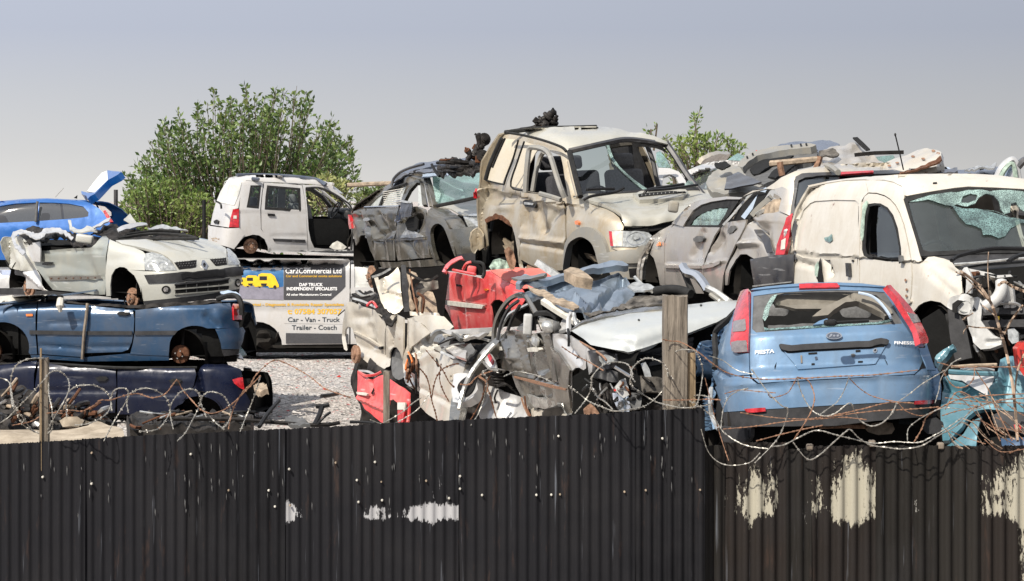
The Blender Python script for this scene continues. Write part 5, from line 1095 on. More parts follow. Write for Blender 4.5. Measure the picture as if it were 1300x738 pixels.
for q, r_, m_ in (([(627, 438, 23.5), (628, 418, 23.5), (633, 400, 23.4), (644, 383, 23.3), (656, 375, 23.2), (667, 376, 22.9), (676, 390, 22.6), (684, 405, 22.4), (690, 419, 22.3)], .045, 'p_grey'),
                  ([(632, 432, 23.3), (636, 412, 23.3), (646, 392, 23.2), (658, 382, 23)], .03, 'plastic_dark'), ([(642, 430, 23.2), (649, 408, 23.2), (660, 388, 23)], .03, 'rubber'),
                  ([(634, 420, 23.8), (646, 400, 23.8), (660, 392, 23.6), (672, 386, 23.4)], .03, 'alu'),
                  ([(678, 420, 22.4), (678, 402, 22.4), (686, 398, 22.3), (700, 399, 22.2), (708, 405, 22.1)], .045, 'rubber'), ([(684, 398, 22.5), (692, 418, 22.3), (697, 424, 22.2)], .03, 'p_grey'),
                  ([(687, 406, 22.3), (700, 410, 22.2), (709, 413, 22.1)], .05, 'alu'), ([(690, 383, 22.3), (710, 396, 22), (725, 405, 21.8), (736, 413, 21.6)], .06, 'offwhite'),
                  ([(722, 422, 21.5), (722, 406, 21.6), (726, 397, 21.6)], .04, 'p_white'), ([(728, 398, 21.6), (731, 410, 21.5), (735, 415, 21.5)], .03, 'alu'),
                  ([(806, 352, 23.2), (818, 364, 23), (828, 372, 23)], .03, 'alu'), ([(800, 362, 23), (812, 366, 22.9), (822, 378, 22.8)], .025, 'greasy'),
                  ([(722, 440, 21.4), (722, 426, 21.4), (721, 418, 21.5)], .02, 'black')):
    tubepx(q, r_ * .6, 4, 5).build('bent_frame', M[m_], t)
MB().box(W(670, 412, 22.4), (.085, .12, .2), Matrix.Rotation(.05, 3, 'Y'), .02).build('door_pillar', M['duct'], t, smooth_=True)
m2 = MB().box(W(696, 415, 21.9), (.13, .18, .115), Matrix.Rotation(.1, 3, 'Y'), .055).build('door_mirror', M['alu'], t, smooth_=True)
MB().box(W(705, 415, 21.9), (.09, .16, .10), Matrix.Rotation(.2, 3, 'Y'), .04).build('mirror_housing', M['plastic_grey'], m2, smooth_=True)
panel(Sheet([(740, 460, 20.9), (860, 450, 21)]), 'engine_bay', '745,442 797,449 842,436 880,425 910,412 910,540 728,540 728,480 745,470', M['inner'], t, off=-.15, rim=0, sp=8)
SE = Sheet([(750, 460, 20.85), (870, 450, 20.9), (800, 520, 20.8)])
panel(SE, 'headlight_bowl', '746,446 752,445 765,446 780,450 797,452 800,458 790,463 778,468 766,470 757,467 750,458', M['p_black'], t, off=.05, sp=2, crush=(.03, .12, 3), rim=.1)
panel(SE, 'headlight', '759,453 768,451.5 776,454 779,459 772,464 764,464 760,459', M['lamp_clear'], t, off=.09, sp=2, rim=.05)
panel(SE, 'bumper_beam', '798,452 842,440 880,428 880,447 842,462 800,470', M['bumper_black'], t, off=.02, sp=3, creases=[(798, 458, 880, 435, 3, .04), (798, 464, 880, 441, 3, .04)])
panel(SE, 'radiator_tank', '798,481 806,478 818,480 832,480 840,482 841,494 836,500 824,499 812,499 800,496 797,488', M['junk_mix'], t, off=.12, sp=2, rim=.15, crush=(.03, .15, 3))
panel(SE, 'coolant_bottle', '779,493 786,484 792,482 796,494 797,503 790,507 782,502', M['duct'], t, off=.14, sp=2, rim=.12, crush=(.02, .15, 3))
panel(SE, 'broken_lamp', '776,500 784,501 796,504 799,520 797,524 785,524 780,516 777,508', M['lamp_bowl'], t, off=.12, sp=2, rim=.1, crush=(.04, .12, 4))
panel(SE, 'plastic_duct', '753,463 765,466 780,472 792,478 788,486 776,486 764,482 755,480 752,470', M['plastic_dark'], t, off=.04, sp=2, crush=(.06, .1, 4), rim=.1)
panel(SE, 'pump', '800,500 808,501 813,507 811,520 803,522 798,514', M['plastic_grey'], t, off=.14, sp=2, rim=.1, crush=(.03, .1, 5))
panel(SE, 'bonnet_lock', '812,463 818,461 823,470 826,482 818,482 815,472', M['alu'], t, off=.1, sp=2, rim=.05)
panel(SE, 'rusty_bracket', '740,520 748,513 754,518 760,526 752,530 742,531', M['rust'], t, off=.1, sp=2, rim=.08, crush=(.03, .1, 5))
panel(SE, 'hose_mass', '762,490 770,486 778,494 776,506 782,520 776,528 764,526 758,512', M['junk_dark'], t, off=.02, sp=1.8, rim=.08, crush=(.09, .09, 5))
panel(SE, 'hose_mass', '812,500 830,500 842,498 842,530 815,530', M['junk_dark'], t, off=-.03, sp=1.8, rim=.08, crush=(.09, .09, 6))
panel(SE, 'reflector', ell(778.5, 497.5, 1.6, 1.4), M['red_plastic'], t, off=.18, sp=2)
for k in range(16):
    u0 = rnd.uniform(752, 815); v0 = rnd.uniform(470, 515); L = rnd.uniform(10, 24); a = rnd.uniform(0, 6.28)
    tubepx([(u0, v0, 20.75), (u0 + L * .5 * math.cos(a) + rnd.uniform(-3, 3), v0 + L * .5 * math.sin(a), 20.65), (u0 + L * math.cos(a), min(528, v0 + L * math.sin(a)), 20.75)], rnd.uniform(.006, .017), 3).build('engine_hose', M[rnd.choice(['black', 'junk_dark', 'rubber', 'alu', 'greasy', 'rust_dark', 'steel'])], t, smooth_=True)
tubepx([(736, 434, 21.2), (752, 443, 20.9), (765, 452, 20.7), (770, 458, 20.6)], .01).build('engine_hose', M['rust'], t)
tubepx([(780, 466, 20.6), (790, 472, 20.6), (800, 478, 20.6)], .016).build('engine_hose', M['chrome'], t)
# black pipe and bent trim over it
MB().tube([W(*p) for p in smooth([(832, 370, 22.4), (850, 367.5, 22.3), (865, 369, 22.2), (877, 373.5, 22.1)], False)], .045, 8).build('black_pipe', M['rubber'], None, smooth_=True, label='short black rubber pipe lying behind the big post top', cat='pipe')
t = thing('window_trim', 'long bent silver trim strip leaning on the silver estate car', 'trim strip', W(935, 395, 21.8))
tubepx([(867, 338, 22.4), (872, 346, 22.3), (884, 350, 22.2), (893, 360, 22.1), (899, 370, 22)], .045).build('bright_strip', M['chrome'], t, smooth_=True)
tubepx([(867, 342, 22.5), (873, 357, 22.4), (880, 374, 22.3)], .03).build('rubber_strip', M['rubber'], t)
tubepx([(898, 366, 22), (910, 372, 21.9), (922, 381, 21.8), (928, 385, 21.8)], .035).build('bright_strip', M['alu'], t, smooth_=True)
tubepx([(902, 374, 21.9), (913, 382, 21.8), (921, 387, 21.8)], .022).build('bright_strip', M['p_greytrim'], t, smooth_=True)

SX = Sheet([(640, 400, 23.1), (700, 440, 21.6), (670, 380, 23.2)])
for pl, m_, o_ in (('645,395 655,386 662,390 660,400 650,408 642,410', 'plastic_grey', -.2), ('704,424 712,415 719,404 724,398 730,402 728,412 722,421', 'p_white', .03), ('660,374 672,372 690,371 705,369 702,373 686,376 672,378', 'p_grey', .2)):
    panel(SX, 'torn_sheet', pl, M[m_], grey_car, off=o_, sp=1.8, crush=(.02, .2, 7), rim=.03)
for pl, m_ in (('548,432 556,425 566,424 574,428 570,436 560,441 552,441', 'p_grey'), ('576,426 600,424 620,428 610,434 590,436', 'p_silver'), ('566,446 580,444 596,452 594,462 582,458', 'p_silver'), ('556,436 566,432 576,436 572,446 562,446', 'plastic_grey')):
    panel(S11, 'torn_sheet', pl, M[m_], flat_car, off=.05, sp=1.8, crush=(.03, .2, 7), rim=.03)
# ================================================================== right heap
# ---- silver estate seen from its rear left corner
B = Body((2.807, 25.1, 1.63), 105.4, -.4, 2.7, .84, [(-2.12, .25), (-2.16, .6), (-2.08, .98), (-1.85, 1.36), (-1.7, 1.44), (-1.0, 1.48), (-.1, 1.44), (.9, .98), (1.6, .86), (1.9, .7), (2.0, .5), (1.98, .2)], belt=.92, tumble=.3, n=6, m=12, k=1.08, wheels=(1.3, -1.3), wz=.33, wr=.35)
t = thing('wrecked_car', 'silver grey estate car with shattered side glass, between the four wheel drive and cream van', 'car', B.pt(0, 0, .2), STK)
lining(B, t, top=.82)
pt_ = M['p_silver']
panel(B, 'front_wing', '855,284.5 838,293 828,300 819,313 811,327 808,344 808.5,362 811.5,362 812,342 816,327 821,322.5 825,322.5 830,328 834,342 838,362 844,363 843,330 843,308 848,295', pt_, t, sp=2.2, mirror=True, rim=.03)
f = panel(B, 'front_door', '848.5,292 856,286 868,288 890,288.5 914,289 907,300 901,314 894,330 892.5,345 893.5,373 868,372 845,370 844,330 844.2,308', pt_, t, sp=2.3, mirror=True, creases=[(880, 325, 893, 295, 5, .03), (846, 337, 893, 338, 3, -.02)], dents=[(888, 318, 5, 12, .03)], crush=(.006, .4, 2))
panel(B, 'rubbing_strip', '846,336.5 870,337 892,337.5 892,341 870,341 846,340', pt_, f, off=.03, rim=.03, sp=3)
handle(B, f, '883,303.5 888,300 893,300 897,303 895,307 888,308 884,307', 'plastic_grey')
r = panel(B, 'rear_door', '915.5,289 921,284 930,281.5 949,279 947,288 940,302 935,312 923,336 919,350 917.5,368 917,373 894.5,372 894,345 897,330 902,315 909,300', pt_, t, sp=2.3, mirror=True, off=.01, crush=(.012, .4, 3), dents=[(912, 306, 8, 16, .05)], creases=[(895, 337, 921, 331, 3, -.025), (903, 320, 916, 300, 4, .04)])
panel(B, 'rubbing_strip', '895,337.5 906,336 918,331.5 917,335 908,339.5 895,341.5', pt_, r, off=.035, rim=.03)
handle(B, r, '927,293.5 931,287.5 936,287 938,290.5 933,296 928,297', 'plastic_grey')
panel(B, 'rear_quarter', '950.5,279.5 955,275 970,271.5 990,268 996,272 1003,275.5 1000.5,280 997,300 988,323.5 975,325.5 956,328.5 948,323 940,323 933,329 927,343 924,362 921,362 922,345 927,331 936,312 944,295', pt_, t, sp=2.3, crush=(.03, .4, 4), creases=[(951, 280, 966, 298, 5, .06), (966, 298, 980, 322, 4, .05), (940, 310, 960, 308, 6, -.05)], dents=[(968, 295, 8, 10, .06)])
panel(B, 'torn_reflection', '960,292 970,292 980,303 985,320 978,322 972,308', M['p_black'], t, off=.03, sp=2, crush=(.02, .2, 3), rim=.01)
panel(B, 'front_pillar', '855,284.5 862,277 871,267 880,260 890,255.5 905,252.5 925,250.5 945,251.5 941,254 925,254 905,257 892,261 882,268 873,281 869,288', pt_, t, off=.02, sp=2, rim=.04, mirror=True)
panel(B, 'window_seal', '868,288.5 872,280 880,266 892,258.5 912,254 938,252.5 936,258 926,273 914,289', M['rubber'], f, off=.0, sp=2, rim=.02, holes=['876,286 884,275 896,269.5 910,264.5 925,263.5 921,272 912,286'])
panel(B, 'door_glass', '875,286.5 885,275.5 896,269.5 906,266 925,263.5 922,273.5 912.5,285.5 895,287', M['glass_crack'], f, off=-.01, sp=2, rim=.01, crush=(.02, .15, 2))
panel(B, 'window_void', '917,286 926,275 938,259 952,244 962,241.5 970,243.5 962,256 950,277 930,281', M['mat_black'], r, off=-.04, sp=3, rim=0)
for q, r_, m_ in (([(914, 289, 24.2), (926, 272, 24.2), (940, 256, 24.2), (952, 244, 24.2)], .03, 'rubber'), ([(918, 286, 24), (931, 272, 24), (945, 255, 24), (957, 243, 24)], .022, 'alu'), ([(943, 277, 23.7), (953, 264, 23.7), (965, 248, 23.7), (974, 240, 23.7)], .045, 'p_sky'), ([(950, 278, 23.6), (960, 264, 23.6), (970, 250, 23.6), (976, 241, 23.6)], .03, 'rubber'), ([(932, 279, 24.1), (944, 262, 24.1), (955, 250, 24.1)], .04, 'wood'), ([(957, 243, 24), (966, 241, 24), (978, 240, 23.8)], .03, 'p_black')):
    tubepx(q, r_ * .7, 4, 4).build('window_frame', M[m_], r)
panel(B, 'quarter_window', '955,273.5 962,264 972,255 985,248.5 993,254.5 990,268 972,270.5', M['junk_tan'], t, off=-.05, sp=2.4, crush=(.04, .15, 3), rim=.01)
for q, r_, m_ in (([(954, 274, 23.5), (965, 262, 23.5), (980, 249.5, 23.5)], .05, 'p_greytrim'), ([(960, 273, 23.4), (968, 268, 23.4), (980, 266, 23.4), (984, 270, 23.3)], .035, 'alu'), ([(984, 248, 23.5), (993, 254, 23.4), (992, 266, 23.3), (988, 272, 23.3)], .04, 'p_silver')): tubepx(q, r_ * .7, 4, 4).build('window_frame', M[m_], t, smooth_=True)
panel(B, 'rear_pillar', '985,241 995,238.5 1003,243 1006,240 1009,232 1009,243 1006,262 1004,275 997,272 990,268.5 994,254', pt_, t, off=.02, sp=2.2, crush=(.03, .3, 3))
l = panel(B, 'tail_lamp', '1001,277.5 1004,275.5 1008,273 1006,290 1003,310 999,324 988.5,324.5 990,312 994,300 998,288', M['lamp_red'], t, off=.04, rim=.05, sp=2.5)
panel(B, 'reversing_lens', '996,306 1001,303 1000,317 995,318', M['offwhite'], l, off=.046, rim=.01, sp=2.5)
panel(B, 'rear_bumper', '956.5,329.5 975,326.5 988,325 1010,324 1010,365 975,370 963,371 960,352 958,340', M['p_black'], t, off=.04, rim=.04, sp=2.6, crush=(.01, .4, 3))
panel(B, 'bumper_trim', '962,362 985,359.5 1008,357 1008,358.5 985,361 962,364', M['alu'], t, off=.06, rim=.01)
panel(B, 'tailgate', '1010.5,226 1018,222.5 1040,221 1100,219.5 1180,216 1215,215 1215,300 1010,330 1004,276 1006,260 1008,243', M['p_black'], t, off=.02, sp=4, rim=.05, holes=['1014,231 1022,227 1040,225 1100,223.5 1200,221 1200,270 1012,285 1009,262'])
panel(B, 'tailgate_glass', '1013,232 1022,227 1040,225 1100,223.5 1200,221 1200,270 1012,285 1008.5,262', M['glass_dark'], t, off=0, rim=0, sp=5)
panel(B, 'brake_lamp', '1066,222.8 1107,221 1108,223.5 1067,225.5', M['lamp_red'], t, off=.04, rim=.02, sp=3)
panel(B, 'roof', '945,250 957,243 972,241 984,233.5 993,226.5 1010,219 1030,214.5 1056,210.5 1090,208 1125,206.5 1170,206 1185,214 1140,218.5 1100,219.5 1040,221 1018,222.5 1010.5,226 1008,233 1004,243 995,240 985,241.5 975,240.5 960,244', M['p_cream'], t, off=.012, sp=3.2, crush=(.008, .5, 3))
tubepx([(1050, 210.5, 23.3), (1058, 214, 23), (1064, 219, 22.7)], .03, 3).build('roof_groove', M['p_greytrim'], t)
panel(B, 'door_window', '875,284 915,262 940,256 912,288', M['glass_dark'], t, off=-.5, rim=0) if False else None
mirror_part(B, f, 859.5, 268, 6.5, 7.5, M['p_greytrim'], dep=.12)
panel(B, 'wing_indicator', '836,311.5 839.5,307.5 840,312 837,313.5', M['lamp_orange'], t, off=.03, rim=.02, sp=2)
for pl in ('811,362 811.5,345 815,330 820,323 826,323 831,332 835,350 837,366 812,366', '923,366 924,350 928,338 934,328 941,323 949,324 955,331 959,345 961,370 925,372'): panel(B, 'wheel_housing', pl, M['housing'], t, off=-.25, rim=0, sp=3, wave=0)
t = thing('window_trim', 'tangle', 'trim', (0, 0, 0)); bpy.data.objects.remove(t)
# aerial is part of the roof panel lying above
ST = Sheet([(1120, 215, 24.0), (1190, 195, 23.6), (1150, 220, 23.4)])
t = thing('roof_panel', 'curled white metal panel with rusty edge and a thin aerial, on the silver estate roof', 'scrap panel', W(1140, 222, 23.6))
panel(ST, 'curled_skin', '1123,208.5 1135,202 1150,196.5 1165,191 1178,189.5 1188,191 1196,195.5 1195,203 1187,209 1172,214.5 1155,219.5 1140,222.5 1130,221.5 1124,215', M['p_cream'], t, sp=2.2, rim=.06, crush=(.03, .35, 4), creases=[(1135, 221, 1194, 204, 4, .05)])
panel(ST, 'rusty_edge', '1136,222 1155,218.5 1172,213 1187,206.5 1195,200 1196,204 1188,210.5 1173,216.5 1156,221.5 1142,224', M['rust_dark'], t, off=.02, sp=2, crush=(.02, .1, 4))
for u, v in ((1140, 209), (1160, 201), (1173, 204), (1130, 213), (1186, 194), (1192, 197)): panel(ST, 'rust_spot', ell(u, v, 2.5, 1.3, n=7), M['rust'], t, off=.022, sp=1.5, rim=.003, crush=(.005, .1, 3))
MB().tube([W(1147, 216, 23.3), W(1143, 198, 23.3), W(1136.5, 171, 23.3)], .007, 5).build('aerial', M['black'], t)
MB().disc(W(1136.5, 171, 23.3), (0, 0, 1), [(.006, -.015), (.012, 0), (.006, .015)], 8).build('aerial_tip', M['black'], t)

# ---- cream panel van
B = Body((3.99, 21.25, 1.27), -74.6, .3, 0, .85, [(-1.95, .3), (-2.0, .6), (-1.98, 1.1), (-1.88, 1.6), (-1.75, 1.74), (-1.3, 1.80), (.2, 1.82), (.42, 1.76), (1.1, 1.12), (1.5, 1.02), (1.9, .9), (2.02, .7), (2.05, .3)], belt=1.08, tumble=.17, n=9, nr=18, m=11, wheels=(1.35, -1.35), wz=.35, wr=.36)
t = thing('wrecked_van', 'cream panel van with a smashed windscreen and no front bumper, right side', 'van', B.pt(0, 0, .2), STK)
lining(B, t, top=1.0, xb=1.3)
pt_ = M['p_vancream']
blank = '1028,258 1034,255.5 1060,254 1086,254.5 1090.5,259 1091,285 1089.5,318 1080,327 1050,330 1020,327.5 1009,321.5 1010.5,300 1015,279 1020,266'
c_ = panel(B, 'cargo_side', '1025.5,237 1050,232.3 1075,230.3 1099,229.3 1102,245 1097,250 1093.5,256 1092,285 1091,330 1091,370 1093,420 1060,425 997,400 996.5,362 997,335 999.6,308 1004.5,283 1009.4,265.5 1017.5,250', pt_, t, sp=3.2, mirror=True, holes=[blank], dents=[(1050, 345, 20, 12, .02)], creases=[(1048, 330, 1052, 350, 4, .06), (1005, 330, 1030, 338, 6, .03)], wave=.006)
panel(B, 'blanked_window', blank, pt_, c_, off=-.012, rim=.0, sp=3.5, wave=.006)
panel(B, 'torn_gash', '1040,335 1042,330 1043,328 1043,341 1045,352 1046,362 1041,362 1037,350 1040,344', M['mat_black'], c_, off=.012, rim=.005, sp=2)
panel(B, 'torn_gash', '1036,338 1040,332 1041,340 1039,352 1036,350', M['green_rag'], c_, off=.016, rim=.005, sp=2)
panel(B, 'green_scrape', '1046,302 1052,300.5 1056,297 1057,305 1053,308 1047,305', M['glass_shard'], c_, off=.0, rim=.003, sp=2)
panel(B, 'edge_trim', '1014,297 1001,298 999,300 999.5,291.5 1002,291' if False else '999,293 1002.5,291.5 1002,303 999,304', M['p_white'], c_, off=.03, rim=.03, sp=2)
MB().tube([Vector(B.map([(1090.5, 262)])[0][0]), Vector(B.map([(1089, 330)])[0][0]), Vector(B.map([(1089, 400)])[0][0])], .006, 4).build('panel_gap', M['mat_black'], c_)
win = '1101,259.5 1110,258 1118,258.5 1127,263.5 1134,273 1140,290 1144,315 1144.5,328 1142,332.5 1125,332 1103,329 1096,324.5 1094,317 1094.5,298 1096.5,275'
d = panel(B, 'front_door', '1103,246 1113,246.5 1123,249.5 1130,254 1136,261 1142,272 1147,286 1152,308 1156.5,333 1157,350 1156,375 1152,398 1135,415 1092,420 1092,330 1092.5,290 1094,258 1098,249.5', pt_, t, sp=3, mirror=True, holes=[win], creases=[(1093, 300, 1096, 258, 4, .02)])
panel(B, 'window_seal', win, M['rubber'], d, off=-.004, rim=.01, sp=3, holes=['1103,262.5 1112,260.5 1118,261.5 1126,267 1132,277 1137,293 1141,315 1141.5,327 1139,329.5 1124,329 1105,326 1099,321.5 1097.5,315 1098,298 1100,276'])
panel(B, 'door_glass', '1112,260 1118,261.5 1126,267 1132,277 1137,293 1141,315 1141.5,328 1124,329 1110,326 1109,290', M['glass_van'], d, off=-.03, rim=0, sp=4)
panel(B, 'green_scrape', '1097,262 1101,255 1103,258 1100,268 1098,290 1096,306 1094,300 1095,280', M['green_rag'], d, off=.012, rim=.01, sp=2, crush=(.01, .1, 3))
panel(B, 'door_handle', '1077,334.5 1081,334.5 1082,351 1078,351.5', M['plastic_dark'], t, off=.03, rim=.03, sp=2.5)
panel(B, 'keyhole', ell(1084, 331.5, 1, 1.4, n=7), M['black'], t, off=.015, sp=2)
panel(B, 'mirror_mount', '1144,326 1147,325 1148,331 1145,333.5', M['plastic_grey'], d, off=.03, rim=.03, sp=2)
panel(B, 'body_frame', '1099,229.3 1111,229 1123,229.6 1135,232 1146,237.5 1148.5,246 1147,254 1156,283 1163,306 1170,331 1166,334 1158,334 1153.5,308 1148.5,286 1143,271 1137,260 1130,252.5 1123,248 1113,245 1102.5,244.5', pt_, t, sp=2.8, mirror=True)
panel(B, 'front_wing', '1157.5,335 1162,335 1171,333 1178,326 1186,325 1198,328 1208,332 1220,341 1221,357 1222,372 1214,379 1209,384 1203,390.5 1194,384 1182,381.7 1173,384 1166,388 1159,397 1156,407 1152,412 1153,398 1157,375 1158,350', pt_, t, sp=2.8, mirror=True, crush=(.012, .4, 3), dents=[(1215, 338, 8, 5, .04)], creases=[(1180, 345, 1210, 372, 8, .015)])
panel(B, 'wing_repeater', ell(1156, 383, 2.5, 2.8), M['p_cream'], t, off=.02, rim=.02, sp=2)
for q in ((1151, 356), (1152, 376), (1152.5, 368)): panel(B, 'rust_spot', ell(q[0], q[1], 1.3, 2.0, n=7), M['rust'], t, off=.014, sp=2, rim=.004)
panel(B, 'roof', '1026,236.5 1050,231.5 1075,228.5 1100,226 1140,223 1175,221.8 1215,221.7 1250,222.5 1272,224.5 1300,228.5 1330,234 1360,240 1340,241.5 1300,241.5 1260,239 1228.7,237.8 1211.6,239.5 1180,244.5 1152,249.5 1148,248 1146,237.5 1135,232 1123,229.4 1099,229 1075,230', pt_, t, off=.01, sp=4.5, creases=[(1105, 229, 1140, 240, 5, .012), (1140, 240, 1149, 249, 4, .01)])
panel(B, 'roof_rivet', '1184,234 1189,233.6 1189,234.8 1184,235', M['black'], t, off=.02, sp=2)
panel(B, 'windscreen_seal', '1147,253 1152,249.5 1180,244.3 1211.6,239.8 1228.7,238 1260,239 1300,241.5 1350,242 1352,322 1330,321.5 1300,321 1260,321.5 1215,323 1168,325.5 1163,306 1156,283', M['rubber'], t, off=.0, sp=4, rim=.04, holes=['1152.5,256.5 1160,253.5 1185,248.5 1212,243.8 1229,241.8 1260,243 1300,245 1346,246 1347,316 1300,315 1260,315.5 1180,319.5 1171,317 1165,300 1158,278'])
brk = '1206,264 1215,259 1228,262 1238,258.5 1243,250.5 1252,246 1262,248 1268,256 1270,266 1275,271.5 1282,270 1283,260 1289,258 1296,266 1305,272 1305,280 1290,277 1275,272.5 1255,267.5 1235,264'
g = panel(B, 'windscreen', '1151.5,256 1160,253 1185,248 1212,243.3 1229,241.3 1260,242.5 1300,244.5 1346,245.5 1347,316.5 1300,315.5 1260,316 1180,320 1170,317.5 1164,300 1157,278', M['glass_van'], t, off=-.01, rim=.005, sp=3.5, holes=[brk])
panel(B, 'shattered_glass', '1155,256.5 1165,252.5 1185,248 1212,243 1229,241.2 1250,242 1268,242.5 1290,243.5 1310,245.5 1345,247 1346,288 1325,283 1305,279 1290,276.5 1275,273 1262,269.5 1255,268 1240,264 1225,262.8 1213,262.5 1200,261.5 1190,258 1178,254.5 1165,255.5', M['glass_crack'], g, off=.004, rim=.003, sp=2.6, holes=['1220,257 1222,250 1232,246 1241,248 1239,254 1230,258', brk], crush=(.02, .2, 3))
panel(B, 'shattered_glass', '1208,262 1222,264.5 1240,266 1260,271 1280,276.5 1300,280 1345,289 1345,300 1310,285 1295,284 1283,290 1276,300 1268,303 1258,299 1248,299 1246,291 1236,287 1226,285 1218,277', M['glass_shard'], g, off=.006, rim=.003, sp=2.6, crush=(.02, .2, 4))
for q, r_ in (([(1208, 331, 19.5), (1217, 325, 19.6), (1240, 319, 19.7), (1262, 315.5, 19.8), (1300, 316, 19.9)], .018), ([(1280, 332, 19.2), (1290, 326, 19.3), (1310, 320, 19.5)], .02), ([(1212, 336, 19.4), (1240, 334, 19.3), (1280, 330, 19.3), (1320, 327, 19.3)], .012)): tubepx(q, r_).build('wiper', M['black' if r_ > .015 else 'alu'], t)
panel(B, 'scuttle', '1168,325.5 1215,322.5 1260,321 1300,320.5 1352,321.5 1352,332 1300,329.5 1260,332.5 1222,338 1208,331 1186,325 1178,326', M['plastic_dark'], t, off=-.01, sp=4)
panel(B, 'bonnet', '1216,336 1222,338 1260,333 1300,330 1352,332 1360,352 1300,345 1262,346 1230,349 1222,344', M['bumper_black'], t, off=-.03, sp=4)
seat(B, t, -.35, -.4, M['p_darkblue'], z=.5); seat(B, t, -.35, .4, M['seat_dark'], z=.5)
dash(B, t, .72, 1.10, w=.66, mat=M['plastic_dark']); steering(B, t, .35, -.4, 1.08)
MB().box(B.pt(-.62, 0, 1.1), (.05, 1.4, 1.2), Matrix(B.R.tolist()), .01).build('bulkhead', M['housing'], t)
MB().box(B.pt(.2, -.2, 1.25), (.04, .1, .7), Matrix(B.R.tolist()) @ Matrix.Rotation(.2, 3, 'X'), .01).build('loose_strap', M['headliner'], t)
for sg, r_ in ((.74, .05),): MB().tube([B.pt(.42, sg, 1.72), B.pt(1.1, sg + .06, 1.1)], r_, 6).build('windscreen_pillar', pt_, t)
trim(B, t, '1026,237 1099,229.3 1123,229.6 1146,237.5 1148.5,246 1163,306 1170,331 1157,345 1092,350 1020,340 1024,265.4', [win], off=-.08)
# exposed front end
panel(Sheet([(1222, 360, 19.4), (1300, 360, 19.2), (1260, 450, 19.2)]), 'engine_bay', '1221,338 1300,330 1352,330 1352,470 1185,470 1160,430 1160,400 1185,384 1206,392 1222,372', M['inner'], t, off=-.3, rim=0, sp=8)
SF = Sheet([(1222, 360, 19.3), (1300, 350, 19.1), (1260, 450, 19.1)])
for k in range(34):
    u0 = rnd.uniform(1226, 1300); v0 = rnd.uniform(345, 440); L = rnd.uniform(10, 30); a = rnd.uniform(-.7, 2.2)
    tubepx([(u0, v0, 19.25), (u0 + L * .5 * math.cos(a) + rnd.uniform(-3, 3), v0 + L * .5 * math.sin(a), 19.1), (u0 + L * math.cos(a), v0 + L * math.sin(a), 19.3)], rnd.uniform(.006, .02), 3, 6).build('engine_hose', M[rnd.choice(['black', 'junk_dark', 'rubber', 'greasy', 'steel', 'rust_dark', 'plastic_grey'])], t, smooth_=True)
panel(SF, 'engine_block', '1236,352 1262,350 1266,366 1262,380 1244,382 1236,370', M['junk_mix'], t, off=-.08, rim=.15, sp=2.2, crush=(.06, .1, 3))
panel(SF, 'slam_panel', '1226,341 1260,348 1268,351 1285,350 1287,352.5 1268,354.5 1240,349 1226,344', M['duct'], t, off=.06, rim=.04, sp=2.5)
panel(SF, 'headlight_bowl', smooth([(1204, 391), (1208, 380), (1218, 376), (1228, 374), (1236, 379), (1240, 388), (1237, 396), (1232, 401), (1222, 400), (1214, 396)], True, 2), M['duct'], t, off=.06, rim=.12, sp=2.2, crush=(.04, .12, 3))
panel(SF, 'lamp_opening', ell(1228, 391, 9, 7.5), M['lamp_clear'], t, off=.09, rim=.02, sp=2, dents=[(1228, 391, 6, 5, .08)])
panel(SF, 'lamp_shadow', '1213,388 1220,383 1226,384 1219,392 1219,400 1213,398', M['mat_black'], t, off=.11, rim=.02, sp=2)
panel(SF, 'inner_wing', '1205,393 1214,397 1221,402 1228,415 1233,440 1236,455 1215,460 1208,430', M['bumper_black'], t, off=.05, rim=.05, sp=3)
tubepx([(1271, 358, 19.0), (1271, 369, 18.95), (1266, 379, 18.9), (1257, 386, 18.9), (1248, 391, 18.9)], .05, 4, 9).build('air_duct', M['duct'], t, smooth_=True)
tubepx([(1226, 343, 19.1), (1231, 355, 19.0), (1230, 372, 19.0)], .03, 3, 7).build('headlight_pipe', M['duct'], t, smooth_=True)
tubepx([(1276, 360, 19), (1278, 375, 19), (1279, 391, 19)], .03, 3).build('fan_frame', M['duct'], t); tubepx([(1283, 362, 19), (1285, 376, 19), (1286, 391, 19)], .025, 3).build('fan_frame', M['alu'], t)
tubepx([(1268, 386, 19), (1285, 385, 18.95), (1294, 388, 18.95), (1296, 394, 18.95)], .014, 4).build('fan_frame', M['steel'], t)
panel(SF, 'bumper_beam', '1250,394 1275,392.5 1330,391 1330,401 1275,401 1251,402.5', M['plastic_dark'], t, off=.1, rim=.1, sp=4); panel(SF, 'bumper_beam', '1251,409 1275,408 1330,407 1330,417 1275,417 1252,418', M['plastic_dark'], t, off=.1, rim=.1, sp=4)
panel(SF, 'plastic_bracket', '1236,381 1246,379.5 1251,384 1251,400 1250,409 1256,418 1266,428 1276,432 1276,440 1262,445 1250,446 1241,438 1235,420 1233,406 1237,396', M['duct'], t, off=.13, rim=.12, sp=2.2, crush=(.01, .2, 3), creases=[(1240, 384, 1240, 430, 5, .03), (1258, 436, 1276, 435, 3, .03)])
panel(SF, 'marker_tag', '1268.5,404 1273,404 1273,408.5 1268.5,408.5', M['p_green'] if 'p_green' in M else M['sign_yellow'], t, off=.12, rim=.01, sp=2)
panel(SF, 'ribbed_hose', '1200,399 1209,396 1216,405 1219,425 1222,450 1210,452 1206,425', M['rubber'], t, off=.0, rim=.05, sp=2.4, crush=(.03, .07, 3))
panel(SF, 'headlight_unit', '1282,420 1290,418 1296,424 1296,436 1288,438 1283,432', M['lamp_clear'], t, off=.08, rim=.06, sp=2.2)

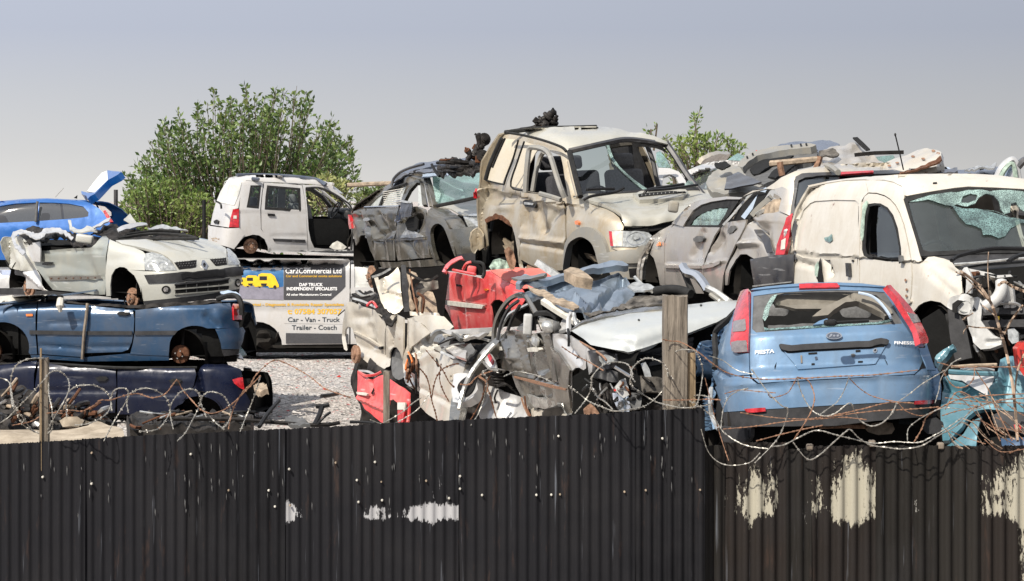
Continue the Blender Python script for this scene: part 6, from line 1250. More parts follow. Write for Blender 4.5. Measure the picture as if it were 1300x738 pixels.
# ---- pale blue hatchback, rear towards the fence
B = Body((2.56, 20.15, .56), 88.6, 10.5, -2.2, .84, [(-1.84, .3), (-1.93, .45), (-1.92, .62), (-1.84, .70), (-1.80, .95), (-1.48, 1.38), (-1.38, 1.46), (-.9, 1.49), (.1, 1.45), (.9, 1.0), (1.6, .9), (1.9, .6), (1.9, .2)], belt=.88, tumble=.42, n=7, nr=6, m=12, wheels=(1.24, -1.24), wz=.3, wr=.33)
t = thing('wrecked_car', 'pale blue hatchback with a broken rear window, its tail facing the fence', 'car', B.pt(0, 0, .2), STK)
fie = t
lining(B, t, top=.8)
pt_ = M['p_fiesta']
ghole = '956.5,376 990,371.5 1030,369 1063,368 1100,369 1123,371 1129,379 1137,392 1146,411 1120,412.5 1090,413.5 1040,416.5 1000,419.5 960,422.5 955,418'
tg = panel(B, 'tailgate', '953.5,371 970,368.5 990,366.5 1030,364 1063,363.5 1100,365 1123,366.5 1130,376 1140,390 1150,404 1156,415 1161,425 1165,438.5 1170,449 1172,457 1167,469 1161,475 1120,477.5 1040,481.7 963,486.4 955,479.5 952.5,470 952,449 953,420 953.5,395', pt_, t, sp=3.2, holes=[ghole], rim=.03, creases=[(955, 455, 1168, 447, 4, .0)])
panel(B, 'roof', '953.5,369.5 957,367.5 972,365.5 1000,362.5 1025,360.3 1062,359.6 1095,361 1123,364.5 1124,366 1100,364.5 1063,363 1030,363.6 990,366.2', pt_, t, off=.01, sp=3)
panel(B, 'brake_lamp', '1014.5,363 1030,362.2 1062.5,361.7 1066,366 1063,367 1030,367.7 1014.5,368.3', M['lamp_red'], tg, off=.02, rim=.03, sp=2.5)
gl = panel(B, 'rear_window', '956.5,376 990,371.5 1030,369 1063,368 1100,369 1123,371 1129,379 1137,392 1146,411 1120,412.5 1090,413.5 1040,416.5 1000,419.5 960,422.5 955,418', M['plastic_grey'], tg, off=-.006, rim=.012, sp=2.6, holes=['979,378 983,375 996,371.5 1030,370.5 1063,369.8 1096,371 1113,374.5 1121,381 1128,391 1133,405 1118,409 1095,411 1060,412.5 1030,414 1000,416 977,418.5 970,416 968,404 971,391'])
panel(B, 'broken_edge', '979,378 983,375 987,374 983,381 977,392 975,402 971,408 968,404 971,391', M['glass_crack'], gl, off=.002, rim=.004, sp=2)
panel(B, 'broken_edge', '970,416 977,418.5 1000,416 1030,414 1060,412.5 1095,411 1118,409 1133,405 1133,407.5 1118,411.5 1060,415 1000,418.5 971,420', M['glass_shard'], gl, off=.004, rim=.006, sp=1.8, crush=(.01, .05, 3))
pl_ = panel(B, 'plate_recess', '995,447 1030,445 1080,442.5 1124,440 1118,451 1111,463 1075,466 1040,468.5 1013,470.5 1008,462', pt_, tg, off=.012, rim=.008, sp=3)
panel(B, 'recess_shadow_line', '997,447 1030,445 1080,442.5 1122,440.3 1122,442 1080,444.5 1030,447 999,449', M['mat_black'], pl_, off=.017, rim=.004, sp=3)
panel(B, 'handle_strip', '989.5,441.5 992,440 1030,437.8 1080,435 1124,432.8 1127.5,434.5 1126.5,438.5 1124,440.3 1080,442.8 1030,445.3 995,447.3 992,446', M['bumper_black'], tg, off=.035, rim=.03, sp=3)
for pl, m_ in (('1026,448.7 1037,448 1037,450 1026,450.7', 'mat_black'), ('1030,462.5 1034,462.2 1034,465 1030,465.3', 'mat_black'), ('1016,452 1018,452 1018.5,462 1016.5,462', 'wood'), ('1086,445.5 1092,445 1092,447.3 1086,447.8', 'mat_black'), ('1089,459.5 1095,459 1095,461.5 1089,462', 'mat_black'), ('1080,450.5 1083,449.7 1086,451.5 1084,454.5 1081,454', 'plastic_grey'), ('1034,454 1037,453.5 1038,457 1035,458', 'p_darkblue')): panel(B, 'plate_fixing', pl, M[m_], pl_, off=.019, rim=.004, sp=2)
k = panel(B, 'lock_ring', ell(1110, 446.5, 2.9, 2.9), M['chrome'], tg, off=.02, rim=.02, sp=2); panel(B, 'keyhole', ell(1110, 446.5, 1.3, 1.3, n=8), M['black'], k, off=.024, rim=.004, sp=2)
e_ = panel(B, 'badge', ell(1058.5, 427.5, 10.3, 4.2), M['chrome'], tg, off=.02, rim=.015, sp=2.5, wave=0); e2 = panel(B, 'badge_field', ell(1058.5, 427.5, 8.6, 3.2), M['p_darkblue'], e_, off=.023, rim=.002, sp=2.5, wave=0)
for q in ('1052,428.5 1054,426 1056,425.5 1056.5,427 1054.5,428.5 1053,429.8', '1057,427 1059,426.5 1060.5,427.5 1059,429 1057.3,428.5', '1061.5,427 1064,426 1065,427.5 1063.5,429 1062,428.6'): panel(B, 'badge_script', q, M['chrome'], e_, off=.026, rim=.002, sp=2, wave=0)
text_on(B, 'FIESTA', 971, 447.5, 4.6, M['letter_white'], tg, 24, off=.012, bold=.02, vslope=-.06); text_on(B, 'FINESSE', 1147, 436.5, 3.8, M['letter_white'], tg, 25, off=.02, bold=.02, vslope=.02)
for side_, pl, smo, low, lo2 in ((1, '953,370 948,370.5 943.5,373 939.5,385 935,404 932.5,422 931,437 933.5,446.5 937,448.8 951.5,448.4 952.3,430 952.7,400', '935.5,411 938,410 949,408.5 949.5,422 947,424 934,424', '932.5,436 940,434 950,434 951.5,448 937,448.5 933.5,446', 1), (-1, '1122.8,365.4 1128,365.2 1144,382.5 1152,392 1160,403.6 1166,413 1171,423 1174.5,432 1175.3,437.5 1174,439 1164.5,438.5 1160.5,422 1156,413 1150,403.6 1142,391 1135.6,381 1128,372', '1148,400 1160,403 1165,412 1156,413.5', '1164,424 1171,424 1175,437 1165,438', -1)):
    LS = B if side_ == 1 else Sheet([(1125, 366, 18.70), (1175, 438, 18.44), (1162, 430, 18.33), (1140, 380, 18.62)])
    l = panel(LS, 'tail_lamp', pl, M['lamp_red'], t, off=.03, rim=.05, sp=2.6)
    panel(LS, 'indicator_lens', smo, M['lamp_grey'], l, off=.035, rim=.006, sp=2.6)
    if side_ == 1: panel(B, 'reversing_lens', low, M['lamp_grey'], l, off=.035, rim=.006, sp=2.6)
bp = panel(B, 'rear_bumper', '921,482 934,479.5 953,479.3 957,484 963,488.3 1000,486.5 1040,483.6 1120,479.3 1161,476.8 1168,470.5 1178,468 1187,468 1190,478 1192,492 1191.3,507.5 1150,510 1100,512.5 1040,516 980,519.5 922,523 918,512 914,500 911,492', pt_, t, off=.02, rim=.04, sp=3.2, creases=[(925, 490, 1188, 476, 4, -.012)])
bl = panel(B, 'bumper_skirt', '919,523.5 980,520 1040,516.5 1100,513 1150,510.5 1191.3,508 1190,518 1186,529 1150,531 1107,535 1060,541 1000,541.5 955,542 954,558 948,562 936,561 926,556 922,540', M['bumper_black'], t, off=.015, rim=.05, sp=3.2)
panel(B, 'rear_reflector', '948,519.3 960,518.6 972,518 972.8,522.8 960,524 951.5,523.8', M['lamp_red'], bl, off=.035, rim=.01, sp=3); panel(B, 'rear_reflector', '1159,509.5 1170,508.5 1180.5,508 1179,512.5 1170,513.5 1158.5,514', M['lamp_red'], bl, off=.035, rim=.01, sp=3)
panel(B, 'rear_quarter', '937.5,392 939,400 934.5,420 931.5,437 934.5,447 938,449.8 952,449.5 952.3,478 936,478.3 922,481 912,491 907.5,478 911,452 909,426 920,412 930,402', pt_, t, sp=2.6, crush=(.02, .4, 4), off=.01, dents=[(940, 463, 9, 9, .03)], creases=[(912, 470, 928, 482, 5, .05)], mirror=False)
panel(Sheet([(1125, 366, 18.85), (1188, 466, 18.55), (1165, 400, 18.75)]), 'side_panel', '1124,364 1129,363.5 1140,374 1152,388 1164,404 1174,421 1178,437 1184,455 1189,468 1178,467.5 1173,456 1167,440 1175.5,440 1176,436 1170,420 1160,401 1150,388 1140,377 1129,365.3', pt_, t, off=-.03, sp=2.4)
wdr = panel(B, 'rear_door', '909,424 908.5,445 907,468 903,485 906,505 901,520 905,545 894,548 889,525 887,500 880,480 884,455 890,438 898,430', M['p_fiesta'], t, sp=2.1, crush=(.06, .3, 5), off=.0, creases=[(900, 430, 896, 500, 6, .08)])
panel(B, 'door_gap', '909,423 913,440 908,462 912,492 920,520 925,550 905,548 904,520 907,500 903,485', M['mat_black'], t, off=-.03, sp=3, rim=0)
tubepx([(935.5, 394, 19.2), (922, 408, 19.3), (908, 423, 19.5), (908.5, 450, 19.3), (907, 468, 19.2)], .025).build('window_seal', M['rubber'], t, smooth_=True)
tubepx([(903, 493, 19), (902, 510, 18.9), (904, 528, 18.9), (912, 545, 18.8)], .02).build('bent_frame', M['alu'], t)
# inside seen through the broken glass
Rf = Matrix(B.R.tolist())
SI = Sheet([(980, 380, 18.95), (1120, 380, 18.95), (1050, 410, 18.75)])
panel(SI, 'roof_lining', '980,377 996,373 1030,372 1095,372 1110,376 1090,385 1050,392 1010,392 985,386', M['headliner'], t, sp=3, rim=.03, creases=[(985, 384, 1090, 381, 4, .03)])
panel(SI, 'fallen_lining', '1036,406 1048,398 1065,390 1082,381 1090,378 1105,383 1120,392 1130,402 1132,407 1122,410 1118,402 1105,396 1088,391 1072,393 1058,402 1050,409 1030,411', M['headliner'], t, off=.08, sp=2.6, rim=.06, crush=(.01, .2, 3), creases=[(1080, 385, 1125, 405, 3, .03)])
panel(SI, 'load_cover', '975,412 1000,410 1040,408 1100,404 1130,403 1130,412 1060,414 1000,417 975,419', M['plastic_grey'], t, off=-.02, sp=4, crush=(.02, .2, 3))
panel(Sheet([(960, 370, 19.6), (1140, 370, 19.6), (1050, 425, 19.4)]), 'dark_backing', '962,374 1122,369 1142,420 958,426', M['inner'], t, rim=0, sp=10)  # near-black sheet added to darken the interior behind the rear window
for yy in (.34, -.34): seat(B, t, -.5, yy, M['seat_grey'], z=.42)
tubepx([(1090, 372, 18.8), (1106, 376, 18.75), (1118, 385, 18.7), (1128, 398, 18.6), (1131, 404, 18.6)], .012).build('heater_wire', M['p_sky'], t)
wp = tubepx([(1050, 411, 18.25), (1075, 409, 18.25), (1103, 407.5, 18.25)], .014); wp.build('wiper', M['black'], t); MB().box(W(1054, 410, 18.22), (.1, .06, .05), None, .02).build('wiper_pivot', M['black'], t)
panel(B, 'wiper_cover', '1032,414.5 1040,409.5 1050,406.5 1053,412.5', pt_, tg, off=.02, sp=2)
panel(Sheet([(1106, 550, 18.6)]), 'tow_hook', '1100,545 1108,537.5 1122,536 1133,537.5 1136,545 1132,551 1115,552.5 1103,549', M['junk_tan'], t, rim=.08, sp=2.5, crush=(.02, .2, 3)); panel(Sheet([(1184, 545, 18.5)]), 'mud_flap', '1172,534 1190,531 1197,536 1199,547 1194,551 1178,551 1172,545', M['bumper_black'], t, rim=.06, sp=3)
panel(B, 'mud_flap', '924,540 951,543 954,562 945,565 930,562 924,553', M['bumper_black'], t, off=.06, rim=.04, sp=3)
tubepx([(1040, 541, 18.7), (1070, 540, 18.7), (1105, 541, 18.7)], .025).build('exhaust_pipe', M['rust'], t)
panel(Sheet([(1050, 540, 18.9)]), 'underside', '925,545 1190,525 1200,535 1200,580 925,585', M['inner'], t, off=-.2, rim=0, sp=10)

# ---- teal car at the right edge
S15 = Sheet([(1197, 480, 18.9), (1270, 480, 18.5), (1330, 480, 18.4), (1230, 560, 18.3), (1320, 560, 18.0)])
t = thing('wrecked_car', 'crushed teal car at the right edge below the cream van', 'car', W(1260, 570, 18.6), STK)
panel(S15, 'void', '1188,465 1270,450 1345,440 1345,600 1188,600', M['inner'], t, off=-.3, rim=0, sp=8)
panel(S15, 'bonnet', '1197,478.5 1204,475.5 1225,476.5 1250,478 1266,479 1268,470 1270.5,458.5 1277,456 1286,454 1296,460 1310,468 1345,476 1345,530 1320,526 1290,522 1270,520 1255,520 1240,524 1230,532 1222,545 1205,560 1197,560 1195,520', M['p_teal'], t, sp=2.4, crush=(.05, .45, 3), rim=.04, creases=[(1200, 490, 1255, 505, 8, .06), (1256, 505, 1270, 488, 6, -.08), (1276, 470, 1268, 510, 6, .05)])
panel(S15, 'sunlit_fold', '1205,477 1225,477.5 1250,479 1265,480 1263,492 1256,505 1240,496 1222,484 1207,482', M['p_white'], t, off=.02, sp=2.2, crush=(.05, .4, 3), rim=.01)  # white paint stands for sunlight on the top of the teal bonnet
panel(S15, 'torn_spoiler', '1192.5,474.5 1193.5,466 1196,461 1206,453 1218.5,446.5 1220.5,452.5 1213,456 1206.6,462 1201,471 1197,479', M['p_teal'], t, off=.12, sp=2, crush=(.02, .2, 3), rim=.05, creases=[(1197, 472, 1217, 450, 2, .03)])
for q, r_, m_ in (([(1208, 466, 18.6), (1235, 464, 18.5), (1266, 463, 18.4)], .012, 'junk_tan'), ([(1205, 472, 18.6), (1235, 474, 18.5), (1267, 475, 18.4)], .02, 'p_teal'), ([(1220, 470, 18.6), (1240, 468, 18.5), (1262, 471, 18.5)], .015, 'alu')): tubepx(q, r_).build('bent_frame', M[m_], t)
panel(S15, 'front_bumper', '1260,530 1275,524 1300,526 1345,532 1345,560 1310,556 1285,550 1265,545', M['bumper_black'], t, off=.03, sp=3, crush=(.02, .25, 3), rim=.05)
panel(S15, 'side_flank', '1200,565 1222,548 1232,532 1243,525 1240,545 1236,572 1200,575', M['p_teal'], t, off=-.03, sp=2.5, crush=(.04, .25, 5))
panel(S15, 'bumper_lamp', '1290,546 1297,544 1300,551 1292,553', M['lamp_red'], t, off=.07, sp=2, rim=.04)
panel(S15, 'lower_flank', '1270,556 1300,556 1345,560 1345,585 1275,580', M['p_blue'], t, off=.0, sp=3, crush=(.03, .25, 5))
panel(Sheet([(1300, 460, 18.2)]), 'red_lamp_unit', '1291,443 1297,436 1304,434 1312,440 1312,482 1300,478 1293,468', M['red_plastic'], None, rim=.15, sp=2.4, crush=(.03, .2, 3), label='red plastic lamp unit at the right edge above the teal car', cat='car lamp')

# ================================================================== heap behind, right
def flat(name, label, cat, pl, ctrl, mat, pname='skin', **k):
    t = thing(name, label, cat, W(*ctrl[0]))
    k.setdefault('sp', 2.2); k.setdefault('rim', .06)
    panel(Sheet(ctrl), pname, pl, M[mat], t, **k); return t
t = thing('wrecked_car', 'white hatchback roof showing behind the beige four wheel drive bonnet', 'car', W(910, 250, 31), STK)
B = Body(tuple(W(935, 218, 31)[i] - (0, 0, 1.35)[i] for i in range(3)), -150, -3, 0, .82, [(-1.8, .3), (-1.8, .9), (-1.3, 1.36), (-.4, 1.45), (.2, 1.38), (1.0, .95), (1.8, .8), (1.9, .3)], belt=.9, tumble=.3, n=6)
panel(B, 'roof', '862,222 874,216 885,211 900,206 920,203.5 948,205 960,208 950,214 935,211 915,211.5 900,215 885,219 875,225 868,235', M['p_white'], t, sp=2.4)
panel(B, 'side_window', '877,224.5 890,218.5 905,214 925,212 945,213 945,240 905,246 885,246 880,236', M['glass_van'], t, off=-.01, rim=.01)
panel(B, 'side_panel', '860,226 868,228 876,228 882,240 890,248 930,247 945,242 945,262 880,262 862,250', M['p_white'], t, off=-.01); lining(B, t, arches=False, top=.75)
t = thing('wrecked_car', 'white hatchback seen through the windscreen opening of the beige four wheel drive', 'car', W(850, 260, 30), STK)
S16 = Sheet([(830, 220, 30.5), (870, 240, 30), (850, 200, 31)])
panel(S16, 'windscreen', '833,194 838,192 846,202 852,213 836,212 833,205', M['glass_shard'], t, sp=2.4)
panel(S16, 'front_wing', '836,213 850,213.5 862,218 870,228 873,240 868,246 838,246 836,232', M['p_wagon'], t, sp=2.6, rim=.03, holes=['840,236 842,224 850,221 858,225 863,236 862,244 842,244'])
panel(S16, 'wheel_housing', '839,246 840,224 850,219 860,224 866,246', M['mat_black'], t, off=-.2, rim=0)
flat('wrecked_car', 'faded white crushed roof above the teal window, behind the engine lump', 'car', '889,209 895,203 903,197.5 915,195.5 928,196 922,203 905,205 893,210', [(900, 205, 33), (920, 198, 33.5), (890, 215, 33)], 'p_cream', crush=(.03, .3, 3))['group'] = STK
flat('car_window', 'small teal car window lying between white roof and red shard', 'car glass', '924,203 931,198 937,194.5 943,198 949,203 940,204.5', [(930, 200, 32), (945, 204, 31.8), (936, 195, 32.2)], 'glass_shard')
flat('plastic_shard', 'small red plastic shard poking up beside the upturned bonnets', 'plastic shard', '947,206 955,198 960,190.5 962,192 960,200 954,206', [(950, 204, 30), (960, 192, 30.2), (955, 206, 30)], 'red_plastic')
t = flat('engine_lump', 'grey brown bumper and lamp lump wedged before the upturned bonnets', 'scrap', '896.5,234 898,227 904,220 914,212.5 925,207 933,209.5 940,214 946,222 955,231 968,237 960,241 940,244 920,248 905,246 900,240', [(905, 225, 26.9), (960, 236, 26.2), (925, 210, 27.2)], 'p_greytrim', crush=(.05, .22, 3), rim=.08)
panel(Sheet([(905, 225, 26.7), (960, 236, 26.0), (925, 210, 27.0)]), 'black_cover', '921,247 924,232 938,224 950,230 968,237.5 958,241 940,244', M['p_black'], t, off=.06, sp=2.2, crush=(.02, .25, 4))
panel(Sheet([(905, 225, 26.7), (960, 236, 26.0), (925, 210, 27.0)]), 'lamp_hole', '909,220 916,216 924,216 930,221 922,224 912,223', M['mat_black'], t, off=.10, sp=2, crush=(.03, .1, 4))
t = flat('bonnet_panel', 'upturned grey car bonnet showing its ribbed underside', 'car bonnet', '937,217 943,208 952,201.5 965,197 982,193 1000,190.5 1030,188 1038,190 1037,200 1030,205 1012,209 1000,221 985,229 970,236 962,232 950,226 941,222', [(945, 215, 28), (1030, 190, 28.4), (1000, 225, 27.0)], 'plastic_grey', crush=(.02, .3, 3))
SB = Sheet([(945, 215, 27.95), (1030, 190, 28.35), (1000, 225, 26.95)])
panel(SB, 'bonnet_edge', '937,217 943,208 952,201.5 965,197 982,193 1000,190.5 1030,188 1037,190.5 1030,193.5 1000,196 980,199.5 962,205 951,212 944,220', M['p_greytrim'], t, off=.06, rim=.08, sp=2.2, crush=(.015, .2, 3))
for pl in ('952,218 958,210 975,204 995,200.5 1008,200 1000,206 980,212 965,222 957,224', '975,226 985,216 1005,208 1020,206 1010,211 998,221 985,229'): panel(SB, 'rib_opening', pl, M['mat_black'], t, off=.02, rim=.02, sp=2.5, crush=(.02, .2, 3))
for u, v in ((950, 208), (957, 204), (1006, 193), (1018, 192), (1025, 191.5)): panel(SB, 'bolt_hole', ell(u, v, 1.3, 1.2, n=7), M['mat_black'], t, off=.085, rim=.01, sp=2)
flat('bonnet_panel', 'dark blue crumpled car bonnet, topmost of the right heap', 'car bonnet', '963,198 968,193.5 985,187 1000,181.5 1010,179.5 1040,178 1054,179 1066,183 1060,189 1048,192 1040,196 1034,189.5 1000,190 982,193 968,198', [(970, 195, 29.2), (1050, 182, 29.4), (1010, 185, 29.8)], 'p_darkblue', crush=(.03, .4, 3))
t = thing('metal_bar', 'rusty steel bar on two short legs before the upturned bonnet', 'metal bar', W(1010, 215, 26.2))
tubepx([(978, 208, 26.3), (1000, 206, 26.2), (1042, 202, 26.1)], .035, 3).build('bar', M['junk_tan'], t)
for q in ([(990, 206, 26.2), (991, 214, 26.2), (993, 223, 26.2)], [(1041, 199, 26.1), (1039, 206, 26.1), (1036, 214, 26.1)]): tubepx(q, .035, 2).build('leg', M['rust'], t)
SW = Sheet([(1045, 205, 26.6), (1100, 200, 26.6), (1075, 188, 27)])
t = flat('wing_panel', 'crumpled silver white body panel behind the white curled panel', 'scrap panel', '1037,206 1041,197 1052,189 1063,186.5 1074,187 1080,185 1086,184.5 1092,187 1097,191 1106,198 1116,203 1122,207 1110,209 1090,209.5 1060,211 1040,212', [(1045, 205, 26.6), (1100, 200, 26.6), (1075, 188, 27)], 'p_silver', crush=(.08, .3, 3), sp=1.9)
panel(SW, 'dark_fold', '1083,185 1089,184.5 1097,192 1105,200 1100,201 1092,194', M['mat_black'], t, off=.1, sp=2); panel(SW, 'dark_fold', '1040,203 1058,200 1066,206 1058,210 1042,210', M['junk_mix'], t, off=.1, sp=2, crush=(.05, .15, 3))
t = thing('metal_bar', 'thin dark square bar standing out from the crumpled silver panel', 'metal bar', W(1110, 195, 26)); tubepx([(1085, 197, 26), (1110, 194.5, 26), (1147, 193.5, 26)], .03, 2, 4).build('bar', M['greasy'], t)
flat('car_window', 'pale green car window strip under the thin dark bar', 'car glass', '1103,201 1118,198.5 1134,197 1138,204 1120,207 1106,208', [(1110, 202, 27), (1130, 200, 27), (1120, 207, 27)], 'glass_shard')
t = thing('wrecked_car', 'dark crushed car roof behind the cream van roof, right side', 'car', W(1230, 225, 26), STK)
SK = Sheet([(1200, 220, 26), (1270, 215, 25.6), (1230, 212, 26.5)])
panel(SK, 'roof', '1198,222 1205,218 1218,215.5 1236,213.5 1255,212.8 1272,213 1275,218 1270,226 1240,226 1200,227', M['p_darkblue'], t, sp=2.4, crush=(.03, .3, 3))
panel(SK, 'roof_strip', '1225,223 1240,219 1256,217.5 1266,216.5 1262,222 1240,224', M['alu'], t, off=.06, sp=2, crush=(.05, .15, 3))
flat('scrap_panel', 'grey and tan folded panel left of the dark roof', 'scrap panel', '1165,222 1172,217 1181,213.5 1192,211 1200,213 1213,216 1205,220 1196,223 1180,225', [(1170, 222, 24.5), (1200, 213, 24.8), (1190, 222, 24.3)], 'p_sky', crush=(.05, .3, 3))
t = thing('door_frame', 'bent green white door frame arch standing at the right edge', 'door frame', W(1275, 228, 24))
for q, r_, m_ in (([(1265, 226, 24), (1270, 215, 24), (1277, 207, 24), (1285, 202.5, 24), (1290, 206, 24), (1292, 218, 24), (1294, 231, 24)], .032, 'p_white'), ([(1270, 226, 23.95), (1277, 214, 23.95), (1284, 208, 23.95), (1288, 214, 23.95), (1290, 230, 23.95)], .025, 'green_rag'), ([(1278, 228, 24.1), (1282, 217, 24.1), (1287, 212, 24.1)], .03, 'p_sky'), ([(1292, 212, 24), (1300, 204, 24), (1312, 200, 24)], .04, 'p_black')): tubepx(q, r_).build('frame_rail', M[m_], t, smooth_=True)
# ================================================================== ground, fence, posts, wire, trees
def struct(o): o['kind'] = 'structure'; return o
m, t, out = nt('ground_gravel'); v = coord(t)
n1 = noise_n(t, .35, 6, .6, v); n2 = noise_n(t, 9, 6, .75, v)
vo = t.nodes.new('ShaderNodeTexVoronoi'); vo.inputs['Scale'].default_value = 22; t.links.new(v, vo.inputs['Vector'])
c = mixc(t, ramp(t, n1, [(.35, 0.0), (.6, 1.0)]), (.36, .31, .27), (.30, .30, .30))
c = mixc(t, ramp(t, n2, [(.42, 0.0), (.62, 1.0)]), c, (.62, .57, .53))
sp = t.nodes.new('ShaderNodeSeparateColor'); t.links.new(vo.outputs['Color'], sp.inputs[0])
c = mixc(t, ramp(t, sp.outputs[0], [(.72, 0.0), (.78, .8)]), c, (.12, .11, .10))
c = mixc(t, ramp(t, sp.outputs[1], [(.975, 0.0), (.985, 1.0)]), c, (.5, .04, .04))
b = bsdf(t, out, Base_Color=c, Roughness=.95); bump(t, b, vo.outputs['Distance'], .9, .05); M['gravel'] = m
def gz(x, y):
    far = -.32 * min(1, max(0, (y - 34) / 9))
    lump = .35 * max(0, noise.noise(Vector((x * .45, y * .35, 3.1)))) * (1 if y < 27 else .25) + .05 * noise.noise(Vector((x * 2.2, y * 2.2, 0)))
    return far + lump
def grid(name, x0, x1, y0, y1, nx, ny, mat, zf):
    v = []; f = []
    for j in range(ny + 1):
        for i in range(nx + 1):
            x = x0 + (x1 - x0) * i / nx; y = y0 + (y1 - y0) * j / ny; v.append((x, y, zf(x, y)))
    for j in range(ny):
        for i in range(nx): f.append((j * (nx + 1) + i, j * (nx + 1) + i + 1, (j + 1) * (nx + 1) + i + 1, (j + 1) * (nx + 1) + i))
    return v, f
# one sheet: fine near the yard, reaching to the horizon; it drops outside the fence
xs = sorted(set([-900, -300, -100, -50, -25] + [-16 + .35 * i for i in range(92)] + [25, 50, 100, 300, 900])); ys = sorted(set([-400, -100, -30, -5, 5, 12, 16.5, 17.3, 17.7] + [18 + .35 * i for i in range(100)] + [60, 80, 120, 200, 400, 1500]))
v = []; f = []
for y in ys:
    for x in xs:
        z = -.95 if y < 17.5 else (gz(x, y) if y < 56 and abs(x) < 20 else -.32)
        v.append((x, y, z))
nx = len(xs)
for j in range(len(ys) - 1):
    for i in range(nx - 1): f.append((j * nx + i, j * nx + i + 1, (j + 1) * nx + i + 1, (j + 1) * nx + i))
struct(mesh_obj('ground', v, f, M['gravel'], None, loc=(0, 0, 0)))
# loose stones
mb = MB(); rs = random.Random(11)
for k in range(9000):
    y = 19 + 27 * rs.random() ** 1.5; x = (rs.uniform(0, 480) - 650) * y / FPX if rs.random() < .93 else rs.uniform(-1.5, 6)
    s = rs.uniform(.012, .045) * (1.0 if rs.random() < .93 else 1.9); z = gz(x, y) + s * .3
    q = [Vector((rs.uniform(.6, 1) * a, rs.uniform(.6, 1) * b_, rs.uniform(.4, .8) * c_)) * s for a, b_, c_ in ((1, .2, 0), (-.5, .9, .1), (-.6, -.8, 0), (.1, 0, 1))]
    mb.add([Vector((x, y, z)) + p for p in q], [(0, 1, 3), (1, 2, 3), (2, 0, 3), (0, 2, 1)])
plain('stone', (.50, .46, .43), .95, var=.55, scale=3, bmp=0, col2=(.72, .69, .66))
st = mb.build('gravel', M['stone'], None, loc=(0, 0, 0)); st['kind'] = 'stuff'; st['label'] = 'loose pale stones and glass crumbs over the yard'; 
# litter on the yard that one could pick up
def stick(name, label, cat, pts, r, mat):
    return tubepx(pts, r, 3, 6).build(name, M[mat], None, label=label, cat=cat)
stick('iron_rod', 'straight black rod lying on the gravel near the fence, pointing up to the right', 'rod', [(329, 542, 19), (340, 525, 19.2), (354, 509, 19.5)], .018, 'black')
t = thing('wiper_arm', 'broken black wiper arm standing in the gravel before the fence', 'wiper arm', W(402, 545, 19.2))
tubepx([(399, 540, 19.2), (405, 528, 19.3), (409, 516, 19.4)], .022, 3).build('arm', M['black'], t); tubepx([(401, 516, 19.4), (409, 516, 19.4), (418, 514, 19.4)], .02, 3).build('head', M['black'], t); tubepx([(402, 540, 19.2), (411, 530, 19.2), (419, 524, 19.3)], .012, 3).build('link', M['black'], t)
panel(Sheet([(370, 535, 19.3), (400, 538, 19.1), (380, 528, 19.5)]), 'broken_grille', '361,537 363,529 372,527 384,531 394,540 380,541', M['plastic_grey'], None, rim=.03, sp=2.3, crush=(.03, .1, 3), label='broken dark plastic grille lying by the fence, under the wire', cat='plastic scrap')
stick('timber_batten', 'long dark batten lying along the foot of the fence', 'batten', [(215, 532, 19.3), (300, 533, 19.3), (400, 540, 19.2), (430, 537, 19.3)], .018, 'greasy')
stick('thin_rod', 'thin black rod on the gravel beside the flattened red car', 'rod', [(444, 536, 20.5), (460, 536, 20.5), (477, 537.5, 20.4)], .014, 'black')
stick('plastic_strip', 'short black strip on the pale gravel in the middle of the yard', 'plastic scrap', [(408, 503, 23.5), (418, 502, 23.6), (429, 500, 23.8)], .02, 'black')
panel(Sheet([(330, 489, 26), (338, 495, 25.7), (325, 495, 25.8)]), 'plastic_crate_piece', '322,492 327,487.5 338,487 340,494 330,497 323,495', M['junk_tan'], None, rim=.06, sp=1.8, crush=(.05, .08, 3), label='pale ribbed scrap piece on the gravel right of the navy car', cat='scrap')
for i, (u, v_, Y, l) in enumerate(((412, 494, 24.5, 'small red lens shard nearest the flattened red car'), (430, 478, 26.5, 'small red shard on the gravel further back'))):
    panel(Sheet([(u, v_, Y)]), 'red_shard', [(u - 3, v_), (u + 1, v_ - 1.6), (u + 3, v_ + .4), (u, v_ + 1.2)], M['red_plastic'], None, rim=.02, sp=2, label=l, cat='lens shard')
# stone kerb / concrete block at left
SCo = Sheet([(0, 545, 18.5), (150, 545, 18.4), (70, 560, 18.0)])
plain('sandstone', (.31, .25, .18), .95, var=.35, scale=6, bmp=.5, col2=(.42, .36, .28))
panel(SCo, 'concrete_block', '-40,548 0,546.5 40,545 75,544.5 95,543 112,541 120,534.5 128,535.5 138,540 150,541 156,545 158,556 150,570 60,580 -40,585', M['sandstone'], None, rim=.5, sp=4, crush=(.03, .5, 3), label='long sandy concrete block lying behind the left fence post', cat='concrete block')
panel(Sheet([(90, 535, 18.9), (75, 530, 19)]), 'concrete_lump', '75,534 83,529 98,529 106,536 100,542 78,542', M['sandstone'], None, rim=.3, sp=3, crush=(.05, .3, 4), label='smaller sandy lump on top of the long concrete block', cat='concrete lump')
t = thing('scrap_heap', 'heap of rusty pipes, hoses and springs before the navy car, left', 'scrap', W(70, 550, 19.3)); t['kind'] = 'stuff'
panel(Sheet([(0, 520, 19.6), (140, 530, 19.6), (60, 500, 19.9)]), 'scrap_mass', '-30,506 0,500 10,496 20,492 30,492 40,499 56,508 70,513 85,518 100,522 116,526 130,531 140,545 -30,552', M['junk_dark'], t, rim=.3, sp=2, crush=(.09, .14, 3))
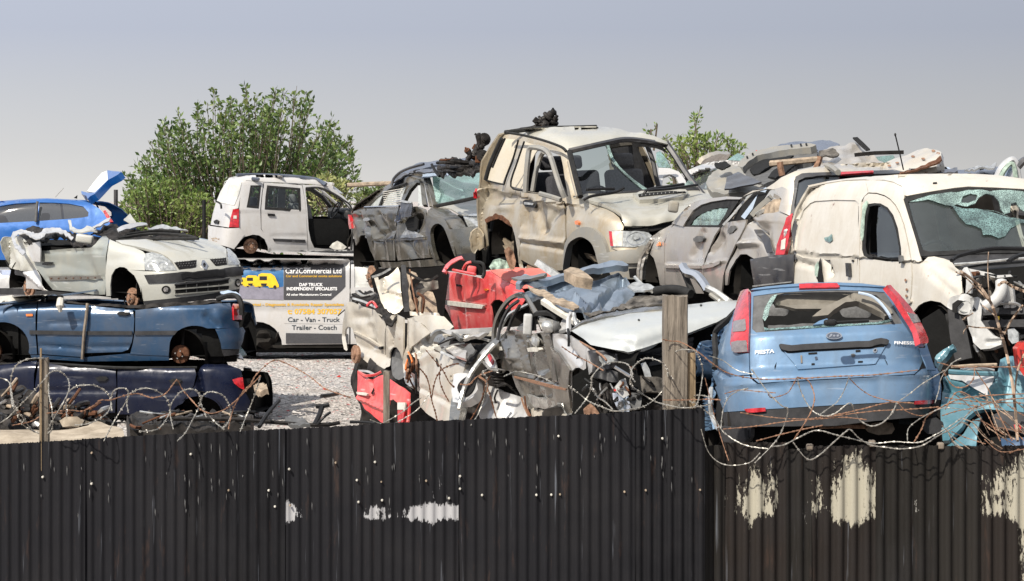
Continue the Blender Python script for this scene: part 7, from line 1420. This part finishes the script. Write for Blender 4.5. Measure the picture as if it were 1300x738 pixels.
for k in range(60):
    u0 = rs.uniform(-5, 125); v0 = rs.uniform(500 + max(0, u0) * .2, 540); L = rs.uniform(8, 30); a = rs.uniform(-1.3, .6)
    tubepx([(u0, v0, 19.2), (u0 + L * .5 * math.cos(a), v0 + L * .5 * math.sin(a) + rs.uniform(-4, 4), 19.1), (u0 + L * math.cos(a), v0 + L * math.sin(a), 19.3)], rs.uniform(.007, .024), 3, 6).build('bent_pipe', M[rs.choice(['rust_dark', 'rust_dark', 'greasy', 'junk_dark', 'greasy', 'black', 'junk_tan', 'steel'])], t, smooth_=True)
t = thing('scrap_heap', 'low black scrap lying along the foot of the fence before the navy car', 'scrap', W(230, 535, 19.6)); t['kind'] = 'stuff'
panel(Sheet([(170, 535, 19.8), (300, 530, 19.8), (220, 525, 20.2)]), 'scrap_mass', '160,532 175,525 200,528 225,524 250,530 280,524 310,527 322,532 318,540 250,543 165,541', M['junk_dark'], t, rim=.2, sp=2.4, crush=(.1, .15, 3))
for k in range(22):
    u0 = rs.uniform(165, 310); v0 = rs.uniform(522, 540); L = rs.uniform(10, 40); a = rs.uniform(-.4, .4)
    tubepx([(u0, v0, 19.5), (u0 + L * .5, v0 + L * .5 * math.sin(a) + rs.uniform(-2, 2), 19.4), (u0 + L, v0 + L * math.sin(a), 19.5)], rs.uniform(.006, .014), 3, 6).build('bent_pipe', M[rs.choice(['rust_dark', 'greasy', 'black', 'junk_tan', 'alu'])], t, smooth_=True)
# dark rubble that carries the middle and right heap (mostly hidden)
for (x, y, z, w_, d_, h_, l) in ((.3, 29.0, 0, 4.2, 2.6, 1.1, 'dark crushed wreck block under the red car'), (3.2, 25.9, 0, 2.4, 3.2, 1.6, 'dark crushed wreck block under the silver estate'), (4.6, 22.2, 0, 2.2, 3.0, 1.2, 'dark crushed wreck block under the cream van'), (1.4, 23.4, 0, 2.2, 3.0, .9, 'dark crushed wreck block under the grey hatchback'), (-7.4, 37.6, -.1, 2.2, 1.6, 1.0, 'dark crushed wreck block under the back row'), (4.3, 30.2, 0, 7.5, 2.6, 2.7, 'dark crushed wreck block under the right heap'), (2.6, 20.9, 0, 1.7, 3.0, .55, 'dark crushed wreck block under the pale blue hatchback')):
    nx_, ny_, nz_ = 14, 10, 8; vv = []; ff = []
    bm = bmesh.new(); bmesh.ops.create_cube(bm, size=1); bmesh.ops.subdivide_edges(bm, edges=list(bm.edges), cuts=9, use_grid_fill=True)
    for q in bm.verts:
        p = Vector((x + q.co.x * w_, y + q.co.y * d_, z + (q.co.z + .5) * h_)); nn = noise.noise_vector(p * 2.2) * .16 + noise.noise_vector(p * 5) * .05
        q.co = p + nn
    bm.verts.index_update(); mesh_obj('wreck_block', [q.co.copy() for q in bm.verts], [tuple(q.index for q in g_.verts) for g_ in bm.faces], M['junk_dark'], None, smooth_=False, label=l, cat='crushed wreck'); bm.free()

# ---- corrugated fence
FY = 17.35
def fence_mat(name, base, peel, chalk):
    m, t, out = nt(name); v = coord(t); sep = t.nodes.new('ShaderNodeSeparateXYZ'); t.links.new(v, sep.inputs[0])
    n = noise_n(t, 1.0, 6, .7, coord(t, (7, 7, 1.6)), .4); fine = noise_n(t, 1.0, 6, .75, coord(t, (34, 34, 11)))
    streak = noise_n(t, 1.0, 4, .6, coord(t, (26, 26, .9)))
    c = mixc(t, ramp(t, n, [(.3, 0.0), (.7, 1.0)]), base, tuple(x * 1.5 + .002 for x in base))
    oi = t.nodes.new('ShaderNodeObjectInfo'); c = mixc(t, oi.outputs['Random'], c, tuple(x * 1.9 for x in base)); c = mixc(t, ramp(t, noise_n(t, 1.2, 4, .6, v), [(.45, 0.0), (.7, .5)]), c, (.021, .020, .021))
    c = mixc(t, ramp(t, noise_n(t, 1.0, 5, .7, coord(t, (12, 12, 2)), .2), [(.60, 0.0), (.72, .35)]), c, (.07, .04, .028))
    c = mixc(t, ramp(t, streak, [(.64, 0.0), (.74, chalk)]), c, (.23, .25, .29))
    # flaked paint: more of it gone towards the foot of the sheet
    zn = t.nodes.new('ShaderNodeMapRange'); t.links.new(sep.outputs[2], zn.inputs[0]); zn.inputs[1].default_value = -1; zn.inputs[2].default_value = 1.2
    zr = ramp(t, zn.outputs[0], [((z_ + 1) / 2.2, p_) for z_, p_ in peel[0]])
    a = t.nodes.new('ShaderNodeMath'); a.operation = 'ADD'; a.inputs[1].default_value = peel[1]; t.links.new(zr, a.inputs[0])
    big = noise_n(t, 1.0, 3, .55, coord(t, (2.6, 2.6, .35)), .2)
    s1 = t.nodes.new('ShaderNodeMath'); s1.operation = 'ADD'; t.links.new(a.outputs[0], s1.inputs[0]); t.links.new(big, s1.inputs[1])
    s2 = t.nodes.new('ShaderNodeMath'); s2.operation = 'MULTIPLY_ADD'; t.links.new(fine, s2.inputs[0]); s2.inputs[1].default_value = .55; t.links.new(s1.outputs[0], s2.inputs[2])
    pm = ramp(t, s2.outputs[0], [(.985, 0.0), (1.0, 1.0)])
    c = mixc(t, pm, c, peel[2])
    b = bsdf(t, out, Base_Color=c, Roughness=.6, Specular_IOR_Level=.12); bump(t, b, fine, .25, .01); M[name] = m
fence_mat('fence_black', (.0065, .0065, .0078), ([(-1, 0), (1, 0)], -.2, (.4, .4, .4)), .4)
fence_mat('fence_patch', (.0065, .0065, .0078), ([(-1, 0), (.46, .0), (.55, .31), (.61, .29), (.68, .08), (1, 0)], -.09, (.34, .34, .35)), .4)
fence_mat('fence_peel', (.011, .009, .008), ([(-1, .0), (.42, .06), (.58, .27), (.8, .22), (.98, .12), (1.1, .0)], .0, (.33, .31, .25)), .3)
fence_mat('fence_peel_soft', (.010, .009, .008), ([(-1, .0), (.4, .05), (.6, .15), (.85, .05), (1.05, .0)], .0, (.30, .29, .27)), .3)
def sheet(parent, u0, u1, v0, v1, mat, pitch=.076, amp=.013, Y=FY, boxy=.6, bottom=-1.0):
    xa, xb = (u0 - CX) * Y / FPX, (u1 - CX) * Y / FPX; n = int((xb - xa) / pitch * 10) + 2
    v = []; f = []; rows = 12
    for i in range(n):
        x = xa + (xb - xa) * i / (n - 1); u = u0 + (u1 - u0) * i / (n - 1); zt = EYE - (v0 + (v1 - v0) * i / (n - 1) - CY) * Y / FPX
        s = math.sin(2 * math.pi * x / pitch); s = math.copysign(abs(s) ** boxy, s)
        for j in range(rows):
            z = bottom + (zt - bottom) * (j / (rows - 1)); k = noise.noise(Vector((x * 1.5, z * 1.2, u0))) * .02
            v.append((x, Y - amp * s + k, z + (rs.uniform(-.004, .004) if j == rows - 1 else 0)))
    for i in range(n - 1):
        for j in range(rows - 1): f.append((i * rows + j, (i + 1) * rows + j, (i + 1) * rows + j + 1, i * rows + j + 1))
    m_ = len(v); v += [(p[0], p[1] + .003, p[2]) for p in v]; f += [tuple(q + m_ for q in reversed(g)) for g in f]
    for i in range(n - 1): f.append((i * rows + rows - 1, (i + 1) * rows + rows - 1, m_ + (i + 1) * rows + rows - 1, m_ + i * rows + rows - 1))
    return mesh_obj('metal_sheet', v, f, M[mat], parent)
fl_ = thing('metal_fence', 'tall black painted corrugated iron fence with pale bolts, in front of the yard, left and middle', 'fence', W(450, 700, FY))
fl_['label'] = 'tall black corrugated iron fence with pale bolts, left and middle'
top = lambda u: np.interp(u, [-500, 0, 470, 580, 893], [586, 563.5, 538.8, 533.6, 519.0])
bo = [-500, -390, -280, -170, -60, 0, 106, 235, 360, 471, 580, 693, 804, 893]
for i in range(len(bo) - 1):
    a_, b_ = bo[i], bo[i + 1]
    sheet(fl_, a_ - 2, b_ + 2, top(a_) + (i % 3 - 1) * .5, top(b_) + (i % 3 - 1) * .5 - .4, 'fence_patch' if a_ in (360, 471) else 'fence_black', Y=FY - .012 * (i % 2), amp=.008 if i != 12 else .012)
for u, v_ in ((116, 575.5), (116, 614.5), (242, 577), (341, 623), (349, 643.5), (367, 596), (368, 642), (453, 610), (455, 637.8), (426, 588), (476, 587), (485, 635.5), (584, 605), (612, 629), (570, 633), (681, 628.8), (700, 628.5), (711, 628.2), (793, 625), (820, 623), (709, 554), (841, 557), (889, 622.5), (290, 623), (54, 606), (484, 612), (541, 611), (584, 621)):
    big = rs.random() < .6; c = W(u, v_, FY - .03)
    MB().disc(c, (0, -1, 0), [(.009, -.02), (.009 if big else .006, 0), (.005, .006)], 10).build('bolt', M['offwhite' if big else 'junk_tan'], fl_, smooth_=True)
# flaked paint patches, their own shape, where the photo shows bare zinc
plain('zinc', (.20, .20, .21), .6, var=.2)
SPf = Sheet([(0, 600, FY - .024), (900, 600, FY - .024), (400, 700, FY - .024)])
for k in range(90):
    u = rs.uniform(20, 880); v_ = top(u) + rs.uniform(12, 95); L = rs.uniform(3, 14) * (1 if rs.random() < .8 else 2)
    panel(SPf, 'paint_scratch', [(u, v_), (u + rs.uniform(.5, 1.1), v_ + L * .3), (u + rs.uniform(.2, .9), v_ + L), (u - .3, v_ + L * .5)], M['fence_scratch'] if 'fence_scratch' in M else M['plastic_grey'], fl_, off=.001, rim=.002, sp=6, wave=0)
fr_ = thing('metal_fence', 'lower rusty corrugated iron fence with flaking paint, right', 'fence', W(1100, 700, FY + .12))
for a_, b_, va, vb, mt_ in ((893, 920, 566, 565, 'fence_peel_soft'), (918, 1000, 562, 561.5, 'fence_peel'), (998, 1030, 571, 569, 'fence_peel_soft'), (1027, 1114, 566.5, 565, 'fence_peel'), (1112, 1192, 566, 565.5, 'fence_peel_soft'), (1190, 1245, 566.5, 566, 'fence_peel_soft'), (1243, 1345, 566, 565, 'fence_peel'), (1343, 1460, 566, 566, 'fence_peel_soft'), (1458, 1570, 566, 565, 'fence_peel_soft'), (1568, 1700, 565, 566, 'fence_peel_soft')):
    sheet(fr_, a_, b_, va, vb, mt_, Y=FY + .12 + (.012 if mt_ == 'fence_peel' else 0), pitch=.1, amp=.016, boxy=.5)
for u, v_ in ((1028, 568), (1107, 563), (1194, 566)): MB().box(W(u, v_, FY + .14), (.05, .06, .05), None, .012).build('post_cap', M['wood'], fr_)
# ---- timber posts
def post(label, u0, u1, vtop, vbot, Y, depth=.12, lean=0.0, mat='wood', jag=0.01):
    w_ = (u1 - u0) * Y / FPX; h_ = (vbot - vtop) * Y / FPX; n = 16; v = []; f = []
    for j in range(n + 1):
        z = j / n; c = W((u0 + u1) / 2 + lean * z, vbot + (vtop - vbot) * z, Y)
        for k in range(12):
            a = 2 * math.pi * (k + .5) / 12; q = .5; ca, sa = math.cos(a), math.sin(a)
            r = 1 / max(abs(ca), abs(sa)); r = min(r, 1.28); nn = noise.noise(Vector((k * 1.3, z * 5, u0))) * .05 + noise.noise(Vector((k * 3.1, z * 1.2, u0))) * .03
            zz = noise.noise(Vector((ca * 2, sa * 2, u0))) * jag * 3 if j == n else 0
            v.append((c.x + ca * r * w_ / 2 * (1 + nn), c.y + sa * r * depth / 2 * (1 + nn), c.z + zz))
    for j in range(n):
        for k in range(12): f.append((j * 12 + k, j * 12 + (k + 1) % 12, (j + 1) * 12 + (k + 1) % 12, (j + 1) * 12 + k))
    f.append(tuple(n * 12 + k for k in range(12)))
    return mesh_obj('fence_post', v, f, M[mat], None, smooth_=False, label=label, cat='post')
def woodmat(name, a, b_, sc):
    m, t, out = nt(name); g = noise_n(t, 1.0, 6, .75, coord(t, (38 * sc, 38 * sc, 1.8)), 1.2); h = noise_n(t, 3, 4, .6, coord(t))
    c = mixc(t, ramp(t, g, [(.38, 0.0), (.6, 1.0)]), a, b_); c = mixc(t, ramp(t, h, [(.5, 0.0), (.75, .5)]), c, tuple(x * .5 for x in a))
    bs = bsdf(t, out, Base_Color=c, Roughness=.9); bump(t, bs, g, .7, .02); M[name] = m
woodmat('post_grey', (.075, .062, .048), (.24, .205, .165), .8); woodmat('post_tan', (.16, .11, .06), (.32, .24, .15), 1.2)
post('thick weathered grey timber post standing before the crushed grey hatchback', 841, 873, 375, 640, FY + .13, .16, 0, 'post_grey')
post('thin tan timber post right of the thick grey post', 870, 884, 448, 640, FY + .12, .06, -1, 'post_tan')
post('weathered post at the far left carrying the barbed wire coil', 51, 63, 455, 650, FY + .05, .07, -1, 'post_grey')
MB().box(W(52, 520, FY + .0), (.012, .02, .9), None).build('post_edge_strip', M['post_tan'], None, label='pale split edge on the far left post', cat='wood strip')
post('slim grey post before the flattened red car', 486.5, 495, 472, 640, FY + .06, .06, 0, 'post_grey')

# ---- barbed wire
def barbed(pts, r=.0045, k=7, gap=.075, parent=None, barb=.024, mat='wire', name='wire_strand'):
    c = [W(*p) for p in smooth(pts, False, k)]
    mb = MB(); L = 0; nxt = gap * .5
    # two strands twisted together
    for s_ in (0, math.pi):
        q = []
        d = 0
        for i, p in enumerate(c):
            if i: d += (p - c[i - 1]).length
            tg = (c[min(i + 1, len(c) - 1)] - c[max(i - 1, 0)]).normalized(); a = tg.orthogonal().normalized(); b_ = tg.cross(a)
            q.append(p + (a * math.cos(d * 90 + s_) + b_ * math.sin(d * 90 + s_)) * r * .6)
        mb.tube(q, r * .6, 4)
    for i in range(1, len(c)):
        L += (c[i] - c[i - 1]).length
        if L > nxt:
            nxt += gap * rs.uniform(.7, 1.4)
            for _ in range(2):
                d_ = Vector((rs.uniform(-1, 1), rs.uniform(-.6, .6), rs.uniform(-1, 1))).normalized() * barb * rs.uniform(.5, 1)
                mb.tube([c[i] - d_ * .6, c[i] + d_ * .6], r * .5, 4)
            mb.tube([c[i] - (c[i] - c[i - 1]).normalized() * .008, c[i] + (c[i] - c[i - 1]).normalized() * .008], r * 1.35, 5)
    return mb.build(name, M[mat], parent, smooth_=False)
def loops(ps, Y=FY - .02, sw=.22):
    n = len(ps); return [(u, v_, Y + sw * math.sin(i * 1.1)) for i, (u, v_) in enumerate(ps)]
t = thing('barbed_wire', 'barbed wire coil looping along the fence top at the left', 'barbed wire', W(200, 560, FY))
barbed(loops(P('-20,478 0,480 12,486 14,500 16,515 19,520 30,540 48,550 58,550 66,535 78,515 86,500 88,488 84,478 74,471 64,473 55,483 40,500 22,518 8,532 -15,545')), parent=t)
barbed(loops(P('19,520 15,500 14,480 20,465 32,457 46,455 58,456 62,465 62,478 62,500 66,520 66,545 55,551 40,545 25,525 18,515')), parent=t)
barbed(loops(P('85,530 84,515 86,500 96,491 108,489 122,490 135,498 141,510 138,522 128,531 112,538 95,540')), parent=t)
barbed(loops(P('132,560 145,535 160,510 163,500 160,494 152,493 144,497 141,507 142,522')), parent=t)
barbed(loops(P('163,524 161,512 163,503 172,496 186,493 200,497 212,507 216,520 212,531 200,545 178,548')), parent=t)
barbed(loops(P('220,545 216,525 218,512 228,499 240,494 250,497 255,506 252,518 245,532 235,550 225,560')), parent=t)
barbed(loops(P('262,530 256,515 255,507 262,499 272,498 284,503 291,515 293,525 290,536 282,545')), parent=t)
barbed(loops(P('252,512 262,524 275,538 285,545')), parent=t); barbed(loops(P('305,548 312,530 322,505 330,480')), parent=t)
barbed(loops(P('290,545 293,530 298,515 308,498 318,488 326,475 345,459 360,460 390,476 412,493 430,500 445,505'), sw=.1), parent=t, mat='wire_rust', barb=.02)
barbed(loops(P('70,523 90,521 105,522 120,514 128,508 140,508 160,502 175,500 185,503 195,505 210,500 222,485 226,484 232,495 245,510 255,520 268,525 285,520 298,510 330,478'), sw=.1), parent=t, mat='wire_rust', barb=.02)
barbed(loops(P('16,540 40,535 58,525 80,525'), sw=.05), parent=t, mat='wire_rust', barb=.01)
t = thing('barbed_wire', 'barbed wire coil before the crushed grey hatchback in the middle', 'barbed wire', W(760, 540, FY))
barbed(loops(P('640,478 655,472 670,474 685,478 700,485')), parent=t, barb=.02); barbed(loops(P('598,540 608,524 616,500 618,480 612,474 622,468 640,470')), parent=t, barb=.02)
barbed(loops(P('730,525 742,510 750,495 751,483 752,478 760,468 772,461 785,460 797,463 803,475 800,482')), parent=t)
barbed(loops(P('722,490 735,500 748,510 765,517 780,522 800,520 820,515 838,500 848,480 846,467 838,459 825,455 815,457 805,465 801,475 806,485')), parent=t)
barbed(loops(P('751,483 752,495 760,505 768,510 778,520')), parent=t); barbed(loops(P('800,488 815,500 832,510 850,515 868,518 890,516 905,512')), parent=t)
barbed(loops(P('848,478 846,465 852,452 862,445 872,444 882,446 888,455 892,470 890,490 886,510 882,517')), parent=t, r=.0045, barb=.02)
barbed(loops(P('852,478 860,492 870,505 880,512')), parent=t, r=.0045, barb=.015); barbed(loops(P('862,515 868,508 876,504 890,502 905,506')), parent=t, r=.0045, barb=.02)
barbed(loops(P('841,431 850,433 862,434 875,440 890,450 905,462 925,474 960,481 1010,481 1060,478 1110,476 1165,470'), sw=.05), parent=t, mat='wire_rust', r=.0045, barb=.02)
barbed(loops(P('713,440 728,450 748,460 765,470'), sw=.05), parent=t, mat='wire_rust', barb=.01); barbed(loops(P('842,508 870,508 900,507 915,508'), sw=.02), parent=t, mat='wire_rust', barb=.02)
barbed(loops(P('486,537 500,530 515,520 524,512 535,505'), sw=.05), parent=t, r=.004, barb=.015)
barbed(loops(P('470,533 480,537 495,540 510,533 530,520 545,500'), sw=.05), parent=t, r=.004, barb=.015)
t = thing('barbed_wire', 'tangled barbed wire hanging over the lower fence before the pale blue hatchback', 'barbed wire', W(1060, 560, FY))
wt = ['958,588 985,560 996,538 1000,520 992,515 975,498 955,470', '900,452 918,458 935,470 955,475', '1012,479 1024,482 1030,490 1034,505 1030,522 1020,540 1008,558', '980,567 995,565 1015,555 1030,548 1042,547 1060,552 1085,558 1110,563 1135,561 1165,562 1180,556 1200,545 1222,530',
      '1007,562 1025,583 1040,578 1058,562 1074,548 1080,546 1090,556 1105,565 1125,568 1145,570 1170,566 1190,554 1215,540 1232,522 1240,515', '1012,479 1005,492 998,500 980,505 975,500', '1012,480 1018,500 1030,520 1045,528 1060,525 1078,512 1084,520 1090,532 1105,541 1120,537 1132,525 1139,511', '1078,478 1072,495 1063,510 1050,520 1040,527',
      '1078,480 1090,492 1105,502 1125,508 1139,511 1150,522 1170,528 1190,520 1210,512 1240,516', '1139,511 1155,500 1170,488 1190,476 1200,470', '1187,512 1192,495 1195,480 1208,462 1220,455', '920,500 940,495 960,497 985,499', '915,545 918,520 925,505 936,497 950,493', '880,510 905,530 920,550 945,565 975,570',
      '1160,562 1170,545 1176,530 1190,520 1215,508 1245,503 1300,500', '1152,560 1153,545 1163,535 1180,525 1200,518 1235,520 1265,510 1300,505', '890,545 900,575 920,590 950,588 965,575', '895,480 905,520 915,555 925,585']
for i, q in enumerate(wt): barbed(loops(P(q), sw=.06), parent=t, mat='wire' if i % 3 != 2 else 'wire_rust', r=.005 if i in (0, 2, 3, 4, 6, 13, 14) else .0038, barb=.018, gap=.09)
for i, q in enumerate(('918,545 960,541 1000,535 1040,532 1070,530 1100,533', '1042,529 1070,525 1100,518 1130,511 1160,512', '940,524 980,530 1020,532 1060,528 1110,522 1150,520 1190,517', '960,560 990,552 1020,545 1045,540')): barbed(loops(P(q), sw=.04), parent=t, mat='wire_rust', r=.005, barb=.015)
t = thing('barbed_wire', 'dense tangle of wire and dry twigs over the fence at the right edge', 'barbed wire', W(1250, 565, FY)); 
for i in range(26):
    u0 = rs.uniform(1195, 1290); v0 = rs.uniform(495, 560); a = rs.uniform(.2, 1.25); L = rs.uniform(30, 80)
    barbed([(u0, v0, FY + rs.uniform(-.1, .2)), (u0 + L * .4 * math.cos(a), v0 + L * .4 * math.sin(a) * .8 + rs.uniform(-6, 6), FY + rs.uniform(-.1, .2)), (u0 + L * math.cos(a), min(570, v0 + L * math.sin(a)), FY + rs.uniform(-.1, .2))], r=rs.uniform(.003, .005), parent=t, mat=rs.choice(['wire', 'wire_rust', 'twig', 'twig']), barb=.015, gap=.12)
for q in ('1196,528 1215,522 1240,517 1270,508 1300,506', '1190,460 1215,466 1245,466 1300,466', '1197,470 1205,485 1215,492 1228,490 1236,480 1237,468', '1237,468 1245,480 1255,495 1265,520 1275,540 1285,560', '1200,505 1240,510 1300,512', '1200,520 1215,498 1235,505 1250,520 1270,560'): barbed(loops(P(q), sw=.04), parent=t, mat='wire_rust', r=.0045, barb=.018)
t = thing('dry_bramble', 'bare brown bramble stems in front of the cream van nose', 'bramble', W(1290, 560, 18.2))
for q, r_ in ((P('1292,560 1287,500 1278,450 1268,415 1258,385 1240,360 1220,345'), .012), (P('1275,424 1285,405 1298,388'), .008), (P('1258,385 1236,362 1225,352 1213,345'), .006), (P('1274,422 1262,417 1240,416 1228,414'), .006), (P('1258,384 1255,365 1254,340 1255,320'), .004), (P('1288,500 1292,470 1300,450'), .008), (P('1268,415 1262,400 1247,388'), .005), (P('1246,362 1236,365 1228,372'), .005), (P('1228,416 1224,420 1223,424'), .004), (P('1235,398 1228,402 1222,406'), .006), (P('1300,370 1285,364 1275,358 1268,362'), .012)):
    MB().tube([W(u, v_, 18.0 + .1 * math.sin(u)) for u, v_ in smooth(q, False, 4)], r_, 5).build('stem', M['twig'], t)
for q in ('533,468 541,478 545,490 548,508 553,525 556,540', '541,445 552,458 562,470 570,485 577,492', '560,462 558,480 562,495 570,510', '548,506 552,485 560,470 575,463 583,462', '560,480 552,470 546,480 548,498', '598,540 604,530 612,520 618,505', '617,487 623,505 630,530 635,545'):
    pass
t = thing('wire_strand', 'rusty wire hanging down over the cream car door', 'wire', W(555, 540, 22.8))
for q in ('533,468 541,478 545,490 548,508 553,525 556,540', '541,445 552,458 562,470 570,485 577,492', '560,462 558,480 562,495 570,510', '548,506 552,485 560,470 575,463 583,462', '596,535 604,522 612,505 617,487 622,478', '617,487 623,505 630,530 635,545', '584,488 596,488 606,478 625,471'):
    barbed([(u, v_, 22.7) for u, v_ in P(q)], r=.008, parent=t, mat='rust_dark' if rs.random() < .6 else 'wire_rust', barb=.02, gap=.15, k=4)

# ---- bushes
def leaf_mat(name, a, b_, yel):
    m, t, out = nt(name); at = t.nodes.new('ShaderNodeNewGeometry')
    r = at.outputs['Random Per Island']
    c = mixc(t, ramp(t, r, [(.0, 0.0), (1.0, 1.0)]), a, b_)
    big = noise_n(t, .7, 3, .5, coord(t)); c = mixc(t, ramp(t, big, [(.55, 0.0), (.7, .6)]), c, yel)
    bs = t.nodes.new('ShaderNodeBsdfPrincipled'); t.links.new(c, bs.inputs['Base Color']); bs.inputs['Roughness'].default_value = .42
    tr = t.nodes.new('ShaderNodeBsdfTranslucent'); t.links.new(c, tr.inputs[0]); mx = t.nodes.new('ShaderNodeMixShader'); mx.inputs[0].default_value = .3
    t.links.new(bs.outputs[0], mx.inputs[1]); t.links.new(tr.outputs[0], mx.inputs[2]); t.links.new(mx.outputs[0], out.inputs[0]); M[name] = m
leaf_mat('leaf', (.035, .075, .018), (.16, .23, .06), (.22, .24, .07)); leaf_mat('leaf_light', (.08, .15, .03), (.24, .31, .08), (.26, .30, .08))
leaf_mat('leaf_yellow', (.16, .20, .06), (.40, .40, .16), (.35, .34, .12))
plain('bark', (.10, .08, .06), .9, var=.4)
def bush(name, label, u0, u1, outline, vbase, Y, shoots, leaves, leafsize, mat, seed, depth=1.6, kind='bush', dense=1.0):
    """outline: (u, v) of the crown's upper edge"""
    r = random.Random(seed); t = thing(name, label, kind, W((u0 + u1) / 2, vbase, Y))
    st = MB(); lf = MB(); ou = [p[0] for p in outline]; ov = [p[1] for p in outline]
    for i in range(shoots):
        ut = r.uniform(u0, u1); vt = np.interp(ut, ou, ov) + abs(r.gauss(0, 1)) * (vbase - np.interp(ut, ou, ov)) * .34 - r.uniform(-4, 5)
        tall = i % 6 == 0
        if tall: vt = np.interp(ut, ou, ov) - r.uniform(3, 15) * (u1 - u0) / 300
        Yt = Y + r.uniform(-depth, depth); ub = (u0 + u1) / 2 + (ut - (u0 + u1) / 2) * r.uniform(.35, .8)
        a = W(ub, vbase + 6, Y + (Yt - Y) * .5); c = W(ut, vt, Yt); m = (a + c) / 2 + Vector((r.uniform(-.15, .15), r.uniform(-.2, .2), r.uniform(0, .25)))
        pts = [Vector(q) for q in smooth([tuple(a), tuple(m), tuple(c)], False, 5)]
        st.tube(pts, [.022 * (1 - k / len(pts)) + .004 for k in range(len(pts))], 4)
        L = (c - a).length; n = int(leaves * (.6 + .4 * L / 3) * dense)
        for k in range(n):
            s = r.random() ** .62; j = s * (len(pts) - 1); i0 = min(int(j), len(pts) - 2); p = pts[i0].lerp(pts[i0 + 1], j - i0)
            rad = (.035 + .24 * (1 - s) ** .9) * (leafsize / .075) * (.5 if tall else 1); d = Vector((r.gauss(0, 1), r.gauss(0, 1), r.gauss(0, .8))); d.normalize(); p = p + d * rad * r.random() ** .5
            ln = leafsize * r.uniform(.7, 1.35); ax = (d * .7 + Vector((r.uniform(-.5, .5), r.uniform(-.5, .5), r.uniform(.0, .9)))).normalized(); sd = ax.cross(Vector((r.gauss(0, 1), r.gauss(0, 1), r.gauss(0, 1)))).normalized(); up = ax.cross(sd)
            lf.add([p, p + ax * ln * .5 + sd * ln * .24 + up * ln * .06, p + ax * ln, p + ax * ln * .5 - sd * ln * .24 + up * ln * .06], [(0, 1, 2), (0, 2, 3)])
    st.build('branches', M['bark'], t, smooth_=True); lf.build('foliage', M[mat], t)
    return t
O1 = [(148, 255), (160, 232), (175, 205), (190, 190), (205, 168), (218, 160), (222, 150), (235, 168), (250, 138), (262, 145), (270, 122), (278, 140), (290, 135), (300, 142), (313, 116), (322, 132), (335, 122), (345, 128), (360, 122), (372, 120), (385, 128), (392, 125), (403, 150), (408, 175), (418, 166), (424, 160), (432, 178), (438, 172), (448, 190), (456, 205), (462, 235)]
bush('bush', 'large dark green bush behind the white tall hatchback', 155, 455, O1, 305, 56, 300, 44, .135, 'leaf', 3, 1.8, dense=1.0)
bush('bush', 'low olive green growth at the left foot of the large bush', 148, 275, [(148, 268), (170, 240), (200, 225), (240, 235), (275, 262)], 308, 54, 110, 60, .09, 'leaf_light', 8, .8)
bush('bush', 'yellow green leafy sprigs at the right of the white tall hatchback roof', 400, 446, [(400, 236), (412, 222), (425, 230), (446, 238)], 262, 52, 26, 50, .10, 'leaf_yellow', 9, .5)
bush('bush', 'small green bush between the hatchback and the bronze saloon', 452, 506, [(452, 240), (465, 236), (480, 238), (506, 245)], 270, 50, 36, 46, .08, 'leaf', 10, .6)
bush('sapling', 'bright green sapling with open shoots right of the four wheel drive', 832, 945, [(832, 205), (845, 175), (857, 160), (868, 164), (878, 152), (884, 146), (888, 141), (893, 152), (900, 185), (908, 172), (916, 165), (925, 178), (935, 188), (945, 190)], 235, 40, 46, 48, .085, 'leaf_light', 14, .6, kind='sapling')
bush('sapling', 'lone leafy twig rising over the four wheel drive roof', 819, 832, [(819, 166), (825, 157), (832, 165)], 185, 40, 3, 12, .075, 'leaf_light', 15, .1, kind='sapling')
# thin dark posts and rail by the bush
for l, pts, r_, m_ in (('thin dark post left of the large bush', [(146.5, 312, 50), (147, 280, 50), (147, 241, 50)], .05, 'p_black'), ('thin dark post in front of the large bush', [(259, 322, 53), (259, 285, 53), (259, 254, 53)], .045, 'black')):
    MB().tube([W(*p) for p in pts], r_, 6).build('metal_post', M[m_], None, label=l, cat='post')
MB().tube([W(441, 235.5, 44), W(470, 234, 44), W(500, 233, 44)], .045, 7).build('timber_pole', M['junk_tan'], None, smooth_=True, label='horizontal pale timber pole left of the bronze saloon roof', cat='pole')
MB().tube([W(150, 262.5, 54), W(260, 262, 54), W(330, 262, 54)], .02, 5).build('fence_rail', M['wood'], None, label='thin horizontal rail through the bush between the dark posts', cat='rail')
panel(Sheet([(244, 305, 50)]), 'car_roof_edge', '232,310 240,303.5 252,302.5 264,305 266,312 240,314', M['p_sky'], None, rim=.3, sp=3, label='pale blue rounded car edge just left of the white tall hatchback', cat='car part')
